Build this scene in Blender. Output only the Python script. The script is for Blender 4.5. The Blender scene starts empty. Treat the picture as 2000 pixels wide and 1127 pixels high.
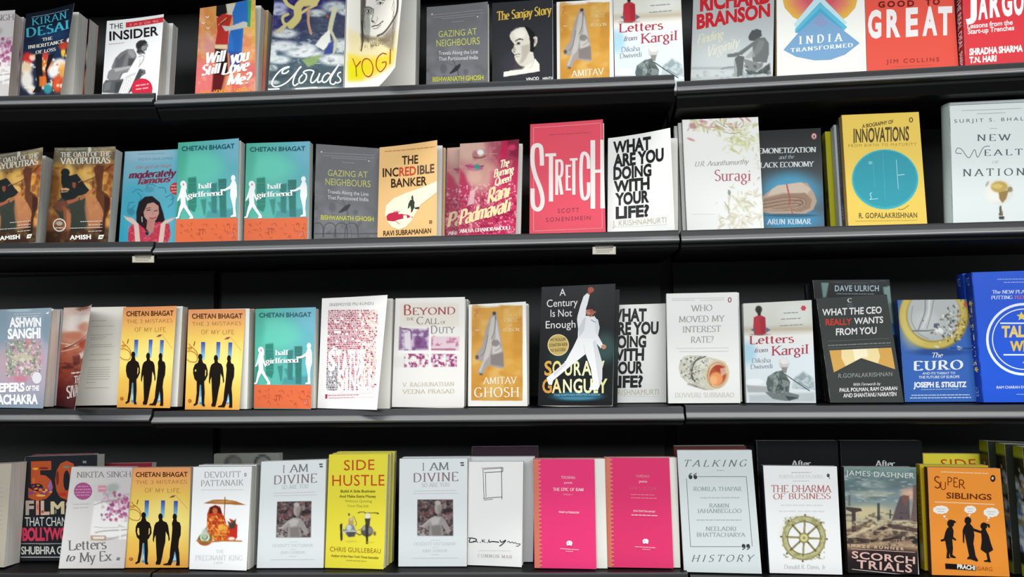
import bpy, bmesh, math, random
import numpy as np
from mathutils import Matrix, Vector

# ------------------------------------------------------------------ camera, world, lights, exposure
SC = bpy.context.scene
COL = SC.collection
EYE = 1.36                                   # eye height above the shop floor
FPX, PITCH, ROLL = 1570.0, math.radians(3.2), 0.0155
CAM = np.array([0.0, 0.0, EYE])
_F = np.array([0, math.cos(PITCH), math.sin(PITCH)])
_R0 = np.array([1.0, 0, 0]); _U0 = np.cross(_R0, _F)
CR = _R0 * math.cos(ROLL) - _U0 * math.sin(ROLL)
CU = _U0 * math.cos(ROLL) + _R0 * math.sin(ROLL)
cd = bpy.data.cameras.new('camera'); cam = bpy.data.objects.new('camera', cd); COL.objects.link(cam)
cd.sensor_width = 36; cd.lens = FPX * 36 / 2000; cd.clip_start = 0.02
cam.matrix_world = Matrix(((CR[0], CU[0], -_F[0], CAM[0]), (CR[1], CU[1], -_F[1], CAM[1]), (CR[2], CU[2], -_F[2], CAM[2]), (0, 0, 0, 1)))
SC.camera = cam

W = bpy.data.worlds.new('shop_ambient'); SC.world = W; W.use_nodes = True
W.node_tree.nodes['Background'].inputs[0].default_value = (0.93, 0.97, 1.0, 1)
W.node_tree.nodes['Background'].inputs[1].default_value = 0.2

def area(name, loc, target, sx, sy, power, col=(1, 1, 1)):
    l = bpy.data.lights.new(name, 'AREA'); l.shape = 'RECTANGLE'; l.size = sx; l.size_y = sy; l.energy = power; l.color = col
    o = bpy.data.objects.new(name, l); COL.objects.link(o); o.location = loc
    d = Vector(target) - Vector(loc); o.rotation_euler = d.to_track_quat('-Z', 'Y').to_euler()
    return o
# ceiling tube fittings over the aisle, then a fill light added behind the camera
area('ceiling_tubes_near', (0.0, 0.92, 4.4), (0, 1.0, 1.0), 6.0, 0.9, 250, (1, 0.99, 0.96))
area('fill_far', (0.0, -2.1, 2.6), (0, 1.5, 0.8), 5.0, 0.9, 135, (0.96, 0.99, 1))

SC.view_settings.view_transform = 'Standard'; SC.view_settings.look = 'None'
SC.view_settings.gamma = 1; SC.view_settings.use_curve_mapping = False; SC.view_settings.exposure = 0.14

# ------------------------------------------------------------------ projection helpers (where things stand)
def ray(px, py):
    d = CR * (px - 1000) / FPX - CU * (py - 563.5) / FPX + _F
    return d
def proj(P):
    q = np.asarray(P) - CAM; z = q @ _F
    return np.array([1000 + FPX * (q @ CR) / z, 563.5 - FPX * (q @ CU) / z])

YAW = [math.atan(0.049), math.atan(0.072), math.atan(0.128)]
D0 = 1.50
ux = lambda px: (px - 1000) / FPX
def fr(u): a = YAW[u]; return np.array([math.cos(a), -math.sin(a), 0.]), np.array([-math.sin(a), -math.cos(a), 0.])
E_, N_ = zip(*[fr(u) for u in range(3)])
O2 = np.array([ux(825) * D0, D0, 0.])
def plan_hit(u, O, px):      # plan point on unit line seen at column px
    d = np.array([ux(px), 1., 0]); n = N_[u]
    return d * ((O @ n) / (d @ n))
J23 = plan_hit(1, O2, 1331); J12 = plan_hit(1, O2, 300)
OU = [J12, J12, J23]
XR = [(-60, 298), (302, 1329), (1333, 2120)]     # columns where each unit's lips run
# top edge of every lip: rows x units, (x, y) at both ends
LIP = [[(0, 188, 296, 182), (330, 185.5, 1325, 145.5), (1337, 159, 2000, 122)],
       [(0, 475.6, 300, 472), (330, 474, 1325, 450), (1333, 450.5, 2000, 432)],
       [(0, 799.5, 320, 799.5), (330, 803.6, 1325, 796), (1335, 794, 2000, 791.5)],
       [(0, 1121, 320, 1120), (330, 1120.5, 1325, 1119), (1333, 1124.5, 2000, 1141)]]
def hit_plane(d, u, s=0.):
    n = N_[u]; return CAM + d * (((OU[u] - CAM) @ n - s) / (d @ n))
SHELF = {}; SUNK = [.022, 0, 0, 0]      # the top boards lie deeper behind their lips
for r in range(4):
    for u in range(3):
        x0, y0, x1, y1 = LIP[r][u]
        A = hit_plane(ray(x0, y0), u); B = hit_plane(ray(x1, y1), u)
        m = (B[2] - A[2]) / ((B - A) @ E_[u])
        SHELF[r, u] = (A[2] - m * (A @ E_[u]) - SUNK[r], m)
def shelf_z(r, u, P): z0, m = SHELF[r, u]; return z0 + m * (P @ E_[u])

def lean_hit(px, py, r, u, s, a, lift, f=0.):
    """point of the leaning cover plane (base line s behind the lip, leaning back by a, f forward) seen at a pixel"""
    d = ray(px, py); n, e = N_[u], E_[u]; z0, m = SHELF[r, u]; z0 += lift
    ta = math.tan(a)
    # (P-O).n + s - f + ta*(z - z0 - m*P.e) = 0
    w = n + ta * (np.array([0, 0, 1.]) - m * e)
    k = (OU[u] @ n) - s + f + ta * z0
    return CAM + d * ((k - CAM @ w) / (d @ w))
def to_base(A, B, r, u, lift):
    """slide along line A->B to the shelf surface"""
    z0, m = SHELF[r, u]; z0 += lift
    g = lambda P: P[2] - z0 - m * (P @ E_[u])
    ga, gb = g(A), g(B)
    return A + (B - A) * (ga / (ga - gb))

# ------------------------------------------------------------------ colours and materials
def lin(c):
    c = np.array([int(c[i:i + 2], 16) for i in (0, 2, 4)]) / 255.
    return np.where(c <= .04045, c / 12.92, ((c + .055) / 1.055) ** 2.4)
def srgb(c): return np.array([int(c[i:i + 2], 16) for i in (0, 2, 4)]) / 255.
def s2l(a): return np.where(a <= .04045, a / 12.92, ((a + .055) / 1.055) ** 2.4)
ALB = 0.86

def new_mat(name, rough=.4, spec=.4, color=None):
    m = bpy.data.materials.new(name); m.use_nodes = True
    b = m.node_tree.nodes['Principled BSDF']; b.inputs['Roughness'].default_value = rough
    b.inputs['Specular IOR Level'].default_value = spec
    if color is not None: b.inputs['Base Color'].default_value = (*color, 1)
    return m, m.node_tree.nodes, m.node_tree.links, b
def print_mat(name, rough, spec):
    m, N, L, b = new_mat(name, rough, spec)
    at = N.new('ShaderNodeAttribute'); at.attribute_name = 'ink'
    tc = N.new('ShaderNodeTexCoord'); no = N.new('ShaderNodeTexNoise'); no.inputs['Scale'].default_value = 14
    bp = N.new('ShaderNodeBump'); bp.inputs['Strength'].default_value = .05; bp.inputs['Distance'].default_value = .004
    L.new(tc.outputs['Object'], no.inputs['Vector']); L.new(no.outputs['Fac'], bp.inputs['Height'])
    L.new(at.outputs['Color'], b.inputs['Base Color']); L.new(bp.outputs['Normal'], b.inputs['Normal'])
    return m
M_MATT = print_mat('printed_card_matt', .55, .08)
M_GLOSS = print_mat('printed_card_gloss', .3, .1)
def page_mat():
    m, N, L, b = new_mat('page_edges', .75, .2)
    tc = N.new('ShaderNodeTexCoord'); mp = N.new('ShaderNodeMapping'); mp.inputs['Scale'].default_value = (60, 1400, 8)
    no = N.new('ShaderNodeTexNoise'); no.inputs['Scale'].default_value = 1; no.inputs['Detail'].default_value = 3
    cr = N.new('ShaderNodeValToRGB'); cr.color_ramp.elements[0].color = (.62, .60, .53, 1); cr.color_ramp.elements[1].color = (.84, .83, .78, 1)
    cr.color_ramp.elements[0].position = .3; cr.color_ramp.elements[1].position = .62
    L.new(tc.outputs['Object'], mp.inputs[0]); L.new(mp.outputs[0], no.inputs['Vector']); L.new(no.outputs['Fac'], cr.inputs[0]); L.new(cr.outputs[0], b.inputs['Base Color'])
    return m
M_PAGE = page_mat()
def noise_mat(name, c0, c1, scale, rough, spec=.5, stretch=(1, 1, 1)):
    m, N, L, b = new_mat(name, rough, spec)
    tc = N.new('ShaderNodeTexCoord'); mp = N.new('ShaderNodeMapping'); mp.inputs['Scale'].default_value = stretch
    no = N.new('ShaderNodeTexNoise'); no.inputs['Scale'].default_value = scale; no.inputs['Detail'].default_value = 4
    cr = N.new('ShaderNodeValToRGB'); cr.color_ramp.elements[0].color = (*c0, 1); cr.color_ramp.elements[1].color = (*c1, 1)
    L.new(tc.outputs['Object'], mp.inputs[0]); L.new(mp.outputs[0], no.inputs['Vector']); L.new(no.outputs['Fac'], cr.inputs[0]); L.new(cr.outputs[0], b.inputs['Base Color'])
    return m
M_WALL = noise_mat('black_laminate_panel', (.035, .035, .036), (.05, .05, .051), 6, .6, .1)
M_BOARD = noise_mat('black_shelf_steel', (.0016, .0016, .0019), (.003, .003, .0034), 30, .5, .1)
M_LIP = noise_mat('dark_plastic_price_channel', (.009, .0095, .010), (.016, .0165, .018), 5, .4, .3, (1, 1, 6))
M_BEAD = noise_mat('plastic_channel_edge_highlight', (.045, .047, .05), (.085, .088, .092), 3, .33, .4, (1, 1, 4))  # channel material made lighter to paint in the highlight along its edge
M_FLOOR = noise_mat('grey_floor_tile', (.28, .28, .27), (.36, .36, .35), 3, .4)

# ------------------------------------------------------------------ object helpers
def mesh_obj(name, verts, faces, mats, parent=None, loc=None, cols=None, mi=None, smooth=False):
    me = bpy.data.meshes.new(name)
    v = np.asarray(verts, float)
    base = np.array(loc if loc is not None else (parent.location if parent else (0, 0, 0)), float)
    me.from_pydata((v - base).tolist(), [], faces)
    for m in mats: me.materials.append(m)
    if mi is not None: me.polygons.foreach_set('material_index', mi)
    if cols is not None:      # per corner linear rgb
        at = me.color_attributes.new('ink', 'FLOAT_COLOR', 'CORNER')
        at.data.foreach_set('color', np.asarray(cols, np.float32).ravel())
    if smooth: me.polygons.foreach_set('use_smooth', [True] * len(me.polygons))
    me.validate(); me.update()
    o = bpy.data.objects.new(name, me); COL.objects.link(o)
    if parent: o.parent = parent
    else: o.location = base
    return o
def thing(name, label, cat, loc, group=None):
    o = bpy.data.objects.new(name, None); COL.objects.link(o); o.location = loc; o.empty_display_size = .05
    tag(o, label, cat, group); return o
def tag(o, label, cat, group=None):
    o['label'] = label; o['category'] = cat
    if group: o['group'] = group
def hexa(c8):
    """closed box from 8 corners: front TL TR BR BL then back TL TR BR BL"""
    return list(c8), [(0, 3, 2, 1), (4, 5, 6, 7), (0, 1, 5, 4), (3, 7, 6, 2), (0, 4, 7, 3), (1, 2, 6, 5)]

# ------------------------------------------------------------------ lettering
GL = {}
def load_sans():
    chars = [chr(i) for i in range(33, 127)] + ['\u201c', '\u201d']
    W8 = {'r': 0.0, 'b': .022, 'k': .045, 'l': -.018}
    objs = []
    def mk(body, off):
        c = bpy.data.curves.new('glyph', 'FONT'); c.body = body; c.offset = off; c.resolution_u = 3; c.fill_mode = 'FRONT'
        o = bpy.data.objects.new('glyph', c); COL.objects.link(o); return o
    for ch in chars:
        objs.append((ch, 'adv', mk(ch + 'I', 0)))
        for k, off in W8.items(): objs.append((ch, k, mk(ch, 0 if ch in 'MWNmwK' and off > 0 else off)))
    objs.append(('', 'I', mk('I', 0)))
    bpy.context.view_layer.update(); dg = bpy.context.evaluated_depsgraph_get()
    raw = {}
    for ch, k, o in objs:
        ev = o.evaluated_get(dg); me = ev.to_mesh()
        vs = np.zeros(len(me.vertices) * 3); me.vertices.foreach_get('co', vs); vs = vs.reshape(-1, 3)[:, :2]
        raw[ch, k] = (vs, [tuple(p.vertices) for p in me.polygons]); ev.to_mesh_clear()
    for _, _, o in objs:
        c = o.data; bpy.data.objects.remove(o); bpy.data.curves.remove(c)
    Ib = raw['', 'I'][0][:, 0].max(); cap = raw['', 'I'][0][:, 1].max()
    for ch in chars:
        adv = (raw[ch, 'adv'][0][:, 0].max() - Ib) / cap
        for k in W8:
            v, f = raw[ch, k]; v = v / cap
            if ch in 'MWNmwK' and W8[k] > 0:      # widen by side-steps: an outset outline would cross itself
                o = np.array([W8[k] / cap * .9, 0]); n = len(v); f = [tuple(i + j * n for i in q) for j in range(3) for q in f]; v = np.vstack([v - o, v, v + o])
            GL[k, ch] = (v, f, adv)
    for k in W8: GL[k, ' '] = (np.zeros((0, 2)), [], .36)
load_sans()

# a pen-drawn alphabet for the serif, italic and script titles: width | strokes | serif feet.  a stroke is points in percent of cap height;
# '@cx,cy,rx,ry,a0,a1' is an arc
PEN = {
'A': '76|4,0 38,100 72,0;18,34 57,34|4,0 72,0', 'B': '62|12,0 12,100;12,100 32,100 @32,76,20,24,90,-90 12,52;30,52 @34,26,24,26,90,-90 12,0|',
'C': '72|@40,50,34,50,45,315|', 'D': '76|12,0 12,100;12,100 34,100 @34,50,36,50,90,-90 12,0|', 'E': '60|12,0 12,100;12,100 54,100 54,88;12,52 42,52;12,0 56,0 56,14|',
'F': '56|12,0 12,100;12,100 54,100 54,86;12,52 42,52|12,0', 'G': '78|@40,50,34,50,45,300 64,8 64,42|64,42', 'H': '78|12,0 12,100;66,0 66,100;12,52 66,52|12,0 12,100 66,0 66,100',
'I': '34|17,0 17,100|17,0 17,100', 'J': '40|24,100 24,16 @10,14,14,18,0,-110|24,100', 'K': '72|12,0 12,100;64,100 14,46;28,60 68,0|12,0 12,100 64,100 68,0',
'L': '58|12,100 12,0 56,0 56,16|12,100', 'M': '92|10,0 14,100 46,8 78,100 82,0|10,0 82,0 14,100 78,100', 'N': '78|12,0 12,100 66,0 66,100|12,0 66,100 12,100', 'O': '82|@41,50,35,50,90,450|',
'P': '58|12,0 12,100;12,100 32,100 @32,73,22,27,90,-90 12,46|12,0', 'Q': '82|@41,50,35,50,90,450;44,14 74,-18|', 'R': '68|12,0 12,100;12,100 32,100 @32,74,20,26,90,-90 12,48;30,48 64,0|12,0 64,0',
'S': '54|@28,75,20,25,35,200 @28,25,22,26,90,-150|', 'T': '66|33,0 33,100;4,86 4,100 62,100 62,86|33,0', 'U': '76|12,100 12,30 @38,30,26,30,180,360 64,100|12,100 64,100', 'V': '72|4,100 37,0 68,100|4,100 68,100',
'W': '104|4,100 30,0 53,92 76,0 100,100|4,100 100,100 53,96', 'X': '70|6,0 64,100;6,100 64,0|6,0 64,100 6,100 64,0', 'Y': '70|35,0 35,46 4,100;35,46 66,100|35,0 4,100 66,100', 'Z': '62|8,84 8,100 56,100 6,0 58,0 58,16|',
'a': '50|10,56 @24,54,16,12,150,0 40,0 48,0;40,38 @24,18,17,18,80,370|', 'b': '56|10,100 10,0;10,30 @30,32,20,32,170,-170|10,100', 'c': '46|@27,33,20,33,45,320|', 'd': '58|46,100 46,0;46,36 @26,32,20,32,10,350|46,100 46,0',
'e': '48|8,36 42,36 @26,33,18,32,5,310|', 'f': '34|16,0 16,80 @30,80,14,20,180,50;4,62 30,62|16,0', 'g': '52|@25,40,17,24,90,450;30,16 12,8 @26,-16,20,18,110,-250|', 'h': '58|10,0 10,100;10,44 @30,42,18,24,170,0 48,0|10,0 48,0 10,100',
'i': '28|14,0 14,64;13,84 15,92|14,0 14,64', 'j': '26|16,64 16,-10 @4,-10,12,18,0,-90;15,84 17,92|16,64', 'k': '54|10,0 10,100;44,64 12,30;22,38 48,0|10,0 10,100 48,0', 'l': '28|14,0 14,100|14,0 14,100',
'm': '86|10,0 10,64;10,44 @26,44,15,21,170,0 41,0;41,44 @58,44,16,21,170,0 74,0|10,0 41,0 74,0 10,64', 'n': '58|10,0 10,64;10,44 @30,42,18,24,170,0 48,0|10,0 48,0 10,64', 'o': '54|@27,32,20,33,90,450|', 'p': '56|10,-32 10,64;10,32 @30,32,20,32,170,-170|10,-32 10,64',
'q': '56|46,-32 46,64;46,32 @26,32,20,32,10,350|46,-32', 'r': '40|10,0 10,64;10,42 @28,44,16,21,160,40|10,0 10,64', 's': '42|@22,49,14,16,40,220 @22,17,16,18,80,-150|', 't': '34|14,86 14,14 @24,14,10,14,180,300;2,64 28,64|',
'u': '58|10,64 10,20 @28,20,18,21,180,345;46,64 46,0|10,64 46,64 46,0', 'v': '52|4,64 26,0 48,64|4,64 48,64', 'w': '76|4,64 20,0 38,60 56,0 72,64|4,64 72,64', 'x': '52|4,0 46,64;4,64 46,0|4,0 46,64 4,64 46,0', 'y': '52|4,64 27,2;48,64 20,-30 6,-30|4,64 48,64', 'z': '46|6,52 6,64 40,64 4,0 42,0 42,12|',
'?': '44|@22,76,17,24,170,-60 20,30;20,2 20,10|', '.': '22|11,0 11,8|', '-': '36|4,36 32,36|', ' ': '34||', "'": '20|10,100 10,78|', ',': '22|11,8 7,-14|', '!': '24|12,100 12,30;12,2 12,10|', '&': '80|66,0 20,76 @32,80,16,20,190,-30 14,30 @32,24,22,26,160,330 70,44|',
'0': '60|@30,50,24,50,90,450|', '3': '52|@24,76,18,24,150,-90 @24,26,22,27,90,-150|', '5': '54|46,100 14,100 12,58 @26,32,22,32,120,-150|', '1': '40|8,84 20,100 20,0|20,0'}
def arc_pts(cx, cy, rx, ry, a0, a1):
    n = max(4, int(abs(a1 - a0) / 22)); t = np.radians(np.linspace(a0, a1, n + 1))
    return [(cx + rx * math.cos(q), cy + ry * math.sin(q)) for q in t]
PENST = {   # thick, thin, serif half width, slant
 's': (.13, .05, .085, 0), 'S': (.19, .06, .11, 0), 'i': (.12, .05, .05, .24), 'c': (.17, .07, 0, .28), 'C': (.24, .10, 0, .22), 'n': (.065, .06, 0, 0), 'h': (.11, .11, 0, 0)}
def strip(pts, wf):
    """quads along a polyline; wf(direction) gives the width"""
    P = np.array(pts, float); vs, fs = [], []
    if len(P) < 2: return vs, fs
    T = np.diff(P, axis=0); ln = np.linalg.norm(T, axis=1); keep = np.r_[True, ln > 1e-9]; P = P[keep]
    T = np.diff(P, axis=0)
    if not len(T): return vs, fs
    T = T / np.linalg.norm(T, axis=1)[:, None]
    for i in range(len(P)):
        a = T[max(i - 1, 0)]; b = T[min(i, len(T) - 1)]
        if a @ b < .3 and 0 < i < len(P) - 1:      # sharp corner: break the strip
            for t in (a, b):
                n = np.array([-t[1], t[0]]); w = wf(t) / 2; vs += [P[i] + n * w, P[i] - n * w]
            k = len(vs)
            if k >= 6: fs.append((k - 6, k - 4, k - 3, k - 5))
            continue
        t = (a + b) / np.linalg.norm(a + b); n = np.array([-t[1], t[0]]); w = wf(t) / 2
        vs += [P[i] + n * w, P[i] - n * w]
        k = len(vs)
        if k >= 4: fs.append((k - 4, k - 2, k - 1, k - 3))
    return vs, fs
def pen_glyph(style, ch):
    thick, thin, sf, sl = PENST[style]
    d = PEN.get(ch, PEN['-']).split('|'); w = float(d[0]) / 100; vs, fs = [], []
    ca, sa = math.cos(math.radians(14)), math.sin(math.radians(14))
    wf = lambda t: thin + (thick - thin) * min(1, abs(t[1] * ca - t[0] * sa) ** 1.3)
    def add(v, f):
        k = len(vs); vs.extend(v); fs.extend([tuple(i + k for i in q) for q in f])
    for st in d[1].split(';'):
        pts = []
        for tok in st.split():
            if tok[0] == '@': pts += arc_pts(*map(float, tok[1:].split(',')))
            else: pts.append(tuple(map(float, tok.split(','))))
        if pts: add(*strip(np.array(pts) / 100, wf))
    if sf:
        for tok in d[2].split():
            x, y = [float(q) / 100 for q in tok.split(',')]
            yy = y + (thin / 2 if y < .3 else -thin / 2); q = sf + thick * .35
            add([(x - q, yy - thin / 2), (x + q, yy - thin / 2), (x + q, yy + thin / 2), (x - q, yy + thin / 2)], [(0, 1, 2, 3)])
    v = np.array(vs, float).reshape(-1, 2)
    if len(v): v = np.c_[v[:, 0] + sl * v[:, 1], v[:, 1]]
    return v, fs, w
def glyph(style, ch):
    if (style, ch) not in GL: GL[style, ch] = pen_glyph(style, ch) if style in PENST else GL.get((style, '-'))
    return GL[style, ch]
def smooth_line(pts, n=6):
    P = np.array(pts, float).reshape(-1, 2)
    if len(P) < 3: return P
    Q = np.vstack([2 * P[0] - P[1], P, 2 * P[-1] - P[-2]]); out = []
    for i in range(1, len(Q) - 2):
        for t in np.linspace(0, 1, n, endpoint=False):
            a, b, c, d = Q[i - 1:i + 3]
            out.append(.5 * (2 * b + (c - a) * t + (2 * a - 5 * b + 4 * c - d) * t * t + (3 * b - a - 3 * c + d) * t ** 3))
    return np.array(out + [P[-1]])

def homography(src, dst):
    A = []
    for (x, y), (u, v) in zip(src, dst):
        A += [[x, y, 1, 0, 0, 0, -u * x, -u * y, -u], [0, 0, 0, x, y, 1, -v * x, -v * y, -v]]
    return np.linalg.svd(np.array(A))[2][-1].reshape(3, 3)
def happly(H, p):
    p = np.asarray(p, float).reshape(-1, 2); q = np.c_[p, np.ones(len(p))] @ H.T
    return q[:, :2] / q[:, 2:]

# ------------------------------------------------------------------ printed designs, drawn on the unit cover (u right, v up)
def vnoise(X, Y, seed):
    rng = np.random.RandomState(seed); G = rng.rand(97, 97)
    xi = np.floor(X).astype(int); yi = np.floor(Y).astype(int); fx = X - xi; fy = Y - yi
    fx = fx * fx * (3 - 2 * fx); fy = fy * fy * (3 - 2 * fy); g = lambda a, b: G[a % 97, b % 97]
    return (g(xi, yi) * (1 - fx) + g(xi + 1, yi) * fx) * (1 - fy) + (g(xi, yi + 1) * (1 - fx) + g(xi + 1, yi + 1) * fx) * fy
class Design:
    def __init__(s, quad, x0, y0, k, nx=10, ny=14):
        """quad: cover corners TL TR BR BL in photo pixels; drawing coordinates are photo pixels * k after moving the origin to (x0, y0)"""
        s.H = homography([((x - x0) * k, (y - y0) * k) for x, y in quad], [(0, 1), (1, 1), (1, 0), (0, 0)])
        if nx >= 40: nx, ny = int(nx * 1.5), int(ny * 1.5)
        s.nx, s.ny = nx, ny
        U, V = np.meshgrid(np.linspace(0, 1, nx + 1), np.linspace(1, 0, ny + 1))
        q = happly(np.linalg.inv(s.H), np.c_[U.ravel(), V.ravel()])
        s.X = q[:, 0].reshape(U.shape); s.Y = q[:, 1].reshape(U.shape); s.U, s.V = U, V
        s.img = np.ones(U.shape + (3,)); s.polys = []; s.layer = 1
    # soft printed picture
    def bg(s, tl, tr=None, bl=None, br=None):
        tr = tr or tl; bl = bl or tl; br = br or tr if bl == tl else br or bl
        U, V = s.U[..., None], s.V[..., None]
        s.img = (srgb(tl) * (1 - U) + srgb(tr) * U) * V + (srgb(bl) * (1 - U) + srgb(br) * U) * (1 - V)
    def vg(s, *stops):        # vertical gradient stops (0 top .. 1 bottom, colour)
        t = 1 - s.V; xs = [p for p, _ in stops]; cs = np.array([srgb(c) for _, c in stops])
        s.img = np.stack([np.interp(t, xs, cs[:, i]) for i in range(3)], -1)
    def mix(s, m, c): s.img = s.img * (1 - m[..., None]) + srgb(c) * m[..., None]
    def blob(s, c, x, y, rx, ry=None, a=1., soft=.6, rot=0):
        ry = ry or rx; t = math.radians(rot); dx, dy = s.X - x, s.Y - y
        r = np.hypot((dx * math.cos(t) + dy * math.sin(t)) / rx, (-dx * math.sin(t) + dy * math.cos(t)) / ry)
        m = np.clip((1 + soft * .5 - r) / max(soft, 1e-3), 0, 1); s.mix(m * m * (3 - 2 * m) * a, c)
    def box(s, c, x0, y0, x1, y1, a=1., soft=3):
        m = np.clip((s.X - x0) / soft + .5, 0, 1) * np.clip((x1 - s.X) / soft + .5, 0, 1) * np.clip((s.Y - y0) / soft + .5, 0, 1) * np.clip((y1 - s.Y) / soft + .5, 0, 1)
        s.mix(m * a, c)
    def pp(s, c, pts, a=1., blur=6): s.mix(s.pmask(pts, blur) * a, c)      # soft polygon
    def pmask(s, pts, blur):
        P = np.array(pts, float).reshape(-1, 2); n = len(P); ins = np.zeros(s.X.shape, bool); dist = np.full(s.X.shape, 1e9)
        for i in range(n):
            (xa, ya), (xb, yb) = P[i], P[(i + 1) % n]
            ins ^= ((ya > s.Y) != (yb > s.Y)) & (s.X < (xb - xa) * (s.Y - ya) / (yb - ya + 1e-12) + xa)
            L2 = (xb - xa) ** 2 + (yb - ya) ** 2 + 1e-9; t = np.clip(((s.X - xa) * (xb - xa) + (s.Y - ya) * (yb - ya)) / L2, 0, 1)
            dist = np.minimum(dist, np.hypot(s.X - xa - t * (xb - xa), s.Y - ya - t * (yb - ya)))
        return np.clip(.5 + np.where(ins, dist, -dist) / (blur * .65), 0, 1)
    def ps(s, c, w, pts, a=1., blur=5, sm=True):      # soft stroke
        P = smooth_line(pts) if sm else np.array(pts, float).reshape(-1, 2); dist = np.full(s.X.shape, 1e9)
        for (xa, ya), (xb, yb) in zip(P[:-1], P[1:]):
            L2 = (xb - xa) ** 2 + (yb - ya) ** 2 + 1e-9; t = np.clip(((s.X - xa) * (xb - xa) + (s.Y - ya) * (yb - ya)) / L2, 0, 1)
            dist = np.minimum(dist, np.hypot(s.X - xa - t * (xb - xa), s.Y - ya - t * (yb - ya)))
        s.mix(np.clip(.5 + (w / 2 - dist) / (blur * .7), 0, 1) * a, c)
    def mottle(s, c, size, a, seed=1, lo=.45, hi=.75, box=None, sy=1, poly=None):
        n = vnoise(s.X / size + 40, s.Y / (size * sy) + 40, seed) * .65 + vnoise(s.X / size * 2.1 + 9, s.Y / (size * sy) * 2.1 + 5, seed + 1) * .35
        m = np.clip((n - lo) / (hi - lo), 0, 1) * a
        if box: m = m * ((s.X > box[0]) & (s.Y > box[1]) & (s.X < box[2]) & (s.Y < box[3]))
        if poly: m = m * s.pmask(poly, 6)
        s.mix(m, c)
    # sharp printed shapes
    def _add(s, px, faces, c):
        uv = happly(s.H, px); col = lin(c) * ALB
        s.polys.append((uv, faces, col, s.layer))
    def P(s, c, *xy):
        p = np.array(xy, float).reshape(-1, 2); s._add(p, [tuple(range(len(p)))], c); s.layer += 1
    def E(s, c, cx, cy, rx, ry=None, a0=0, a1=360, rot=0):
        ry = ry or rx; p = np.array(arc_pts(0, 0, rx, ry, a0, a1)); t = math.radians(rot)
        if a1 - a0 >= 360: p = p[:-1]
        p = np.c_[cx + p[:, 0] * math.cos(t) - p[:, 1] * math.sin(t), cy + p[:, 0] * math.sin(t) + p[:, 1] * math.cos(t)]
        s._add(p, [tuple(range(len(p)))], c); s.layer += 1
    def RING(s, c, cx, cy, rx, ry, w):
        t = np.radians(np.linspace(0, 360, 49)); v = []
        for q in t: v += [(cx + rx * math.cos(q), cy + ry * math.sin(q)), (cx + (rx - w) * math.cos(q), cy + (ry - w) * math.sin(q))]
        s._add(v, [(2 * i, 2 * i + 2, 2 * i + 3, 2 * i + 1) for i in range(48)], c); s.layer += 1
    def B(s, c, x0, y0, x1, y1, sk=0): s.P(c, x0, y0, x1, y0 + sk, x1, y1 + sk, x0, y1)
    def FR(s, c, x0, y0, x1, y1, w, sk=0):
        for a in ((x0, y0, x1, y0 + w), (x0, y1 - w, x1, y1)): s.B(c, *a, sk)
        s.B(c, x0, y0, x0 + w, y1); s.B(c, x1 - w, y0 + sk, x1, y1 + sk)
    def L(s, c, w, *xy, sm=False):
        p = smooth_line(xy) if sm else np.array(xy, float).reshape(-1, 2)
        v, f = strip(p, lambda t: w)
        if f: s._add(v, f, c); s.layer += 1
    def S(s, c, w, *xy): s.L(c, w, *xy, sm=True)
    def T(s, txt, x0, y0, x1, y1, h, c, st='r', sp=0.):
        """line of lettering whose baseline runs (x0,y0)-(x1,y1), capitals h tall"""
        x = 0; V, F = [], []; n = 0
        for ch in txt:
            v, f, adv = glyph(st, ch)
            if len(v): V.append(v + [x, 0]); F += [tuple(i + n for i in q) for q in f]; n += len(v)
            x += adv + sp
        if not V: return
        V = np.vstack(V); a, b = V[:, 0].min(), V[:, 0].max(); t = (V[:, 0] - a) / (b - a + 1e-9)
        p = np.c_[x0 + t * (x1 - x0), y0 + t * (y1 - y0) - V[:, 1] * h]
        s._add(p, F, c); s.layer += 1
    def DASH(s, c, h, *rows, seed=3):
        """lines of print too small to read: rows are x0,y0,x1,y1"""
        h = h * .8; R = random.Random(seed); R_ = np.array(rows, float).reshape(-1, 4)
        for x0, y0, x1, y1 in R_:
            n = max(2, int(abs(x1 - x0) / (h * 4.5))); v, f = [], []; t = 0
            while t < 1:
                w = R.uniform(.5, 1.4) / n; q = min(1, t + w * .84)
                xa, ya, xb, yb = x0 + (x1 - x0) * t, y0 + (y1 - y0) * t, x0 + (x1 - x0) * q, y0 + (y1 - y0) * q
                k = len(v); v += [(xa, ya - h), (xb, yb - h), (xb, yb), (xa, ya)]; f.append((k, k + 1, k + 2, k + 3)); t += w
            s._add(v, f, c); s.layer += 1

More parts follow.
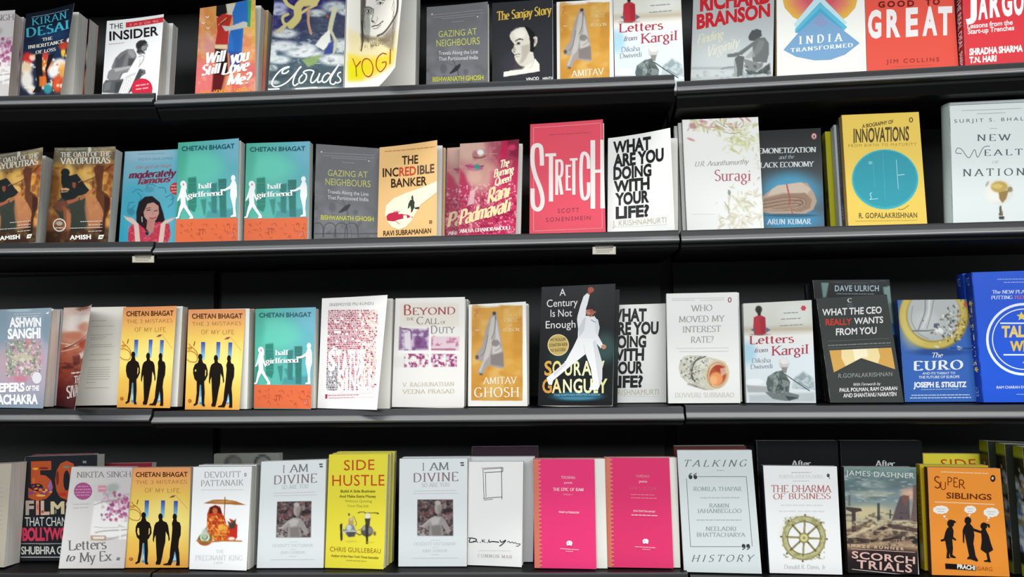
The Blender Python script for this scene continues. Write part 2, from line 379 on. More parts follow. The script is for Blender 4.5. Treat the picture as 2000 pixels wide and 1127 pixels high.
def grid_faces(nx, ny, k=0):
    return [(k + j * (nx + 1) + i, k + (j + 1) * (nx + 1) + i, k + (j + 1) * (nx + 1) + i + 1, k + j * (nx + 1) + i + 1) for j in range(ny) for i in range(nx)]
STEP = .000008
def printed_mesh(name, D, patch, nrm, thick, inside, mat, parent, bend):
    """sheet of card carrying design D; patch(u,v) -> 3d, nrm = facing direction"""
    img = s2l(np.clip(D.img, 0, 1)) * ALB
    uv = np.c_[D.U.ravel(), D.V.ravel(), np.zeros(D.U.size)]
    V = [uv]; F = grid_faces(D.nx, D.ny); flat = img.reshape(-1, 3); C = [flat[np.array(F).ravel()]]; n = len(uv)
    # back of the card and its rim
    gx, gy = 10, 4
    U2, V2 = np.meshgrid(np.linspace(0, 1, gx + 1), np.linspace(1, 0, gy + 1)); b = np.c_[U2.ravel(), V2.ravel(), np.full(U2.size, -1.)]
    fb = [q[::-1] for q in grid_faces(gx, gy, n)]; V.append(b); F += fb; n += len(b)
    ic = np.array(inside); C.append(np.tile(ic, (4 * len(fb), 1)))
    edge = [(i / gx, 1.) for i in range(gx)] + [(1., 1 - j / gy) for j in range(gy)] + [(1 - i / gx, 0.) for i in range(gx)] + [(0., j / gy) for j in range(gy)]
    e = np.array([(u, v, z) for u, v in edge for z in (0., -1.)]); k = len(edge); fe = []
    for i in range(k):
        j = (i + 1) % k; fe.append((n + 2 * i, n + 2 * j, n + 2 * j + 1, n + 2 * i + 1))
    V.append(e); F += fe; n += len(e); rim = np.clip(flat.mean(0) * .9, 0, 1); C.append(np.tile(rim if thick > .001 else ic, (4 * len(fe), 1)))
    V = np.vstack(V)
    z = V[:, 2]; out = patch(V[:, 0], V[:, 1]) + np.outer(np.where(z < 0, -thick, 0.), nrm)
    verts = [out]
    # overlays
    for p, fs, c, l in D.polys:
        if bend:
            bm = bmesh.new(); bv = [bm.verts.new((a[0], a[1], 0)) for a in p]
            for q in fs:
                try: bm.faces.new([bv[i] for i in q])
                except ValueError: pass
            w = np.ptp(p[:, 0]) if len(p) else 0; h = np.ptp(p[:, 1]) if len(p) else 0
            for ax, m, rng in ((0, 12, (p[:, 0].min(), p[:, 0].max())), (1, 8, (p[:, 1].min(), p[:, 1].max()))):
                if rng[1] - rng[0] < .6 / m: continue
                for i in range(1, m):
                    t = i / m
                    if rng[0] < t < rng[1]:
                        co = [0, 0, 0]; no = [0, 0, 0]; co[ax] = t; no[ax] = 1
                        bmesh.ops.bisect_plane(bm, geom=bm.verts[:] + bm.edges[:] + bm.faces[:], plane_co=co, plane_no=no)
            bm.verts.index_update(); p = np.array([v.co[:2] for v in bm.verts]); fs = [tuple(v.index for v in f.verts) for f in bm.faces]; bm.free()
        # keep the print on the card
        if not len(p): continue
        p = np.clip(p, 0.001, .999)
        par = list(range(len(p)))      # separate pen strokes get a hair of height each, so crossings do not shade one another
        def root_(i):
            while par[i] != i: par[i] = par[par[i]]; i = par[i]
            return i
        for q in fs:
            r0 = root_(q[0])
            for i in q[1:]: par[root_(i)] = r0
        ids = {}; hair = np.array([ids.setdefault(root_(i), len(ids)) % 5 for i in range(len(p))]) * .0000015
        verts.append(patch(p[:, 0], p[:, 1]) + np.outer((.0003 if bend else .00008) + l * STEP + hair, nrm))
        fs2 = []
        for q in fs:      # face the reader
            a = p[list(q)]; ar = np.sum(a[:, 0] * np.roll(a[:, 1], -1) - np.roll(a[:, 0], -1) * a[:, 1])
            fs2.append(tuple(i + n for i in (q if ar > 0 else q[::-1])))
        F += fs2; n += len(p); C.append(np.tile(c, (sum(len(q) for q in fs2), 1)))
    C = np.vstack(C); cols = np.c_[C, np.ones(len(C))]
    return mesh_obj(name, np.vstack(verts), F, [mat], parent, cols=cols)

# ------------------------------------------------------------------ the setting: floor, back panels, shelves
def prism(name, path, A, B, n, mats, parent=None, loc=None, mi=None):
    """sweep a profile (depth towards the viewer, height) from A to B"""
    up = np.array([0, 0, 1.]); vs = [P + n * q[0] + up * q[1] for P in (A, B) for q in path]; k = len(path)
    fs = [(i, (i + 1) % k, (i + 1) % k + k, i + k) for i in range(k)] + [tuple(range(k))[::-1], tuple(range(k, 2 * k))]
    return mesh_obj(name, vs, fs, mats, parent, loc, mi=mi)
DEPTH = .285
def along(u, px, s=0.):      # plan point at column px, s behind the lip line
    d = np.array([ux(px), 1., 0]); n = N_[u]; return d * ((OU[u] @ n - s) / (d @ n))
LO = [along(0, -330), J12, J23]; HI = [J12, J23, along(2, 2330)]
def build_setting():
    fl = mesh_obj('floor', [(-4, -3, 0), (4, -3, 0), (4, 2.4, 0), (-4, 2.4, 0), (-4, -3, -.05), (4, -3, -.05), (4, 2.4, -.05), (-4, 2.4, -.05)],
                  [(0, 1, 2, 3), (7, 6, 5, 4), (0, 4, 5, 1), (1, 5, 6, 2), (2, 6, 7, 3), (3, 7, 4, 0)], [M_FLOOR], loc=(0, 0, 0)); fl['kind'] = 'structure'
    zg = shelf_z(2, 1, J12) + .285      # joint between the back panels
    names = ['wall_back_left', 'wall_back', 'wall_back_right']
    for u in range(3):
        A, B = LO[u] - N_[u] * DEPTH, HI[u] - N_[u] * DEPTH
        A = A + E_[u] * (.006 if u else 0); B = B - E_[u] * (.006 if u < 2 else 0)
        o = prism(names[u], [(0, 0), (0, zg), (-.01, zg), (-.01, zg + .006), (0, zg + .006), (0, 2.45), (-.03, 2.45), (-.03, 0)], A, B, N_[u], [M_WALL], loc=tuple(A)); o['kind'] = 'structure'
    for i, J in enumerate((J12, J23)):      # the upright between two bays
        P = J - N_[1] * (DEPTH + .0305); e = E_[1] * .05
        o = prism('shelving_part_%d' % (i + 1), [(0, 0), (0, 2.45), (-.02, 2.45), (-.02, 0)], P - e, P + e, N_[1], [M_WALL], loc=tuple(P)); o['kind'] = 'structure'
    rows = ['top', 'second', 'third', 'lowest']; bays = ['left bay', 'wide middle bay', 'right bay']
    for r in range(4):
        for u in range(3):
            A, B = np.array(LO[u]), np.array(HI[u])
            gap = .0022
            A = A + E_[u] * (gap if u else 0); B = B - E_[u] * (gap if u < 2 else 0)
            k = SUNK[r]; A[2] = shelf_z(r, u, A) + k; B[2] = shelf_z(r, u, B) + k
            t = thing('shelf', '%s black metal shelf with grey price channel in the %s' % (rows[r], bays[u]), 'shelf', tuple((A + B) / 2), 'black display shelves')
            prism('shelf_board', [(-.004, -k), (-.004, -.03), (-.018, -.034 - k * .5), (-DEPTH + .001, -.034 - k * .5), (-DEPTH + .001, -k)], A, B, N_[u], [M_BOARD], t)
            lip = [(-.004, .0005), (0, .0005), (.0008, -.002), (.0022, -.0098), (.0036, -.0112), (.0098, -.0168), (.0112, -.0186), (.0110, -.0206), (.0085, -.0224), (.003, -.0236), (-.003, -.0242), (-.004, -.0242)]
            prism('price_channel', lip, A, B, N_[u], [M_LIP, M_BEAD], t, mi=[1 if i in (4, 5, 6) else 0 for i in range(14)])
    # unseen next shelf up, added so its board shades the top row's books
    for u in range(3):
        A, B = np.array(LO[u]), np.array(HI[u]); A[2] = B[2] = shelf_z(0, 1, J12) + .335
        o = prism('shelving_part_%d' % (u + 3), [(0, 0), (.008, -.012), (0, -.03), (-DEPTH + .001, -.034), (-DEPTH + .001, 0)], A, B, N_[u], [M_BOARD], loc=tuple(A)); o['kind'] = 'structure'
    # small printed price tags hanging under the second shelf
    def tagcard(u, x0, x1, y0, y1, label, rows_):
        P = [hit_plane(ray(x, y), u, -.001) for x, y in ((x0, y0), (x1, y0), (x1, y1), (x0, y1))]
        P[1][2] = P[0][2] + .0; B_ = [p - N_[u] * .0012 for p in P]
        # the card hooks into the channel above it
        t = thing('price_tag', label, 'price tag', tuple((P[2] + P[3]) / 2), 'price tags under the second shelf')
        D = Design([(x0, y0), (x1, y0), (x1, y1), (x0, y1)], 0, 0, 1, 4, 4); D.bg('D8D2C2')
        D.FR('8A8476', x0, y0, x1, y1, .8); D.B('8C8578', x0 + 6, y0 + 1.5, x1 - 6, y0 + 4)
        D.DASH('6A655C', 1.2, *rows_)
        pt = lambda a, b: np.outer(1 - a, 1) * (np.outer(b, P[0]) + np.outer(1 - b, P[3])) + np.outer(a, 1) * (np.outer(b, P[1]) + np.outer(1 - b, P[2]))
        printed_mesh('card', D, pt, N_[u], .0008, (.6, .58, .5), M_MATT, t, False)
        Q = [P[0] + (0, 0, .0), P[1]]; w = P[1] - P[0]; a = P[0] + w * .1; b = P[0] + w * .9; up = np.array([0, 0, .009]); n = N_[u] * .0008
        mesh_obj('hanger_strip', *hexa([a + up, b + up, b - (0, 0, .002), a - (0, 0, .002), a + up - n, b + up - n, b - (0, 0, .002) - n, a - (0, 0, .002) - n]), [M_LIP], t)
    tagcard(0, 258, 301, 500, 513, 'small cream price tag hanging under the left bay second shelf', [(263, 506.5, 296, 506), (265, 509.5, 290, 509.2)])
    tagcard(1, 1157, 1203, 482, 497, 'small cream price tag hanging under the middle bay second shelf', [(1164, 489.5, 1197, 489), (1164, 493, 1190, 492.6)])
build_setting()

# ------------------------------------------------------------------ books
DESIGN = {}; CACHE = {}
def design(x0, y0, k, nx=10, ny=14):
    def deco(fn): DESIGN[fn.__name__] = (fn, x0, y0, k, nx, ny); return fn
    return deco
def get_design(name, quad):
    if name not in CACHE:
        fn, x0, y0, k, nx, ny = DESIGN[name]; D = Design(quad, x0, y0, k, nx, ny); fn(D); CACHE[name] = D
    return CACHE[name]
def plain(c, nx=2, ny=2):
    D = Design([(0, 0), (100, 0), (100, 100), (0, 100)], 0, 0, 1, nx, ny); D.bg(c); return D
def spine_design(fn):
    D = Design([(0, 0), (100, 0), (100, 100), (0, 100)], 0, 0, 1, 10, 40); fn(D); return D
bil = lambda TL, TR, BR, BL: (lambda a, b: np.outer((1 - a) * b, TL) + np.outer(a * b, TR) + np.outer(a * (1 - b), BR) + np.outer((1 - a) * (1 - b), BL))
unit = lambda v: v / np.linalg.norm(v)

def body(root, TL, TR, BR, BL, t, N, hard, spine, sd, mat, round_=0., back=None):
    """closed book behind a front cover plane: page block, spine, back cover"""
    ex = unit(TR - TL); ey = unit(TL - BL); k = .0025 if hard else .0005; ov = .0035 if hard else .0004
    sp = .002 if hard else .0007
    f = [TL + ex * sp - ey * ov, TR - ex * ov - ey * ov, BR - ex * ov + ey * (ov if hard else .0), BL + ex * sp + ey * (ov if hard else .0)]
    mesh_obj('page_block', *hexa([p - N * (k + .0001) for p in f] + [p - N * (t - k - .0001) for p in f]), [M_PAGE], root)
    D = sd or plain(spine, 6, 6)
    if round_ and not sd: D = plain(spine, 10, 4)
    a, b, c, d = TL - N * t, TL, BL, BL - N * t
    flat = bil(a, b, c, d); out = -ex
    patch = (lambda p, q: flat(p, q) + np.outer(np.sin(np.pi * p) * round_, out)) if round_ else flat
    printed_mesh('spine', D, patch, out, sp, (.5, .5, .47), mat, root, False)
    q = [p - N * (t - k) for p in (TL, TR, BR, BL)]; cc = lin(back or spine) * ALB
    v, fc = hexa(q + [p - N * k for p in q])
    mesh_obj('back_cover', v, fc, [mat], root, cols=np.tile(np.r_[cc, 1], (24, 1)))

def book(name, r, u, quad, des, label, t=20, s=45, a=4.3, fl=None, hard=False, spine='D8D8D4', sd=None, copies=(), group=None,
         gloss=True, inside='E4E2DA', maxf=35, page=None, kb=True, rnd=0., curl=.35, cat='book', back=None, lift_r=False, sx=0.):
    if r == 0 and 45 <= s <= 50: s = 58
    a = math.radians(a); t /= 1000.; s /= 1000.; n, e = N_[u], E_[u]; lift = t * math.sin(a) + .0004
    N = unit(n * math.cos(a) + np.array([0, 0, 1.]) * math.sin(a))
    q = [np.array(p, float) for p in quad]
    if s < 0:      # read the set-back off the bottom corner
        z0, m = SHELF[r, u]; z0 += lift; d = ray(*q[3]); w = np.array([0, 0, 1.]) - m * e
        P = CAM + d * ((z0 - CAM @ w) / (d @ w)); s = min(.17, max(.012, -((P - OU[u]) @ n)))
    H = lambda p, f=0.: lean_hit(p[0], p[1], r, u, s, a, lift, f)
    TL = H(q[0]); BL = to_base(TL, H(q[3]), r, u, lift)
    def right(fT, fB):
        TR, B = H(q[1], fT), H(q[2], fB); return TR, (B if lift_r else to_base(TR, B, r, u, lift))
    L = np.linalg.norm(TL - BL)
    if fl is None:
        best = None
        if r == 0: maxf = min(maxf, s * 1000 - 6)
        for fT in np.arange(0, maxf + 1, 2.5) / 1000:
            for fB in np.arange(0, maxf + 1, 2.5) / 1000:
                TR, BR = right(fT, fB); l = TL - BL; tp, bt = TR - TL, BR - BL
                c = ((np.linalg.norm(TR - BR) - L) / L) ** 2 + (tp @ l / L / np.linalg.norm(tp)) ** 2 + .3 * (bt @ l / L / np.linalg.norm(bt)) ** 2
                c += (np.linalg.norm(tp) / np.linalg.norm(bt) - 1) ** 2 + .25 * (fT ** 2 + fB ** 2) + .5 * (fT - fB) ** 2
                if best is None or c < best[0]: best = (c, fT, fB)
        fT, fB = best[1:]
    else: fT, fB = fl[0] / 1000, fl[1] / 1000
    if max(fT, fB) < .0035: fT = fB = 0.
    TR, BR = right(fT, fB)
    assert label
    root = thing(name, label, cat, tuple(BL * .5 + BR * .5 - n * ((fB) / 2)), group)
    px = [proj(P) for P in (TL, TR, BR, BL)]
    bent = max(fT, fB) > .003; fm = (fT + fB) / 2
    flat = bil(TL, TR, BR, BL)
    patch = (lambda p, v: flat(p, v) + np.outer((p * p - p) * curl * (fT * v + fB * (1 - v)), N)) if bent else flat
    D = get_design(des, px) if des else plain(spine)
    mat = M_GLOSS if gloss else M_MATT
    printed_mesh('front_cover', D, patch, N, .0025 if hard else .00035, lin(inside) * ALB, mat, root, bent)
    # the closed block behind
    if bent or lift_r:
        wd = .5 * (np.linalg.norm(TR - TL) + np.linalg.norm(BR - BL)); ed = unit(hit_e(TL, BL, e, N))
        w0 = page or wd; w0 = w0 / 1000 if w0 > 2 else w0
        cT, cB = TL + ed * w0, BL + ed * w0
    else: cT, cB = TR, BR
    body(root, TL, cT, cB, BL, t, N, hard, spine, sd, mat, rnd, back)
    if bent or page:
        q = [p + N * -.0003 for p in (TL, cT, cB, BL)]; o = printed_mesh('first_page', plain('EDEBE3'), bil(*q), N, .00005, (.75, .74, .7), M_MATT, root, False)
        o.parent = [c for c in root.children if c.name.startswith('page_block')][0]
    for i, cp in enumerate(copies):
        dx, dt, lab = cp[:3]; off = -unit(n) * ((t / math.cos(a) + .0006) * (i + 1) + dt / 1000) + e * dx / 1000
        off = off + np.array([0, 0, SHELF[r, u][1] * dx / 1000])
        c = thing(name, lab, cat, tuple(np.array(root.location) + off), group)
        Dc = CACHE.get((des, 'lite'))
        if Dc is None:
            Dc = Design(px, 0, 0, 1, 6, 8); jj = np.linspace(0, D.ny, 9).astype(int); ii = np.linspace(0, D.nx, 7).astype(int); Dc.img = D.img[np.ix_(jj, ii)]; CACHE[des, 'lite'] = Dc
        printed_mesh('front_cover', Dc, bil(TL + off, cT + off, cB + off, BL + off), N, .0025 if hard else .00035, lin(inside) * ALB, mat, c, False)
        body(c, TL + off, cT + off, cB + off, BL + off, t, N, hard, spine, sd, mat, rnd, back)
    book.last = dict(TL=TL, TR=cT, BR=cB, BL=BL, N=N, root=root, px=px, t=t, fT=fT, fB=fB, s=s)
    LOG.append(root.name+' '+'%-46s s=%3.0f f=%2.0f,%2.0f w=%3.0f/%3.0f h=%3.0f/%3.0f px BL(%d,%d) BR(%d,%d)' % (label[:46], s * 1000, fT * 1000, fB * 1000, 1e3 * np.linalg.norm(TR - TL), 1e3 * np.linalg.norm(BR - BL), L * 1e3, 1e3 * np.linalg.norm(TR - BR), *px[3], *px[2]))
    return root
LOG = []
def hit_e(TL, BL, e, N):
    d = unit(TL - BL); return e - N * (e @ N) if abs(e @ d) < .02 else unit(np.cross(d, N)) * np.sign(np.cross(d, N) @ e)
def first_page(rows, h=1.0, x0=0, y0=0, k=1., col='9A9890'):
    """print on the first page of the last book, rows in crop pixels"""
    b = book.last; N, k0 = b['N'], .0002
    Q = [b[c] - N * .0001 for c in ('TL', 'TR', 'BR', 'BL')]
    D = Design([proj(P) for P in Q], x0, y0, k, 4, 4); D.bg('EDEBE3'); D.DASH(col, h, *rows)
    pb = [c for c in b['root'].children if c.name.startswith('page_block')][0]
    o = printed_mesh('printed_page', D, bil(*Q), N, .0001, (.75, .74, .7), M_MATT, b['root'], False)
    o.parent = pb

# ------------------------------------------------------------------ the printed covers
@design(0, 867, 4.333, 70, 100)
def ex_letters(D):
    D.bg('D3D0CE', 'C8C3C4', 'E0DEDC', 'CFCBC9')
    D.box('C9C6C6', 795, 330, 1060, 800, .5, 30); D.pp('F1F0EE', [800, 480, 1080, 500, 1080, 800, 765, 760], .8, 30)
    D.blob('98A39A', 955, 365, 55, 35, .7, .9, -15); D.blob('AEB8AE', 930, 425, 50, 20, .6, .9); D.box('D07F92', 832, 345, 902, 400, .8, 8); D.box('F0DCE0', 838, 366, 896, 372, .8, 4)
    D.mottle('B9839F', 26, .55, 4, .5, .75, (860, 400, 1120, 650))
    rn = random.Random(5)
    for i in range(46):
        x, y = rn.gauss(1040, 55), rn.gauss(500, 55)
        if x < 1110: D.blob(rn.choice(['A5517F', 'B56A94', '8E4470', 'C98DB0', 'D8B0C8']), x, y, rn.uniform(9, 22), rn.uniform(8, 17), .85, .7, rn.uniform(0, 180))
    for i in range(24):
        x, y = rn.gauss(950, 45), rn.gauss(585, 35); D.blob(rn.choice(['A5517F', 'B76E97', '95507A', 'CBA0BA']), x, y, rn.uniform(9, 18), rn.uniform(7, 14), .85, .7, rn.uniform(0, 180))
    D.ps('8D8C84', 7, [800, 505, 880, 480, 960, 470, 1080, 440], .8); D.ps('A0A098', 5, [800, 690, 900, 700, 1060, 690], .8); D.ps('7E7B76', 9, [810, 740, 900, 725, 1080, 715], .7, 14)
    D.ps('8F8A86', 14, [800, 790, 900, 800, 1070, 760], .6, 20); D.box('B08A68', 770, 765, 900, 808, .8, 8); D.box('E9E6E2', 790, 775, 885, 795, .9, 8)
    D.box('ECEBEA', 1010, 640, 1024, 800, .8, 8)
    D.E('A85585', 705, 392, 78, 72); D.DASH('C998B4', 9, 660, 358, 750, 356, 640, 382, 770, 380, 640, 406, 770, 404, 650, 428, 760, 427)
    D.DASH('B5B2B0', 8, 620, 505, 770, 500, 620, 535, 750, 530)
    D.T('NIKITA SINGH', 650, 282, 1112, 276, 46, '85807F', 's'); D.T('Letters', 578, 893, 905, 880, 84, '6E6A6C', 's'); D.T('to', 560, 990, 640, 985, 62, '6E6A6C', 'c'); D.T('My Ex', 672, 1000, 950, 982, 84, '6E6A6C', 's')
    D.B('3A3A3E', 990, 958, 1018, 966); D.B('3A3A3E', 986, 972, 1014, 980)
@design(0, 0, 4.9, 70, 110)
def inherit(D):
    D.vg((0, '141A26'), (.25, '172338'), (.45, '1B2E4E'), (.6, '202A44'), (1, '2A2A38'))
    D.blob('1F3E66', 470, 350, 140, 70, .7, 1)
    rn = random.Random(8)
    for c, x, y, rx, ry in [('D8342A', 260, 600, 50, 60), ('E8792A', 420, 640, 70, 90), ('F0D8B0', 240, 690, 60, 60), ('F6EEE4', 250, 800, 55, 80), ('D9482C', 400, 800, 40, 60), ('F2C23A', 595, 540, 22, 50), ('F0E8E0', 560, 650, 70, 50), ('F5F3F0', 500, 720, 55, 60), ('E8A24A', 590, 720, 40, 70), ('E05428', 545, 830, 60, 70), ('2E8E98', 445, 860, 40, 45), ('F2F0EA', 290, 880, 40, 40), ('F3D9C8', 300, 590, 28, 30), ('C83C3C', 420, 570, 25, 40), ('B83A28', 600, 480, 50, 40), ('F4E6D8', 650, 430, 20, 22), ('B2421E', 600, 850, 40, 60)]:
        D.blob(c, x, y, rx, ry, .92, .8)
    for i in range(40): D.blob(rn.choice(['FFF6E8', 'F0B060', 'E0603A', 'F8F8F8']), rn.uniform(190, 630), rn.uniform(560, 890), rn.uniform(5, 16), rn.uniform(6, 20), .7, .8)
    D.pp('15171C', [328, 560, 392, 555, 388, 700, 400, 780, 372, 900, 300, 905, 340, 840, 330, 700], 1, 8); D.pp('171A22', [450, 560, 510, 550, 470, 640, 435, 710, 450, 800, 440, 830, 420, 700], 1, 8)
    D.box('E0762E', 362, 760, 425, 850, .9, 14); D.blob('2E8E98', 445, 870, 38, 40, .9)
    D.DASH('A8B4C0', 6, 300, 172, 655, 98)
    D.T('KIRAN', 300, 262, 632, 192, 78, '3FA9BE', 's', .12); D.T('DESAI', 250, 388, 655, 306, 92, '3FA9BE', 'S', .12)
    D.T('THE', 392, 425, 490, 410, 30, 'E2DCC8', 'S', .1); D.T('INHERITANCE', 262, 505, 598, 448, 32, 'E2DCC8', 'S', .08); D.T('OF LOSS', 330, 553, 522, 522, 30, 'E2DCC8', 'S', .1)
@design(0, 0, 4.9, 60, 90)
def insider(D):
    D.bg('EFF0F0')
    # a plain crouching figure
    D.pp('7C7D7E', [1210, 472, 1270, 468, 1300, 520, 1305, 590, 1285, 640, 1200, 668, 1080, 672, 1062, 650, 1098, 560, 1150, 505], 1, 6)
    D.pp('5E6062', [1110, 560, 1180, 500, 1215, 485, 1190, 560, 1160, 640, 1090, 660], .9, 30); D.pp('A2A3A4', [1215, 480, 1265, 475, 1290, 530, 1270, 560, 1225, 520], .8, 20); D.pp('48494B', [1225, 560, 1300, 560, 1290, 640, 1215, 650], .9, 24); D.ps('9EA0A1', 8, [1130, 560, 1170, 520, 1210, 495], .6, 10)
    D.blob('505152', 1350, 440, 56, 54, 1, .15, 15); D.pp('8E8F8F', [1370, 430, 1412, 420, 1416, 446, 1392, 462, 1400, 480, 1380, 494, 1352, 480, 1345, 450], 1, 8); D.pp('2E2F30', [1298, 420, 1330, 388, 1380, 382, 1410, 410, 1372, 422, 1350, 450, 1330, 470, 1305, 455], .95, 8); D.ps('2A2B2C', 6, [1365, 436, 1400, 430], .9, 4); D.ps('3A3B3C', 6, [1372, 478, 1392, 474], .9, 4)
    D.pp('3E3F41', [1310, 470, 1350, 485, 1380, 500, 1384, 520, 1330, 525, 1300, 500], 1, 8); D.pp('88898A', [1330, 500, 1384, 512, 1378, 540, 1330, 545], .9, 8)
    D.pp('8A8B8C', [1035, 690, 1075, 655, 1150, 648, 1240, 628, 1280, 640, 1250, 672, 1170, 700, 1140, 760, 1060, 790, 1020, 750], 1, 8); D.pp('B8B9B9', [1085, 662, 1230, 634, 1255, 648, 1150, 678, 1100, 690], .9, 10); D.ps('4A4B4C', 8, [1050, 780, 1130, 765, 1165, 705, 1230, 685], .8, 8)
    D.pp('606264', [1010, 770, 1100, 770, 1175, 755, 1190, 800, 1150, 895, 975, 890, 985, 810], 1, 8); D.pp('3E4042', [1100, 790, 1175, 775, 1145, 890, 1090, 890], .8, 26); D.pp('8A8C8E', [1000, 800, 1060, 780, 1050, 860, 990, 880], .6, 26)
    D.pp('4A4C4E', [1330, 660, 1385, 672, 1390, 705, 1350, 730, 1310, 790, 1270, 860, 1225, 893, 1200, 893], 1, 8); D.ps('9A9B9C', 8, [1350, 672, 1378, 690, 1350, 715], .8, 6)
    D.pp('F2F2F2', [1312, 530, 1375, 516, 1388, 548, 1372, 600, 1332, 650, 1300, 720, 1220, 890, 1128, 890, 1185, 745], 1, 5); D.pp('C9CACA', [1195, 735, 1290, 690, 1296, 712, 1196, 760], .8, 8)
    for k in range(4): D.ps('A9A9A8', 4, [1192 + 20 * k, 760 - 5 * k, 1150 + 22 * k, 882], .9, 4)
    D.ps('7E7E7E', 7, [1322, 545, 1362, 534, 1374, 556, 1352, 600, 1322, 640], .9, 4); D.ps('B0B0B0', 5, [1340, 560, 1330, 620], .8, 4)
    D.B('CE3540', 1200, 213, 1567, 263, -50); D.T('RAMESH CHOPRA', 1240, 248, 1515, 212, 22, 'E89A9E', 'b')
    D.T('THE', 1048, 280, 1172, 268, 50, '222324', 'r'); D.T('INSIDER', 1046, 392, 1515, 338, 86, '1B1C1D', 'b')
    D.DASH('C98888', 6, 1040, 430, 1185, 412)
    D.E('D22C45', 1355, 848, 103, 96); D.P('D22C45', 1252, 850, 1458, 850, 1450, 900, 1255, 885); D.DASH('F0A8B0', 16, 1295, 828, 1420, 812, 1295, 862, 1420, 848)
@design(360, 0, 4.9, 70, 100)
def will_you(D):
    D.bg('D88A58', 'CFA858', 'E05C54', 'EA6468'); D.mottle('E4C070', 90, .6, 3, .45, .8); D.box('D08A44', 190, 60, 290, 330, .5, 30); D.blob('D4A0A8', 220, 400, 80, 90, .6, 1); D.box('F0A868', 150, 80, 190, 420, .5, 20)
    D.box('E8787C', 100, 560, 270, 900, .85, 40); D.box('D9626A', 560, 560, 690, 900, .7, 60); D.mottle('F6C8A0', 60, .5, 6, .55, .8)
    D.pp('3DA05A', [590, -10, 640, 0, 628, 240, 598, 230], 1, 6); D.box('CBB040', 640, 10, 690, 420, .5, 20)
    D.pp('1E1A1C', [300, 40, 390, -10, 400, 110, 330, 150, 296, 140], 1, 8); D.pp('CFCBB8', [385, 20, 480, 30, 470, 110, 410, 150], 1, 10)
    D.pp('2F6FBE', [490, 10, 600, -20, 606, 190, 560, 250, 545, 470, 400, 480, 420, 300, 460, 200, 450, 110], 1, 5); D.pp('2459A4', [440, 260, 545, 250, 520, 470, 470, 470], .5, 30)
    D.pp('B3302C', [300, 160, 360, 120, 450, 130, 420, 240, 405, 400, 285, 410, 310, 280], 1, 6); D.ps('D8B060', 10, [320, 220, 390, 160], 1); D.ps('3A2018', 8, [330, 215, 400, 165], 1)
    D.pp('C2C0B8', [350, 225, 430, 230, 560, 185, 600, 195, 590, 240, 440, 265, 380, 275], 1, 5); D.box('D9CDA8', 285, 400, 400, 440, .9, 8)
    D.pp('1C1416', [285, 440, 400, 450, 410, 700, 300, 700], .95, 20); D.pp('5A181C', [270, 660, 400, 680, 370, 860, 255, 860], .95, 20); D.pp('F0A070', [380, 690, 470, 700, 430, 860, 340, 860], .7, 20); D.pp('2E4E98', [420, 460, 540, 470, 520, 640, 430, 640], .9, 20)
    for x, y in ((180, 215), (222, 258), (215, 160)): D.S('F6F0E4', 7, x - 14, y - 14, x + 2, y, x + 14, y - 16)
    w = 'FBFAF8'
    D.T('Will', 205, 585, 395, 555, 105, w, 'C'); D.T('you', 425, 580, 625, 545, 120, w, 'C'); D.T('Still', 160, 700, 345, 670, 96, w, 'C'); D.T('Love', 345, 690, 625, 640, 108, w, 'C'); D.T('Me?', 395, 795, 650, 775, 108, w, 'C')
    D.T('AJAY', 140, 885, 250, 878, 34, 'F0A04A', 'S'); D.T('VENDER', 270, 880, 428, 872, 36, 'F2A840', 'S'); D.T('SINGH', 470, 868, 632, 860, 38, 'F2A840', 'S')
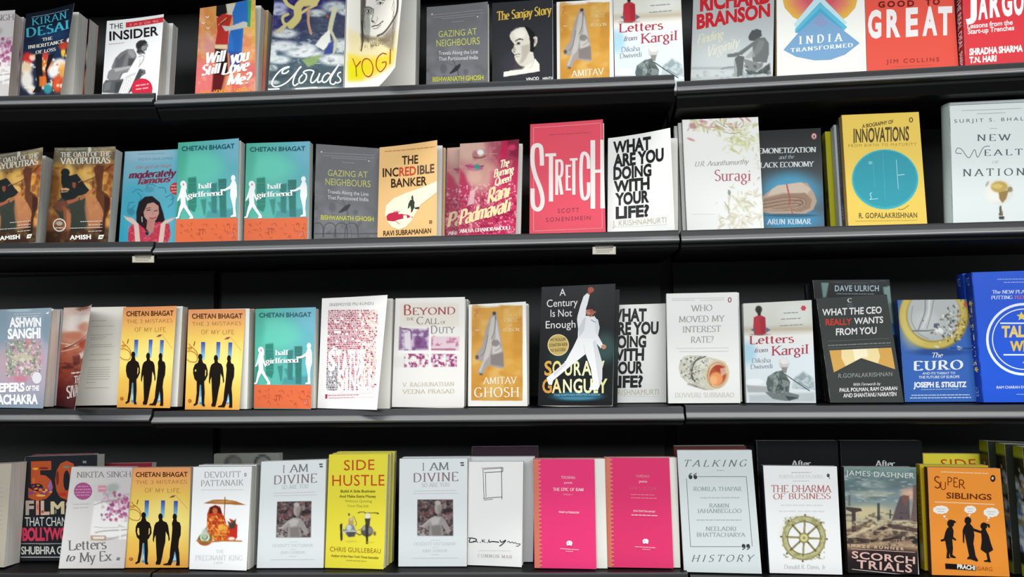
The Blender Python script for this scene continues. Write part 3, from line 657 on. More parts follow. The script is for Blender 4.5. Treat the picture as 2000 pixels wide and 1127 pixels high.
@design(360, 0, 4.9, 70, 90)
def clouds(D):
    D.vg((0, '2C2A5E'), (.35, '3A4060'), (.55, '4E6272'), (.75, '4C5C60'), (1, '5E6A6C'))
    D.blob('241C66', 1120, 40, 220, 90, .9, 1); D.blob('2E2A74', 900, 200, 100, 80, .7, 1)
    D.blob('474F66', 1330, 220, 130, 150, .8, .8); D.blob('4A4A62', 1520, 260, 70, 120, .8, 1)
    for x, y, rx, ry, c in [(900, 60, 90, 40, 'AEB4D8'), (900, 110, 80, 30, 'C4C8DC'), (1440, 60, 120, 50, 'C9D3D4'), (1260, 120, 90, 35, 'D3DBDA'), (960, 310, 120, 45, 'DDE3E2'), (940, 430, 140, 50, 'EEF2F2'), (1180, 450, 90, 40, 'EDF2F2'), (1150, 500, 180, 40, 'F4F8F8'), (900, 560, 110, 40, 'E6ECEC'), (1440, 560, 150, 55, 'E4EAE8'), (1490, 420, 90, 60, 'E3EAEA'), (840, 500, 40, 60, 'E8EEEE'), (1540, 110, 60, 30, 'D8DEDE'), (850, 780, 60, 20, 'CED6D6'), (1300, 850, 260, 26, 'DFE5E5'), (840, 640, 50, 30, 'D8E0E0')]: D.blob(c, x, y, rx, ry, .92, .8)
    D.mottle('8C9AA0', 38, .3, 7, .5, .85, sy=.5); D.mottle('2A333E', 60, .4, 12, .55, .85, sy=.5); D.mottle('F2F6F6', 44, .55, 19, .6, .8, (800, 300, 1560, 620), .5)
    c = 'CFC27E'      # golden branching figure
    D.ps(c, 75, [1180, -20, 1090, 60, 1080, 160, 1020, 230], 1, 10); D.ps(c, 34, [1060, 80, 990, 40, 955, -10], 1, 8); D.ps(c, 26, [1040, 210, 960, 220, 940, 160, 990, 130], 1, 8); D.ps(c, 26, [1100, 130, 1180, 80, 1260, 40], 1, 8); D.pp(c, [1120, -30, 1310, -30, 1270, 40, 1150, 60], 1, 12)
    D.ps('C89A78', 24, [1190, 70, 1185, 200, 1210, 310], 1, 8); D.ps('CBBF90', 36, [960, 240, 900, 290], 1, 12)
    D.ps('CFCBA8', 46, [1440, 80, 1410, 190, 1390, 290], 1, 8); D.ps('CFCBA8', 26, [1400, 280, 1450, 400, 1420, 500], 1, 8); D.pp('EDEFE8', [1390, 270, 1310, 340, 1250, 420, 1330, 470, 1400, 400], 1, 10); D.pp('3C4C94', [1380, 400, 1430, 380, 1420, 500, 1330, 510], .9, 14)
    D.pp('93AE6A', [1120, 560, 1310, 510, 1260, 600, 1180, 630], .9, 16); D.blob('B4503C', 1370, 150, 12)
    w = 'F8FAFA'
    D.S(w, 14, 1000, 665, 970, 690, 935, 690, 950, 655, 1000, 632, 985, 630, 930, 655, 870, 720, 838, 785, 860, 822, 915, 815, 985, 775, 1050, 705, 1100, 645, 1118, 628, 1100, 640, 1058, 710, 1038, 780, 1052, 812, 1090, 790)
    D.S(w, 14, 1130, 705, 1100, 740, 1098, 780, 1125, 785, 1160, 750, 1165, 705, 1140, 690, 1150, 670, 1200, 660, 1240, 672); D.S(w, 14, 1240, 672, 1212, 740, 1210, 778, 1235, 780, 1275, 735, 1295, 690, 1275, 750, 1280, 780, 1315, 765)
    D.S(w, 14, 1395, 700, 1370, 690, 1335, 715, 1318, 755, 1332, 780, 1365, 765, 1410, 700, 1470, 620, 1475, 612, 1440, 670, 1400, 740, 1396, 785, 1425, 800, 1450, 780); D.S(w, 13, 1500, 680, 1475, 690, 1468, 715, 1490, 740, 1495, 770, 1465, 785, 1440, 775)
    D.B(w, 800, 842, 910, 856, -6); D.B(w, 1060, 838, 1270, 850, -14)
@design(660, 0, 4.9, 90, 110)
def yogi(D):
    D.bg('F4F4F2'); D.pp('F2EEE4', [102, -100, 585, -100, 580, 400, 540, 580, 105, 780], 1, 3)
    D.pp('F4E3A8', [102, 330, 580, 330, 530, 590, 105, 780], .8, 110); D.pp('F1D838', [102, 560, 540, 480, 530, 590, 105, 780], 1, 90); D.pp('E8E01E', [102, 640, 300, 600, 250, 720, 105, 782], 1, 70)
    k = '2C2522'
    D.pp('55504A', [240, -100, 300, -100, 290, 60, 270, 200, 260, 330, 240, 440, 235, 200], .9, 18); D.pp('8E948A', [265, 60, 320, 40, 335, 240, 320, 400, 270, 350], .7, 22)
    D.ps(k, 14, [580, -80, 570, 120, 520, 220, 460, 290, 400, 320], .9, 14); D.pp('4A3A30', [320, 330, 440, 330, 520, 250, 575, 130, 540, 420, 530, 480, 400, 350, 250, 400, 230, 330], .45, 40)
    D.pp('7A7E76', [285, 62, 340, 40, 365, 60, 352, 120, 300, 130], .6, 12)
    for e, x, y in ((1, 318, 88), (0, 432, 6)):
        D.pp('F0F0EA', [x - 28, y + 4, x - 6, y - 12, x + 26, y - 4, x + 4, y + 12], .95, 4); D.blob('2A2420', x, y, 9, 10, 1, .3); D.ps('2C2522', 5, [x - 32, y + 4, x - 6, y - 14, x + 28, y - 4], 1, 3); D.ps('4A423C', 3, [x - 26, y + 8, x + 4, y + 14, x + 26, y], .9, 3); D.ps('2C2522', 7, [x - 38, y - 26, x - 4, y - 42, x + 40, y - 24], .9, 4)
    D.ps('2C2522', 5, [368, 60, 362, 120, 348, 170, 354, 192, 384, 200], .95, 4); D.ps('6A5A50', 4, [388, 186, 404, 160, 398, 140], .8, 3); D.ps('3E201C', 8, [348, 236, 378, 224, 400, 222, 452, 184], 1, 4); D.ps('5A3832', 6, [362, 254, 400, 246, 430, 216], .8, 4); D.blob('4A3430', 358, 184, 14, 8, .8)
    for i in range(16): D.ps('4A4038', 3, [252 + (i % 4) * 10, -80 + i * 28, 262 + (i % 3) * 9, -20 + i * 28, 250 + (i % 5) * 8, 30 + i * 26], .6, 3)
    for i in range(12): D.ps('5A4A3E', 3, [560 - i * 3, -60 + i * 36, 545 - (i % 3) * 8, 0 + i * 36, 552 - i * 3, 50 + i * 34], .6, 3)
    for i in range(14): D.ps('6E6258', 3, [300 + i * 17, 340 - i * 2, 306 + i * 17, 365 - i * 3, 298 + i * 17, 392 - i * 3], .6, 3)
    D.mottle('5A5048', 12, .35, 9, .5, .8, poly=[250, 330, 520, 290, 550, 420, 300, 450]); D.ps(k, 12, [250, 200, 260, 360, 240, 480], .8)
    D.T('OF A', 225, 485, 290, 440, 36, '7A4A28', 'n'); D.T('MAHATMA', 330, 430, 510, 380, 44, '8A7A68', 's')
    r = 'A8452A'
    D.L(r, 9, 150, 580, 185, 640, 235, 572); D.L(r, 9, 185, 640, 190, 718)
    D.RING(r, 300, 610, 58, 80, 9); D.S(r, 9, 478, 495, 440, 480, 395, 520, 385, 590, 420, 635, 465, 600, 470, 560, 435, 560); D.L(r, 10, 510, 458, 505, 590)
@design(330, 250, 4.175, 60, 90)
def gazing(D):
    D.bg('6C6D71'); D.mottle('8C8C92', 120, .5, 5, .45, .8); D.mottle('4C4D52', 60, .5, 15, .55, .85, (1150, 560, 1720, 900))
    D.ps('47484C', 4, [1400, 560, 1450, 640, 1480, 760, 1500, 900], .9); D.ps('4A4B50', 3, [1320, 560, 1370, 600, 1450, 640], .8); D.pp('303135', [1385, 695, 1440, 640, 1480, 620, 1490, 635, 1465, 672, 1420, 690], 1, 5); D.ps('303135', 4, [1462, 670, 1470, 760], 1)
    for cx in (1215, 1320, 1415, 1500): D.ps('3C3D41', 7, [cx - 58, 890, cx - 45, 800, cx, 775, cx + 42, 800, cx + 50, 890], .9)
    D.box('3C3D41', 1180, 858, 1720, 866, .8, 4); D.blob('55565B', 1530, 690, 20, 24, .6); D.blob('50515A', 1340, 650, 30, 40, .5)
    D.B('C8C8C8', 1240, 190, 1254, 202, 0); D.B('D8D8D8', 1630, 266, 1640, 276)
    D.DASH('9C9CA0', 5, 1260, 205, 1680, 225, 1260, 226, 1680, 248, 1330, 246, 1620, 262, 1420, 284, 1525, 290)
    y = 'C3C364'
    D.T('GAZING AT', 1302, 392, 1626, 408, 50, y, 'r'); D.T('NEIGHBOURS', 1282, 466, 1648, 486, 54, y, 'r')
    D.T('Travels Along the Line', 1300, 535, 1632, 556, 30, 'DCDCDC', 'r'); D.T('That Partitioned India', 1300, 582, 1632, 600, 30, 'DCDCDC', 'r'); D.T('BISHWANATH GHOSH', 1242, 748, 1672, 762, 36, 'C6C838', 'b')
@design(660, 0, 4.9, 60, 90)
def sanjay(D):
    D.bg('303136'); D.blob('3E3A44', 1720, 620, 150, 120, .8, 1)
    f = 'DAD4C6'
    D.pp(f, [1642, 340, 1660, 305, 1700, 278, 1745, 262, 1790, 258, 1812, 300, 1830, 340, 1842, 400, 1840, 440, 1836, 490, 1868, 500, 1882, 570, 1862, 640, 1770, 645, 1752, 640, 1722, 612, 1700, 575, 1690, 545, 1692, 520, 1668, 498, 1662, 482, 1682, 455, 1690, 425, 1676, 405, 1655, 380], 1, 6); D.blob('F4F0E4', 1740, 320, 60, 50, .8, .9)
    D.pp('E9E6DA', [1590, 690, 1700, 665, 1770, 645, 1860, 600, 1888, 560, 1930, 615, 1932, 682, 1585, 735], 1, 5); D.pp('1A1A1C', [1780, 246, 1830, 262, 1880, 310, 1898, 380, 1890, 450, 1872, 500, 1838, 492, 1842, 430, 1832, 350, 1812, 300], 1, 8)
    D.pp('CFC9BC', [1868, 362, 1890, 345, 1908, 356, 1910, 400, 1892, 440, 1874, 450, 1880, 410, 1884, 380], 1, 6); D.ps('6A645C', 5, [1884, 372, 1896, 385, 1886, 415], .8, 3)
    D.ps('1E1A1A', 10, [1700, 394, 1735, 374, 1772, 378], 1, 5); D.pp('2A2626', [1708, 412, 1728, 402, 1748, 408, 1742, 420, 1716, 422], 1, 4); D.ps('5E5852', 5, [1702, 428, 1745, 428], .6, 4); D.pp('A39B8E', [1672, 470, 1690, 440, 1704, 470, 1700, 494, 1680, 496], .8, 10); D.ps('3A3230', 6, [1674, 496, 1692, 498], .9, 4)
    D.ps('5E4E4A', 8, [1694, 526, 1715, 520, 1742, 518], .95, 4); D.ps('9A8E84', 7, [1698, 545, 1735, 540], .8, 5); D.pp('8E867A', [1756, 440, 1836, 420, 1834, 490, 1800, 560, 1770, 600, 1735, 610, 1760, 540], .45, 30); D.pp('4A4244', [1700, 580, 1740, 625, 1790, 640, 1760, 668, 1690, 670, 1650, 672, 1690, 640], .8, 18); D.ps('B9B3A6', 6, [1880, 580, 1850, 640, 1800, 670], .8, 4)
    D.P('EDEAE0', 1588, 690, 1925, 640, 1930, 682, 1585, 735)
    D.T('The Sanjay Story', 1520, 198, 2050, 132, 84, 'D9B64E', 'S', .0); D.T('VINOD', 1800, 775, 1925, 765, 30, 'E8E8E6', 'b'); D.T('MEHTA', 1960, 772, 2060, 765, 30, 'E8E8E6', 'b')
@design(900, 540, 3.886, 70, 100)
def ghosh(D):
    D.bg('F3F2EC'); D.pp('D9A24A', [84, 238, 468, 218, 468, 940, 78, 940], 1, 3); D.mottle('C88A34', 110, .7, 21, .42, .8, (84, 215, 468, 942)); D.mottle('E6BC70', 90, .7, 33, .5, .8, (84, 215, 468, 942)); D.pp('C8823A', [88, 240, 140, 240, 130, 400, 86, 400], .4, 50)
    D.pp('A8A09C', [235, 272, 268, 268, 285, 360, 320, 570, 325, 690, 290, 692, 215, 670, 190, 690, 165, 745, 125, 730, 140, 690, 170, 640, 110, 630, 112, 590, 160, 520, 190, 390], 1, 5)
    D.pp('C9C4C0', [230, 310, 255, 300, 262, 400, 240, 480, 215, 600, 180, 640, 150, 720, 135, 715, 170, 630, 200, 480], .95, 14); D.pp('D3CFCB', [258, 320, 272, 330, 300, 500, 310, 560, 240, 600, 235, 520, 262, 450], .8, 16)
    D.pp('7E7674', [225, 590, 320, 570, 325, 680, 225, 665], .75, 16); D.ps('6E6664', 7, [262, 300, 255, 400, 232, 470], .8); D.blob('4A3A38', 252, 278, 14, 14, .9); D.blob('6A615E', 262, 500, 30, 26, .6); D.ps('70665F', 6, [150, 600, 180, 560, 205, 440], .7); D.blob('57493E', 122, 608, 14, 16, .8); D.blob('57493E', 152, 738, 14, 8, .8); D.ps('8A817D', 6, [235, 520, 280, 490, 300, 530, 260, 560], .8)
    D.S('C07030', 4, 100, 260, 120, 255, 122, 275, 105, 290, 108, 310)
    w = 'EBD6A6'
    D.T('THE', 362, 302, 390, 300, 16, w, 's'); D.T('CIRCLE', 330, 342, 432, 338, 26, w, 's'); D.T('OF', 362, 374, 390, 373, 14, w, 's'); D.T('REASON', 318, 415, 444, 411, 26, w, 's')
    D.T('AMITAV', 165, 815, 425, 808, 52, 'F4ECD8', 's', .06); D.T('GHOSH', 100, 915, 442, 912, 74, 'F6F0E0', 's', .1)
    D.B('F0E6D0', 108, 402, 138, 406); D.FR('D9A850', 84, 228, 467, 940, 2, -8)
@design(1180, 540, 3.886, 80, 110)
def kargil(D):
    D.vg((0, 'D9DBD2'), (.22, 'D6D6CB'), (.28, 'C9C0AC'), (.34, 'ECEBE6'), (.55, 'DDE6EA'), (.75, 'D9E2E5'), (1, 'DDE3E6'))
    D.blob('A9D2E4', 1090, 580, 60, 80, .9, 1); D.blob('E6E8E4', 1450, 280, 120, 80, .6, 1); D.box('BDB49E', 1055, 385, 1580, 408, .5, 20)
    D.blob('2E2624', 1172, 250, 25, 28, 1, .5); D.pp('2E2422', [1158, 260, 1190, 262, 1186, 300, 1168, 305], 1, 8); D.pp('B8323E', [1135, 310, 1165, 296, 1195, 296, 1222, 310, 1228, 430, 1200, 448, 1140, 445, 1130, 400], 1, 5); D.pp('93242F', [1180, 310, 1222, 315, 1225, 430, 1190, 440], .5, 20); D.pp('55697A', [1110, 405, 1140, 390, 1142, 420], 1, 8); D.pp('55697A', [1225, 385, 1262, 405, 1230, 425], 1, 8); D.blob('7A6A62', 1180, 440, 80, 8, .5)
    D.pp('B4C2C4', [1440, 770, 1510, 715, 1590, 770, 1600, 860, 1420, 850], .8, 18); D.pp('7A8C90', [1460, 770, 1510, 725, 1540, 760, 1500, 790], .6, 10); D.mottle('77898E', 26, .5, 8, .5, .75, poly=[1420, 850, 1440, 770, 1475, 745, 1510, 715, 1545, 745, 1590, 775, 1602, 860])
    D.pp('A2A5A4', [1080, 825, 1240, 835, 1240, 880, 1090, 880], .8, 14); D.blob('EEF1F1', 1140, 800, 70, 25, .8); D.pp('90999A', [1100, 900, 1600, 880, 1600, 950, 1100, 960], .4, 30)
    D.pp('C9C8C4', [1325, 640, 1355, 612, 1390, 620, 1405, 660, 1395, 690, 1330, 690], 1, 6); D.blob('DAD8D2', 1355, 640, 25, 20, .8); D.pp('8E8A84', [1345, 690, 1390, 690, 1380, 735, 1350, 725], 1, 6)
    D.pp('5A6664', [1240, 760, 1300, 722, 1350, 712, 1385, 760, 1410, 800, 1400, 880, 1330, 910, 1240, 870, 1228, 810], 1, 6); D.pp('8C9894', [1290, 740, 1330, 730, 1320, 820, 1280, 860], .7, 18); D.pp('3F4A4A', [1330, 760, 1400, 790, 1380, 870, 1320, 890], .7, 18); D.pp('6C7674', [1220, 880, 1330, 860, 1480, 900, 1470, 930, 1380, 945, 1280, 930], .9, 8); D.pp('3A4244', [1370, 905, 1470, 920, 1400, 945], .8, 8)
    D.mottle('B6BEBA', 18, .5, 14, .5, .75, poly=[1240, 760, 1300, 722, 1350, 712, 1385, 760, 1410, 800, 1400, 880, 1330, 905, 1240, 870])
    D.pp('E9E6E0', [1332, 650, 1342, 622, 1370, 614, 1396, 630, 1398, 660, 1360, 668], .8, 8); D.ps('8A908C', 5, [1340, 690, 1392, 690], .8, 4); D.ps('33403E', 6, [1300, 740, 1325, 800, 1300, 870], .8, 5); D.ps('A9B2AC', 6, [1270, 780, 1290, 760, 1320, 735], .7, 5); D.pp('8F9692', [1345, 780, 1400, 795, 1405, 830, 1360, 840], .8, 8); D.L('454B4E', 6, 1370, 740, 1470, 810, 1560, 868); D.L('5A6266', 3, 1470, 800, 1560, 850)
    D.DASH('9AA0A0', 9, 1360, 282, 1470, 276, 1340, 328, 1490, 320, 1330, 378, 1505, 368)
    r = 'B23A50'
    D.E('CE4058', 1512, 240, 15); [D.E('CE4058', 1512 + 14 * math.cos(q), 240 + 14 * math.sin(q), 7) for q in np.arange(0, 6.2, 1.05)]
    D.T('Letters', 1100, 514, 1440, 500, 62, r, 's', .04); D.T('from', 1138, 578, 1242, 572, 34, '7F6E78', 'i'); D.T('Kargil', 1268, 600, 1550, 584, 70, r, 's', .04)
    D.T('Diksha', 1122, 656, 1262, 650, 34, '93A0A6', 's'); D.T('Dwivedi', 1112, 702, 1278, 694, 34, '93A0A6', 's')
@design(1320, 0, 4.9, 70, 90)
def branson(D):
    D.vg((0, 'A9ADAC'), (.45, 'B7BDBD'), (.62, 'C3CACA'), (.8, 'CCD3D2'), (.86, 'A8B0B0'), (1, 'BEC4C4')); D.blob('C9CFCE', 500, 560, 260, 140, .6, 1)
    D.box('9CA5A5', 130, 640, 560, 665, .6, 14); D.ps('6C7474', 9, [440, 660, 490, 645, 560, 640], .9); D.mottle('8C9494', 40, .6, 3, .5, .75, (140, 680, 930, 770))
    D.pp('4F5454', [705, 330, 730, 290, 780, 276, 820, 290, 825, 345, 790, 365, 745, 392, 705, 385, 695, 355], 1, 6); D.pp('6E7372', [790, 360, 850, 355, 890, 410, 890, 520, 870, 600, 740, 590, 730, 520, 740, 440, 640, 520, 580, 540, 500, 550, 490, 520, 600, 500, 700, 430], 1, 6)
    D.pp('85898A', [800, 380, 850, 390, 830, 470, 760, 540, 745, 500], .7, 18); D.pp('A3A5A2', [740, 470, 760, 540, 700, 560, 660, 550], .8, 10)
    D.pp('636868', [565, 560, 600, 530, 660, 540, 650, 620, 640, 720, 590, 735, 585, 640], 1, 6); D.pp('868B8A', [650, 560, 790, 600, 840, 600, 830, 640, 760, 690, 680, 660], 1, 6); D.pp('8F9593', [560, 560, 585, 640, 590, 740, 560, 720], .7, 10)
    D.pp('5C6262', [660, 660, 780, 690, 900, 600, 905, 660, 880, 700, 700, 715], 1, 10); D.mottle('3E4444', 22, .6, 5, .45, .7, (660, 620, 910, 715))
    D.T('RICHARD', 232, 102, 915, 20, 152, 'C4232E', 'k'); D.T('BRANSON', 200, 275, 903, 158, 128, 'C4232E', 'k')
    D.T('Finding', 205, 425, 460, 360, 86, 'D8D6BC', 'c'); D.T('My', 215, 465, 260, 455, 30, 'D0CEBC', 'c'); D.T('Virginity', 310, 545, 620, 440, 100, 'DCDCCE', 'c')
@design(1320, 0, 4.9, 16, 16)
def india(D):
    D.bg('F1F1EA')
    for i, c in enumerate(['E0B24E', 'E2A850', 'E09A5A', 'DE8A62', 'DC7C6A', 'D87070', 'D4666A', 'CE5A60']):
        D.E(c, 1380, -30, 365 - 30 * i, 270 - 24 * i)
    D.P('BFE0E8', 1370, -60, 1640, 215, 1600, 240, 1385, 20, 1150, 260, 1130, 230)
    D.P('62BBD6', 1380, 20, 1640, 255, 1610, 290, 1540, 270, 1240, 290, 1140, 300, 1145, 270)
    D.P('4FA8CC', 1385, 75, 1600, 270, 1440, 330, 1140, 310); D.P('7CA6CC', 1385, 120, 1610, 290, 1760, 410, 1620, 520, 1480, 570, 1330, 575, 1150, 540, 1030, 475, 1165, 320)
    D.P('8A9CC4', 1385, 130, 1460, 230, 1390, 260, 1310, 220)
    w = 'F6F8F8'
    D.T('INDIA', 1180, 420, 1600, 388, 74, w, 'S', .5); D.T('TRANSFORMED', 1098, 498, 1695, 445, 36, w, 'S', .22)
@design(1620, 0, 5.124, 12, 16)
def great(D):
    D.bg('E45848')
    D.T('GOOD', 488, 66, 850, 52, 56, '6E1C18', 'k', .3); D.T('TO', 962, 42, 1105, 36, 56, '6E1C18', 'k', .3)
    for ch, x0, y0, x1, y1, h in (('G', 385, 360, 520, 355, 250), ('R', 572, 352, 712, 346, 250), ('E', 765, 345, 888, 335, 256), ('A', 932, 335, 1080, 328, 256), ('T', 1088, 330, 1228, 325, 256)): D.T(ch, x0, y0, x1, y1, h, 'EDEAEA', 'k')
    D.T('JIM COLLINS', 570, 628, 1100, 606, 40, '9C3A32', 'b', .3); D.DASH('C05A4C', 8, 640, 665, 1030, 645)
@design(1620, 0, 5.124, 40, 50)
def jargon(D):
    D.bg('D23A42')
    for ch, x0, y0, x1, y1, h in (('J', 1365, 160, 1475, 150, 215), ('A', 1490, 182, 1585, 172, 240), ('R', 1605, 162, 1710, 152, 240), ('G', 1725, 150, 1830, 142, 240), ('O', 1845, 140, 1945, 132, 240), ('N', 1965, 128, 2070, 118, 240)): D.T(ch, x0, y0, x1, y1, h, 'F6F3F2', 'k')
    w = 'F0E4E2'
    D.T('Lessons from the', 1380, 285, 1835, 243, 48, w, 'b'); D.T('Start-up Trenches', 1385, 340, 1850, 298, 48, w, 'b'); D.T('SHRADHA SHARMA', 1400, 550, 1935, 512, 62, 'F8F6F4', 'k'); D.T('T.N. HARI', 1400, 630, 1672, 610, 58, 'F8F6F4', 'k')
# second shelf
@design(0, 260, 4.175, 80, 120)
def oath(D):
    D.vg((0, '6A685C'), (.14, '6E6650'), (.25, 'A07844'), (.5, 'C08A48'), (.75, '8E5C3A'), (1, '5A3A2C'))
    for c, x, y, rx, ry in [('E8B85A', 720, 330, 90, 60), ('EFC46A', 560, 310, 40, 50), ('D69A48', 480, 360, 60, 120), ('E2A850', 860, 420, 70, 120), ('C9803C', 900, 330, 50, 100), ('E0A858', 560, 560, 60, 50), ('8A4630', 900, 300, 40, 40), ('DDA050', 890, 700, 30, 120), ('EAC070', 690, 440, 60, 40), ('A05A34', 800, 300, 40, 60)]: D.blob(c, x, y, rx, ry, .8, 1)
    D.mottle('E9BE70', 46, .5, 3, .52, .8); D.mottle('6A3A20', 40, .5, 17, .55, .8)
    d = '242B2A'
    D.pp('4A2418', [380, 280, 470, 300, 500, 420, 470, 560, 380, 620], .5, 60); D.mottle('5A2A1C', 60, .55, 31, .5, .7, (750, 250, 960, 520))
    D.blob(d, 532, 320, 36, 34, 1, .3); D.pp(d, [498, 345, 520, 330, 570, 345, 625, 330, 665, 380, 700, 430, 728, 462, 700, 492, 640, 510, 575, 556, 520, 545, 500, 520, 490, 470, 512, 440, 498, 400], 1, 8)
    D.pp('2E3A36', [500, 520, 560, 555, 690, 500, 712, 600, 724, 720, 690, 790, 560, 800, 470, 660, 430, 600], .9, 20); D.pp('8A4A3A', [440, 560, 520, 545, 560, 580, 500, 640, 440, 620], .7, 20)
    D.pp('B06048', [540, 548, 600, 535, 640, 524, 642, 544, 600, 562, 556, 578], .95, 6); D.pp('9A5640', [588, 398, 616, 400, 622, 428, 604, 450, 590, 434], .95, 8); D.pp('E0A880', [498, 448, 540, 444, 566, 452, 560, 466, 516, 462, 500, 472], .95, 6); D.ps('E8B890', 7, [500, 478, 550, 474], .9, 4)
    D.ps('4A1A14', 6, [612, 426, 700, 388, 780, 350, 915, 258], .95, 4); D.ps('D8B088', 5, [640, 400, 700, 360, 770, 355], .7, 4); D.ps('C07850', 26, [660, 530, 720, 490, 765, 455], .8, 10)
    D.pp('5A3426', [765, 280, 800, 250, 850, 270, 838, 360, 832, 470, 870, 490, 900, 530, 900, 580, 870, 640, 840, 660, 800, 560, 780, 520, 790, 430], .9, 14); D.pp('C08058', [700, 500, 780, 520, 830, 640, 820, 760, 740, 800, 700, 700, 690, 600], .75, 26); D.pp('3A1E16', [850, 500, 895, 530, 895, 620, 860, 700, 850, 820, 820, 860, 815, 740, 850, 640], .8, 12); D.ps('E0A070', 10, [800, 560, 836, 640, 830, 720], .6, 10)
    D.pp('A05A3C', [510, 590, 570, 620, 580, 720, 560, 870, 490, 870, 520, 700], .8, 18); D.pp('D08A58', [540, 620, 580, 660, 570, 800, 545, 860], .5, 16); D.pp('1E1814', [370, 800, 960, 760, 960, 900, 360, 900], .55, 50); D.ps('A01E22', 4, [812, 330, 838, 348], .9, 3)
    for i in range(5): D.blob('8A8672', 480 + i * 100, 120 + (i % 2) * 14, 50, 12, .5, 1)
    D.blob('D8D4C4', 730, 135, 14, 26, .9, .8); D.DASH('A8A494', 6, 470, 138, 700, 132, 770, 130, 930, 128)
    w = 'DED8CC'
    D.T('THE OATH OF THE', 495, 195, 902, 186, 38, w, 'S', .05); D.T('VAYUPUTRAS', 488, 252, 900, 244, 50, w, 'S', .02)
    D.RING('E6E2DA', 485, 748, 54, 54, 9); D.E('B0A89C', 485, 735, 26, 18); D.DASH('E6E2DA', 8, 450, 775, 520, 775)
    D.DASH('E0D8CE', 6, 655, 722, 835, 718, 720, 750, 835, 746, 570, 776, 835, 770, 720, 802, 835, 798)
    D.T('AMISH', 568, 868, 742, 862, 34, 'F4F2EE', 'k', .05); D.P('F4F2EE', 808, 830, 850, 828, 835, 862, 800, 864); D.P('7A5A3A', 815, 842, 838, 841, 836, 850, 813, 852)
@design(0, 260, 4.175, 80, 110)
def famous(D):
    D.bg('8FB7C8', '6FB6CC', '2FA6C0', '58BACE'); D.blob('A9C4D2', 1230, 170, 200, 60, .6, 1); D.blob('3FA9C4', 1100, 560, 100, 160, .6, 1)
    c = '3F86A0'
    for p in ([1080, 480, 1120, 455, 1160, 470], [1200, 450, 1195, 420, 1240, 415, 1265, 430], [1290, 440, 1340, 445, 1350, 480], [1350, 520, 1400, 500, 1410, 560, 1370, 600], [1040, 640, 1050, 570, 1090, 560], [1060, 620, 1100, 590], [1120, 480, 1150, 520, 1130, 560], [1390, 540, 1420, 520]): D.ps(c, 9, p, .85, 6)
    D.blob('4C98B2', 1215, 455, 40, 26, .7); D.blob('3A7E98', 1070, 640, 30, 30, .7)
    h = '241C20'
    D.pp(h, [1110, 640, 1130, 560, 1180, 515, 1240, 510, 1300, 560, 1330, 650, 1345, 720, 1250, 740, 1180, 880, 1140, 880, 1130, 760, 1110, 720], 1, 8)
    D.pp('C8968A', [1165, 620, 1190, 575, 1250, 560, 1290, 590, 1295, 650, 1270, 705, 1235, 725, 1200, 710, 1175, 680], 1, 6); D.pp('B98478', [1200, 700, 1260, 700, 1270, 770, 1230, 820, 1190, 780], 1, 8); D.pp(h, [1150, 600, 1200, 545, 1260, 545, 1200, 570, 1170, 640], 1, 8)
    D.ps('2A1C1C', 7, [1195, 628, 1225, 622], 1); D.ps('2A1C1C', 7, [1255, 632, 1280, 628], 1); D.ps('4A2A26', 5, [1190, 612, 1225, 604], 1); D.ps('A8343C', 9, [1220, 690, 1245, 693, 1268, 684], 1); D.ps('A8746A', 5, [1240, 640, 1245, 665], .8)
    D.pp('C23A50', [1045, 790, 1080, 730, 1130, 740, 1180, 780, 1190, 850, 1250, 800, 1260, 730, 1300, 720, 1380, 740, 1392, 830, 1370, 890, 1040, 890], 1, 8); D.mottle('E0808A', 14, .6, 4, .6, .75, (1040, 720, 1395, 890))
    s = 'E0C4B8'
    D.pp(s, [1090, 730, 1128, 740, 1142, 890, 1100, 890], 1, 6); D.pp(s, [1004, 668, 1030, 680, 1080, 690, 1130, 740, 1090, 745, 1030, 705], 1, 5); D.pp(s, [1310, 735, 1350, 725, 1330, 890, 1290, 890], 1, 6); D.pp(s, [1432, 685, 1400, 690, 1340, 710, 1305, 745, 1345, 740, 1400, 712], 1, 5)
    D.ps('E8E0DC', 6, [1155, 680, 1157, 720], 1)
    D.DASH('7AA8BE', 6, 1120, 172, 1340, 166); D.T('RUCHITA DALAL KUMARI', 1128, 222, 1408, 212, 20, '6A9AB4', 'r', .1); D.T('the girl or boys', 1105, 290, 1398, 272, 26, 'B08A98', 'c')
    D.T('moderately', 1048, 368, 1440, 345, 58, '7A2E4C', 'C', .03); D.T('famous', 1120, 415, 1390, 392, 52, '8E3A54', 'C', .03)
    D.E('C84048', 1432, 450, 48, 50); D.DASH('F0C8C8', 8, 1396, 430, 1440, 428, 1394, 456, 1440, 454, 1400, 480, 1440, 478)
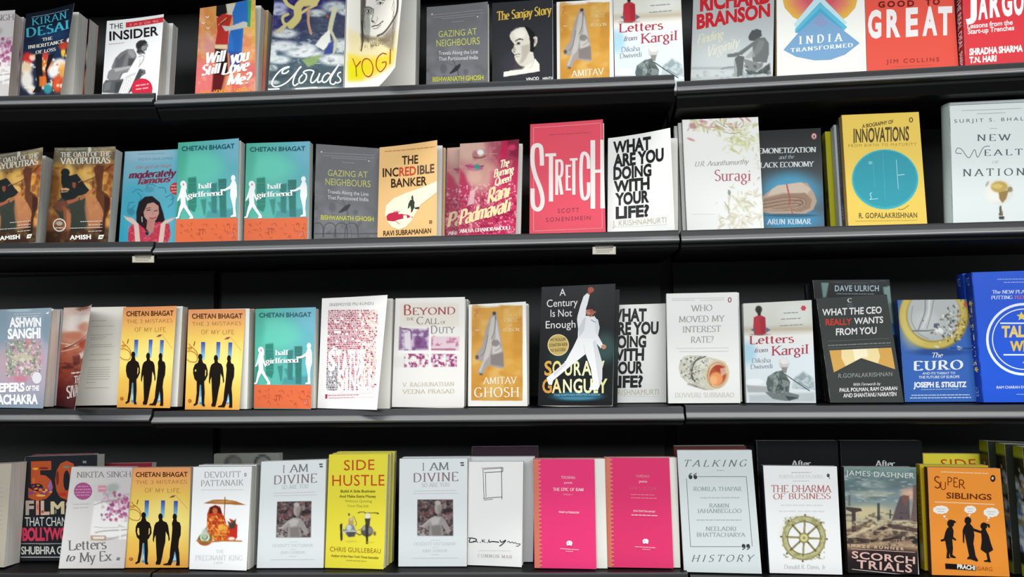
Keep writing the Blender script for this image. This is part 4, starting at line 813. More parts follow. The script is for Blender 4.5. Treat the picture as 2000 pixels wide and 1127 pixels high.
@design(330, 250, 4.175, 50, 70)
def half_gf(D):
    D.bg('54B79C', '6CB2CC', '58B8A4', '62B6B2'); D.blob('6FD8BE', 820, 330, 200, 120, .7, 1); D.blob('4AA894', 650, 250, 60, 160, .6, 1); D.blob('7CBCD0', 1120, 180, 120, 120, .6, 1)
    g = '34746C'
    D.pp('2C7C6C', [714, 412, 786, 406, 788, 640, 770, 690, 716, 660], .85, 8); D.pp(g, [968, 428, 1038, 424, 1036, 730, 985, 730], .95, 6); D.pp(g, [905, 465, 960, 455, 955, 700, 915, 690], .8, 8); D.pp('3A8478', [820, 590, 870, 580, 862, 700, 850, 720], .8, 10); D.pp('3F8080', [880, 610, 960, 600, 930, 700, 915, 690], .6, 10); D.pp('2E6E66', [625, 600, 660, 590, 650, 735, 612, 740], .6, 16); D.pp('3C7A84', [880, 680, 1110, 660, 1110, 735, 860, 735], .5, 30)
    for i in range(8): D.box('60A898', 716, 425 + i * 28, 786, 429 + i * 28, .5, 4); D.box('6098A0', 972, 440 + i * 22, 1034, 444 + i * 22, .5, 4)
    D.P('DE6C44', 612, 744, 1128, 733, 1125, 917, 608, 930)
    R = random.Random(4)
    for i in range(34):
        x, y = R.uniform(625, 1095), R.uniform(770, 900); D.S('B45234', 3.5, x, y, x + R.uniform(8, 26), y + R.uniform(-18, 4), x + R.uniform(4, 30), y + R.uniform(4, 24))
    D.L('A8482E', 5, 800, 825, 850, 820); D.L('A8482E', 5, 815, 823, 815, 855, 808, 862); D.L('A8482E', 5, 838, 822, 840, 862)
    w = 'F8FBFA'
    D.E(w, 676, 462, 25, 27); D.P(w, 690, 440, 704, 460, 706, 500, 694, 520, 672, 496); D.P(w, 660, 484, 696, 484, 700, 530, 722, 592, 714, 600, 694, 560, 698, 622, 722, 668, 758, 720, 760, 738, 738, 740, 724, 738, 736, 724, 680, 648, 656, 690, 642, 735, 612, 740, 612, 730, 630, 722, 645, 650, 656, 620, 654, 570, 632, 600, 625, 596, 648, 530, 655, 500); D.E('DE8AA0', 678, 466, 7, 10)
    D.E(w, 1098, 424, 19, 25); D.P(w, 1086, 446, 1116, 446, 1126, 480, 1128, 560, 1116, 600, 1112, 660, 1118, 712, 1116, 726, 1070, 728, 1074, 718, 1094, 708, 1092, 650, 1080, 600, 1070, 560, 1074, 506, 1030, 524, 990, 522, 988, 512, 1026, 508, 1070, 482)
    D.T('half', 800, 502, 922, 497, 40, w, 'S', .02); D.T('girlfriend', 715, 572, 1012, 556, 42, w, 'S', .01)
    D.T('CHETAN BHAGAT', 662, 195, 1112, 187, 36, '1E5A66', 'b', .02); D.S('D898A0', 4, 1062, 862, 1070, 880, 1082, 862, 1078, 846)
@design(720, 240, 4.175, 16, 20)
def banker(D):
    D.bg('EFC284')
    D.P('F3EED4', 560, 470, 558, 560, 420, 660, 340, 800, 300, 845, 245, 868, 190, 850, 150, 800, 132, 740, 140, 670, 200, 610, 300, 565, 420, 525)
    D.P('C22E4A', 142, 760, 160, 735, 230, 720, 250, 735, 320, 745, 362, 766, 300, 772, 240, 785, 200, 800, 150, 795); D.S('B02A40', 4, 205, 790, 240, 815, 255, 835, 240, 832); D.S('C22E4A', 5, 180, 742, 215, 718, 250, 720)
    k = '3A4234'
    D.P(k, 346, 588, 358, 586, 362, 625, 372, 640, 368, 670, 378, 684, 408, 678, 410, 695, 384, 700, 366, 690, 352, 720, 340, 728, 342, 700, 335, 670, 326, 690, 314, 694, 320, 655, 334, 625, 348, 618); D.E(k, 352, 606, 9, 12)
    D.DASH('C89058', 10, 130, 236, 540, 196)
    b = '3C2A1C'
    D.T('THE', 268, 334, 400, 324, 66, b, 'b'); D.T('INC', 114, 438, 240, 428, 68, b, 'b'); D.T('RED', 246, 428, 382, 416, 68, 'C84A34', 'b'); D.T('IBLE', 394, 414, 535, 400, 68, '5A4A44', 'b'); D.T('BANKER', 180, 522, 472, 500, 68, b, 'b')
    D.T('RAVI SUBRAMANIAN', 118, 920, 508, 896, 40, '4A2E1C', 'b'); D.FR('7A5A3A', 492, 792, 516, 818, 6); D.E('B08A5C', 504, 805, 5)
@design(720, 240, 4.175, 90, 110)
def rani(D):
    D.bg('C79A92', '8E2A44', 'B02E50', 'C02852'); D.mottle('E8A0B0', 40, .4, 8, .5, .8); D.blob('D8B4A4', 840, 220, 120, 110, .9, 1); D.blob('D0A294', 920, 420, 140, 130, .9, .9); D.pp('C81E50', [1090, 150, 1150, 130, 1120, 300, 1060, 330], .8, 24); D.pp('7A2038', [1130, 130, 1250, 130, 1240, 300, 1150, 260], .9, 40); D.blob('E04070', 1170, 200, 30, 26, .8, .9)
    D.pp('B82852', [745, 380, 790, 430, 860, 620, 800, 760, 720, 800], .85, 40); D.pp('C4305A', [1000, 400, 1240, 350, 1220, 760, 980, 640], .6, 60); D.mottle('F0C0CC', 12, .8, 5, .58, .75, (720, 500, 1230, 900)); D.mottle('8A1838', 30, .7, 7, .5, .75, (720, 600, 1230, 900))
    D.ps('6A3A30', 12, [860, 280, 910, 285, 950, 270], .8, 8); D.blob('9A4A58', 870, 265, 26, 40, .5); D.pp('C05A80', [785, 345, 830, 335, 880, 350, 940, 345, 930, 380, 860, 400, 810, 385], .9, 8); D.ps('7A2A48', 6, [790, 350, 860, 362, 940, 350], .9); D.blob('2E9A8E', 885, 362, 22, 26, .9, .5); D.blob('F0F0EE', 912, 240, 26, 22, 1, .5); D.ps('D8A878', 5, [940, 250, 1050, 252], .8)
    D.blob('E4B8A8', 860, 440, 60, 60, .6, 1); D.pp('EFE0DC', [830, 560, 870, 540, 860, 660, 800, 680], .7, 20)
    w = 'F0E2C0'
    D.T('The', 1075, 372, 1150, 352, 62, w, 'C'); D.T('Burning', 1020, 448, 1185, 408, 62, w, 'C'); D.T('Queen', 1030, 515, 1165, 478, 60, w, 'C'); D.T('Rani', 965, 660, 1160, 600, 112, 'F0D8A8', 'C'); D.T('Padmavati', 735, 835, 1168, 715, 112, 'F0D8A8', 'C')
    D.T('ANUJA CHANDRAMOULI', 738, 898, 1155, 868, 28, 'F4E8E4', 'S')
@design(1020, 220, 4.175, 12, 16)
def stretch(D):
    D.bg('E2495E')
    f = 'EE8C98'; D.L(f, 5, 92, 122, 640, 84, 652, 940, 92, 965, 92, 122); D.L(f, 3, 84, 940, 100, 940)
    D.DASH('B04454', 7, 220, 180, 560, 160)
    c = 'EFE6E2'
    D.S(c, 34, 160, 425, 158, 340, 150, 275, 118, 262, 88, 290, 84, 400, 105, 500, 150, 620, 165, 710, 150, 770, 120, 785, 92, 760, 84, 700, 84, 612)
    D.B(c, 186, 328, 275, 352, -4); D.B(c, 216, 340, 250, 718); D.B(c, 268, 375, 292, 664); D.S(c, 22, 280, 385, 320, 395, 318, 500, 280, 520); D.P(c, 290, 520, 312, 512, 334, 660, 308, 662)
    D.B(c, 352, 418, 372, 625); D.B(c, 352, 418, 396, 434, -2); D.B(c, 352, 508, 392, 522, -2); D.B(c, 352, 612, 398, 628, -2)
    D.B(c, 386, 366, 450, 384, -3); D.B(c, 406, 372, 432, 662)
    D.S(c, 28, 540, 450, 536, 360, 510, 325, 486, 345, 478, 450, 480, 600, 490, 680, 515, 695, 538, 660, 540, 560)
    D.B(c, 556, 220, 594, 778); D.B(c, 636, 216, 678, 776); D.B(c, 590, 458, 640, 484, -2)
    D.T('SCOTT', 288, 812, 462, 804, 34, '8E2A40', 'r', .22); D.T('SONENSHEIN', 192, 886, 556, 868, 34, '8E2A40', 'r', .22)
@design(1020, 220, 4.175, 20, 24)
def whatlife(D):
    D.bg('F1F1EE'); k = '262426'
    for s, x0, y0, x1, y1 in (('WHAT', 740, 325, 1048, 282), ('ARE YOU', 742, 430, 1152, 372), ('DOING', 742, 532, 1050, 494), ('WITH', 745, 636, 1035, 602), ('YOUR', 755, 742, 1030, 710), ('LIFE?', 760, 855, 1030, 830)): D.T(s, x0, y0, x1, y1, 92, k, 'k')
    D.T('J. KRISHNAMURTI', 735, 922, 1172, 890, 48, 'C4BCA4', 'r', .02); D.B('DEDAD0', 735, 928, 1180, 931, -24)
@design(1300, 210, 4.333, 80, 110)
def suragi(D):
    D.bg('F2F2EE'); R = random.Random(11)
    def leaf(x, y, L_, a, c): D.blob(c, x, y, L_, L_ * .3, .75, .7, a)
    for i in range(70):
        t = R.random(); x = 190 + 600 * t; y = R.gauss(150, 45) + 5
        leaf(x, y, R.uniform(14, 40), R.uniform(0, 180), R.choice(['C9C68E', 'D8D4A8', 'B9B870', 'C88A88', 'D8B0B0', 'A8A878', 'E6E2C4']))
    for i in range(70): leaf(R.gauss(650, 70), R.gauss(290, 60), R.uniform(14, 42), R.uniform(0, 180), R.choice(['D4D49A', 'E0E0B8', 'C4C488', 'EAEAD4']))
    for i in range(120): leaf(R.gauss(650, 110), R.gauss(900, 100), R.uniform(14, 42), R.uniform(0, 180), R.choice(['E2E0C8', 'D2D0B4', 'E9E7D8', 'C8C4A8', 'DCD2C4']))
    for i in range(26): leaf(R.gauss(770, 25), R.uniform(350, 760), R.uniform(8, 18), R.uniform(0, 180), R.choice(['E0E0CC', 'D4D2B8', 'C8C8B0']))
    for p in ([430, 110, 480, 150, 520, 170], [640, 170, 660, 140, 650, 110], [500, 210, 560, 220, 640, 210], [780, 600, 800, 590], [680, 920, 710, 930], [500, 800, 530, 850, 540, 900], [530, 700, 545, 740]): D.ps('8A8078', 5, p, .8, 4)
    D.blob('B87C84', 230, 155, 30, 26, .7, .8); D.blob('6E7A74', 540, 722, 14, 22, .6)
    for i, ch in enumerate('U.R. Ananthamurthy'): pass
    D.T('U.R. Ananthamurthy', 250, 502, 708, 478, 42, '9A9A96', 'i'); D.T('Suragi', 415, 622, 722, 622, 92, 'B86A7A', 's', .06); D.DASH('D4D2CE', 5, 225, 908, 430, 905)
@design(1300, 210, 4.333, 70, 110)
def demon(D):
    D.vg((0, '101112'), (.22, '232829'), (.5, '434C50'), (.62, '4A5E6A'), (1, '4E6A78')); D.blob('48A4CC', 1060, 720, 240, 160, .9, .9); D.blob('3E94C0', 1060, 950, 260, 90, .9, .8)
    D.pp('BCA48E', [820, 760, 900, 700, 950, 668, 1030, 660, 1120, 640, 1200, 650, 1255, 730, 1280, 800, 1250, 870, 1180, 905, 1050, 905, 900, 905, 810, 890], 1, 8); D.pp('D9C6B2', [900, 700, 950, 668, 1150, 645, 1230, 700, 1200, 740, 1000, 730, 860, 760], .9, 12)
    D.pp('9A7C66', [830, 780, 1000, 740, 1180, 730, 1240, 790, 1220, 860, 1140, 890, 830, 860], .9, 10)
    for i in range(6): D.ps('C8AE98' if i % 2 else '7A5E4E', 5, [825, 800 + i * 14, 1000, 770 + i * 14, 1120 - i * 6, 770 + i * 12, 1190 - i * 14, 800 + i * 6, 1150 - i * 6, 860 - i * 2, 1000, 880 - i * 2, 830, 880], .8, 5)
    D.ps('6E5444', 8, [1090, 800, 1140, 790, 1160, 815, 1120, 840], .8); D.ps('B04A50', 12, [1025, 662, 1050, 780, 1045, 830], .95, 5); D.ps('B86058', 10, [1060, 860, 1075, 905], .9, 5); D.blob('26485C', 1060, 918, 220, 14, .7)
    w = 'D4D8D8'
    D.T('DEMONETIZATION', 745, 398, 1275, 384, 44, w, 'S', .02); D.T('and the', 958, 446, 1088, 440, 34, 'A8B0B2', 'i'); D.T('BLACK ECONOMY', 770, 520, 1258, 508, 44, w, 'S', .03); D.T('ARUN KUMAR', 855, 992, 1235, 988, 42, 'D6E4EC', 'S', .06)
    D.E('C06A70', 1256, 246, 24, 28); D.E('EEDCDC', 1256, 246, 13, 20); D.E('3A2A2C', 1256, 248, 7, 15)
@design(1600, 190, 4.025, 12, 16)
def innov(D):
    D.bg('EBC955')
    D.E('2FA6B2', 518, 645, 262, 236); D.E('1F96A6', 518, 640, 250, 222); D.RING('56BCC4', 518, 645, 263, 237, 6)
    l = 'A8DCE0'; D.L(l, 4, 606, 490, 622, 720); D.L(l, 6, 618, 612, 670, 606); D.L('5CB8C4', 2, 420, 500, 440, 700); D.L('5CB8C4', 2, 500, 430, 520, 800); D.S(l, 6, 415, 750, 400, 760, 408, 780, 405, 805); D.L(l, 5, 395, 803, 462, 797); D.RING(l, 402, 515, 14, 12, 4); D.E(l, 402, 515, 4)
    D.S('3EA0B0', 2, 580, 750, 640, 725, 690, 740)
    k = '4A3A14'
    D.T('A BIOGRAPHY OF', 338, 242, 582, 205, 28, k, 'b'); D.T('INNOVATIONS', 270, 358, 706, 338, 108, k, 'b'); D.RING(k, 722, 178, 16, 20, 7)
    D.T('FROM BIRTH TO MATURITY', 230, 392, 765, 378, 22, 'A8883A', 'r', .2); D.T('R. GOPALAKRISHNAN', 312, 950, 770, 946, 40, '6A5620', 'b', .05); D.S('6A5620', 4, 620, 880, 660, 878, 706, 848); D.DASH('B89A48', 5, 285, 975, 770, 968)
@design(1600, 190, 4.025, 70, 100)
def wealth(D):
    D.bg('DDE5E3'); k = '4E5A5A'
    D.L('5A6866', 4, 1025, 215, 1012, 62, 1620, 36); D.DASH('7A8886', 4, 1120, 104, 1590, 86, 1240, 128, 1465, 118)
    D.T('SURJIT S. BHALLA', 1062, 195, 1700, 172, 26, k, 'r', .35); D.DASH('98A4A2', 5, 1340, 240, 1400, 238)
    D.T('NEW', 1240, 333, 1510, 328, 48, k, 's', .28); D.S(k, 5, 1120, 432, 1075, 425, 1085, 390, 1120, 400, 1175, 465, 1220, 400, 1245, 460, 1290, 385, 1340, 372); D.T('EALTH', 1300, 448, 1690, 438, 46, k, 's', .3)
    D.T('OF', 1362, 508, 1412, 507, 20, 'A8B4B2', 's'); D.T('NATIONS', 1128, 610, 1690, 600, 56, k, 's', .3)
    D.blob('D9D6CC', 1415, 735, 112, 100, .7, .2); D.blob('EDEBE4', 1380, 740, 80, 80, .8, .5); D.blob('B89A48', 1415, 695, 66, 46, .95, .4); D.blob('D8C070', 1400, 690, 40, 20, .8); D.pp('8A6A2A', [1410, 740, 1490, 720, 1470, 790, 1440, 825, 1415, 790], .9, 10); D.blob('6A5A30', 1500, 715, 20, 22, .7); D.blob('9A9080', 1320, 670, 10, 24, .7, .6, 30)
    D.pp('5A5040', [1418, 845, 1432, 845, 1445, 930, 1412, 930], 1, 4); D.pp('2E2C2A', [1412, 935, 1455, 935, 1455, 958, 1412, 958], 1, 4); D.ps('C8B060', 4, [1428, 850, 1432, 920], .8)
# third shelf
@design(0, 570, 4.174, 70, 100)
def sanghi(D):
    D.vg((0, '8E9FAC'), (.3, '95A2B0'), (.5, 'B4A4B2'), (.8, 'A9A0B0'), (1, '8496A6')); D.blob('7C93A2', 20, 330, 60, 160, .7, 1); D.blob('6F8796', 390, 300, 60, 120, .6, 1); D.blob('B8A0A8', 20, 560, 60, 120, .6, 1)
    D.pp('C98A9C', [90, 390, 330, 390, 350, 560, 300, 700, 60, 740, 40, 560], .6, 60); D.box('D47080', 200, 390, 238, 450, .8, 12); D.box('C27888', 110, 690, 210, 740, .7, 30)
    D.mottle('8C9A86', 30, .9, 3, .4, .65, (40, 400, 330, 690)); D.mottle('C9CBAA', 24, .8, 9, .52, .75, (50, 430, 320, 640)); D.mottle('5F7468', 20, .7, 14, .55, .75, (40, 400, 330, 690)); D.mottle('E4DCDC', 14, .8, 24, .6, .75, (40, 400, 340, 700)); D.blob('C8CCA8', 180, 540, 90, 26, .6)
    D.blob('C4D8E0', 150, 150, 100, 14, .5); D.DASH('C0CCD4', 7, 110, 185, 330, 180, 120, 205, 310, 200)
    w = 'F2F2F4'
    D.T('ASHWIN', 72, 288, 332, 286, 74, w, 'k', -.02); D.T('SANGHI', 58, 385, 328, 378, 78, w, 'k', -.02); D.T('KEEPERS', -110, 820, 196, 812, 66, w, 'k', -.02); D.T('OF THE', 205, 810, 318, 806, 38, w, 'k'); D.T('KALACHAKRA', -150, 918, 308, 912, 72, w, 'k', -.03)
    D.E('DDDDE0', 298, 705, 40, 48); D.P('EDEDF0', 370, 178, 400, 160, 392, 182)
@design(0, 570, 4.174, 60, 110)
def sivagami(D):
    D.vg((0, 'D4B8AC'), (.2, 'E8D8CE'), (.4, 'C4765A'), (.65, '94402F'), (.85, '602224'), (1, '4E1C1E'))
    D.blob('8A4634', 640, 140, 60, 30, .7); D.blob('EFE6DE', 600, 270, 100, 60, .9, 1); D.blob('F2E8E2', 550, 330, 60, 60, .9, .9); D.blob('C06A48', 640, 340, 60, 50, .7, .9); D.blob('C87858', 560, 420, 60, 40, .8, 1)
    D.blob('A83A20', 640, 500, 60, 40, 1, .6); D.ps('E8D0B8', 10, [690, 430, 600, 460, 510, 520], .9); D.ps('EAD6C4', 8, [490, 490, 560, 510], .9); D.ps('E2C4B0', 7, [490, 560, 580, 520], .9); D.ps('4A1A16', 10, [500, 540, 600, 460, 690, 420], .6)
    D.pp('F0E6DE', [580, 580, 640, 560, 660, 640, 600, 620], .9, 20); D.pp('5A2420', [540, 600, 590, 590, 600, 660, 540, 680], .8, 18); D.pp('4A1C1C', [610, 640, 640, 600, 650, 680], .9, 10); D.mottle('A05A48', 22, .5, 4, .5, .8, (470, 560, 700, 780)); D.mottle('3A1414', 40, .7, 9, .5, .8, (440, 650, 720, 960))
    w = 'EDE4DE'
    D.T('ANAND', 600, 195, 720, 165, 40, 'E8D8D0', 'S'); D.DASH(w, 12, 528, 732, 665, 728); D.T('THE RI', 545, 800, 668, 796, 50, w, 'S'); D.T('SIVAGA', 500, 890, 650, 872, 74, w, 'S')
@design(0, 867, 4.333, 40, 70)
def three_men(D):
    D.vg((0, 'E89A66'), (.1, 'EAA866'), (.3, 'ECC860'), (.55, 'F2DC78'), (.85, 'EEC05A'), (1, 'E6A24C')); D.blob('F6E48C', 1400, 640, 200, 180, .6, 1); D.blob('E8B048', 1130, 880, 120, 120, .4, 1)
    k = '1A140F'; bl = '4460B0'
    for x0, y0, x1 in ((1226, 468, 1262), (1364, 468, 1398), (1472, 472, 1506)):
        for i in range(12):
            t = i / 11; c = srgb('3E54A6') * (1 - t) + srgb('8ED0EA') * t; D.B('%02X%02X%02X' % tuple(int(v * 255) for v in c), x0 - i * .3, y0 + i * 12, x1 - i * .6, y0 + i * 12 + 12.5)
    D.pp('3E8EC0', [1200, 1000, 1206, 830, 1222, 820, 1232, 1010], 1, 5); D.pp('BEE6F4', [1204, 980, 1212, 880, 1222, 980], .9, 8); D.pp('3E8EC0', [1460, 1000, 1470, 930, 1485, 900, 1500, 990], 1, 5); D.pp('C4E8F4', [1466, 980, 1480, 930, 1492, 980], .9, 8)
    D.E(k, 1217, 592, 20, 26); D.P(k, 1204, 610, 1232, 610, 1240, 640, 1268, 656, 1282, 700, 1284, 744, 1262, 788, 1250, 800, 1254, 900, 1248, 990, 1258, 1018, 1232, 1018, 1226, 990, 1222, 830, 1208, 830, 1200, 920, 1184, 1000, 1150, 1016, 1144, 1004, 1164, 990, 1178, 900, 1180, 800, 1160, 780, 1148, 730, 1150, 690, 1166, 656, 1194, 640)
    D.P('ECCB66', 1166, 700, 1178, 700, 1182, 760, 1172, 764, 1162, 735); D.P('ECCB66', 1262, 700, 1270, 705, 1268, 745, 1258, 760)
    D.E(k, 1360, 604, 19, 28); D.P(k, 1348, 620, 1374, 620, 1380, 640, 1410, 652, 1424, 680, 1434, 760, 1438, 800, 1428, 816, 1424, 770, 1404, 730, 1400, 820, 1386, 880, 1372, 960, 1362, 1000, 1356, 1020, 1320, 1020, 1318, 1004, 1328, 980, 1322, 860, 1318, 760, 1306, 790, 1304, 826, 1294, 806, 1298, 740, 1308, 680, 1320, 656, 1346, 642)
    D.E(k, 1480, 606, 18, 28); D.P(k, 1470, 622, 1494, 622, 1500, 645, 1522, 654, 1532, 690, 1530, 760, 1516, 800, 1510, 860, 1518, 920, 1522, 1000, 1522, 1028, 1488, 1028, 1494, 1000, 1490, 930, 1480, 900, 1468, 960, 1458, 1000, 1446, 1026, 1382, 1024, 1384, 1014, 1418, 1006, 1436, 960, 1440, 900, 1452, 800, 1460, 700, 1456, 660)
    c = 'B87420'
    D.S(c, 6, 1098, 545, 1140, 545, 1180, 570, 1190, 610, 1170, 635, 1120, 630, 1094, 612); D.S(c, 6, 1100, 520, 1140, 510, 1165, 530, 1190, 560, 1188, 600); D.S('C05A28', 5, 1112, 480, 1130, 500, 1140, 520, 1110, 530); D.L('5A3A20', 6, 1160, 500, 1170, 462); D.P('8A4A50', 1432, 446, 1460, 428, 1488, 426, 1470, 442); D.L('D89A60', 3, 1488, 426, 1590, 540)
    D.T('CHETAN BHAGAT', 1150, 276, 1588, 274, 38, '5A3010', 'b', .03); g = '9A7028'
    D.T('THE 3 MISTAKES', 1152, 334, 1582, 328, 28, g, 'n', .1); D.T('OF MY LIFE', 1228, 402, 1520, 404, 34, g, 'n', .12); D.RING('A85820', 1110, 970, 17, 15, 6); D.S('A85820', 5, 1104, 968, 1112, 976, 1118, 962)
@design(600, 560, 4.174, 60, 90)
def status(D):
    D.bg('F6F4F2')
    R = random.Random(3); cols = ['C0506A', 'B24860', 'CC6A7E', 'A04A60', 'D4909A', 'B85A70', 'D8A0A4']; y = 200; fac = {}
    while y < 862:
        h = R.choice([10, 12, 14, 16]); k0 = (y - 200) * .03; x = 168 - k0 + R.uniform(0, 4)
        while x < 566 - k0:
            w = R.choice([5, 8, 11, 15, 20]); t = (x - 168 + k0) / 400; pale = t > .55 and R.random() < (t - .42) * 1.25
            c = R.choice(['EBC4B4', 'F2DEC8', 'EED0C0']) if pale else (R.choice(['77707E', '8A7E8C', '68646E']) if y > 640 and t < .25 else R.choice(cols))
            if R.random() < .93:
                v, f = fac.setdefault(c, ([], [])); n = len(v); g = R.uniform(.7, 1) * h; v += [(x, y), (x + w, y), (x + w, y + g), (x, y + g)]; f.append((n, n + 1, n + 2, n + 3))
                if w > 10 and R.random() < .5: v += [(x, y - 3), (x + w * .5, y - 3), (x + w * .5, y), (x, y)]; f.append((n + 4, n + 5, n + 6, n + 7))
            x += w + R.choice([2.5, 3, 5])
        y += h + 3
    for c, (v, f) in fac.items(): D._add(v, f, c)
    D.layer += 2
    w = 'FAF8F6'
    for ch, a, b in (('S', 162, 228), ('T', 225, 278), ('A', 272, 330), ('T', 322, 372), ('U', 366, 418), ('S', 412, 466)): D.T(ch, a + 4, 705, b - 4, 700, 152, w, 'k')
    for ch, a, b in (('S', 238, 300), ('I', 300, 330), ('N', 332, 395), ('G', 396, 452), ('L', 452, 490), ('E', 488, 528)): D.T(ch, a + 4, 865, b - 4, 858, 152, w, 'k')
    D.T('SREEMOYEE PIU KUNDU', 178, 166, 538, 154, 26, '9A9694', 'r', .05); D.DASH('C06A7A', 6, 160, 900, 420, 894, 175, 918, 380, 914); D.FR('D8A8B0', 146, 888, 540, 918, 2, -8); D.P('B83A50', 144, 888, 160, 886, 160, 918, 144, 920)
@design(600, 560, 4.174, 60, 90)
def beyond(D):
    D.bg('F0EDE8'); D.box('E6DCCC', 755, 130, 1240, 320, .6, 20); p = (745, 320, 1245, 520)
    D.pp('C9B6CC', [755, 330, 1000, 340, 990, 515, 745, 515], .8, 12); D.mottle('7E5688', 30, .9, 4, .45, .7, (750, 330, 995, 512)); D.pp('6E3C74', [870, 400, 960, 400, 985, 500, 870, 505], .7, 30); D.pp('E9E2EA', [790, 370, 840, 360, 845, 500, 800, 505], .85, 16); D.ps('5E3A66', 12, [760, 335, 840, 350, 850, 420], .7); D.pp('8A6A92', [750, 320, 768, 320, 775, 500, 745, 510], .7, 10)
    D.pp('E2C4D0', [1005, 400, 1245, 400, 1235, 515, 1000, 515], .8, 12); D.mottle('B86A8C', 26, .8, 12, .5, .72, (1005, 390, 1245, 512)); D.box('9A5078', 1010, 498, 1210, 512, .8, 6)
    D.mottle('9A3C70', 22, 1, 22, .42, .6, (790, 540, 1220, 650)); D.mottle('E9E0E4', 14, .8, 5, .5, .65, (780, 540, 1230, 650)); D.blob('E8E4E0', 720, 610, 80, 50, .9); D.box('F4F2EE', 740, 514, 1240, 540, 1, 5); D.box('F4F2EE', 990, 330, 1010, 660, 1, 5); D.box('B87098', 1015, 540, 1210, 546, .7, 5)
    g = '8E8886'
    D.T('B', 790, 228, 850, 227, 80, 'B04A50', 's'); D.T('EYOND', 862, 226, 1208, 220, 56, 'A85A60', 's', .06); D.T('THE', 806, 272, 872, 268, 22, g, 's'); D.T('C', 890, 302, 948, 300, 58, g, 's'); D.T('ALL', 955, 300, 1076, 298, 44, g, 's', .04); D.T('OF', 1088, 298, 1130, 297, 22, g, 's')
    D.T('D', 1010, 376, 1062, 374, 62, g, 's'); D.T('UTY', 1072, 374, 1205, 370, 48, g, 's', .06)
    c = 'C9BEAC'; D.T('V. RAGHUNATHAN', 775, 812, 1198, 804, 34, c, 's', .06); D.T('VEENA PRASAD', 775, 868, 1200, 864, 34, c, 's', .06)
@design(900, 540, 3.886, 70, 110)
def century(D):
    D.bg('121315', '161819', '191B1C', '1B2122'); D.blob('24262A', 1000, 130, 60, 200, .5, 1); D.blob('3A5A58', 1090, 540, 90, 110, .8, 1); D.blob('2E4A4A', 800, 620, 120, 60, .6, 1); D.blob('2E6E88', 880, 910, 190, 36, .95, .7); D.blob('6AA0B4', 880, 925, 130, 10, .5); D.blob('1A1C1E', 960, 965, 250, 20, .8)
    w = 'EAEAE8'
    D.T('A', 748, 148, 794, 146, 54, w, 'r'); D.T('Century', 652, 234, 885, 222, 56, w, 'r'); D.T('Is Not', 680, 308, 842, 304, 54, w, 'r'); D.T('Enough', 644, 396, 868, 390, 56, w, 'r')
    D.E('C9AE68', 738, 522, 80, 82); D.RING('E8D8A0', 738, 522, 80, 82, 6); k = '5A4A20'
    D.T('MY ROLLER', 680, 494, 795, 486, 20, k, 'b'); D.T('COASTER RIDE', 668, 534, 808, 526, 20, k, 'b'); D.T('TO SUCCESS', 678, 574, 792, 566, 20, k, 'b')
    for ch, a, b, c in (('S', 634, 690, 'D8A848'), ('O', 694, 762, 'E8DC8C'), ('U', 786, 842, 'EEEBB4'), ('R', 856, 912, 'F0EEC0'), ('A', 916, 990, 'F0EEC0'), ('V', 1020, 1090, 'E8E8A8')): D.T(ch, a, 752, b, 748, 104, c, 'b')
    for ch, a, b, c in (('G', 618, 690, 'D89A48'), ('A', 690, 762, 'F0E0A0'), ('N', 774, 840, 'F4F2C8'), ('G', 852, 920, 'F4F2C8'), ('U', 930, 996, 'F2F0B8'), ('L', 1006, 1040, 'EEEEB0'), ('Y', 1040, 1112, 'E4E49A')): D.T(ch, a, 884, b, 882, 102, c, 'b')
    D.T('THE CAPTAIN WRITES A BOOK', 705, 908, 1060, 904, 14, '9AC4D2', 'r')
    t = 'E9EAEC'
    D.P(t, 960, 125, 976, 140, 955, 230, 945, 300, 1000, 305, 1040, 330, 1052, 390, 1040, 450, 1068, 500, 1078, 520, 1062, 548, 1020, 500, 1018, 480, 885, 470, 888, 400, 880, 330, 884, 300, 906, 220, 930, 150)
    D.P('F0F0F0', 884, 468, 1020, 478, 1050, 580, 1074, 660, 1072, 780, 1040, 862, 985, 862, 970, 856, 1000, 800, 985, 700, 945, 590, 820, 690, 700, 790, 690, 824, 665, 822, 650, 770, 700, 730, 790, 650, 850, 540)
    D.P('D8D8DC', 1000, 500, 1020, 480, 1052, 590, 1074, 660, 1072, 780, 1050, 840, 1030, 700); D.P('CED2D6', 930, 320, 948, 305, 935, 410, 900, 460, 890, 400); D.P('D6D9DC', 1020, 330, 1040, 332, 1050, 390, 1036, 450, 1018, 420); D.P('DADCE0', 700, 735, 790, 655, 800, 670, 710, 760); D.L('C4C6CA', 3, 945, 590, 930, 520)
    s = 'A8604A'
    D.E('A85040', 985, 102, 24, 22); D.P('A04838', 965, 118, 985, 124, 976, 142, 958, 128); D.P(s, 950, 252, 1008, 250, 1010, 285, 985, 310, 962, 300, 946, 276); D.P('C8806A', 952, 260, 975, 252, 972, 300, 955, 285); D.P('1E1616', 946, 255, 955, 222, 985, 214, 1010, 226, 1018, 262, 1004, 262, 996, 246, 962, 252); D.P('1E1616', 960, 262, 974, 260, 974, 264, 960, 266); D.P('1E1616', 984, 262, 1000, 260, 1000, 264, 984, 266); D.E('5A1418', 976, 290, 9, 8); D.E('E8E0DC', 976, 286, 6, 2.5); D.E(s, 1016, 272, 6, 10)
    D.P('E6E8EA', 960, 305, 985, 318, 1012, 300, 1030, 330, 990, 330); D.L('3A4A6A', 4, 985, 330, 1020, 350); D.P('C08A68', 1062, 530, 1082, 515, 1104, 526, 1100, 548, 1078, 556)
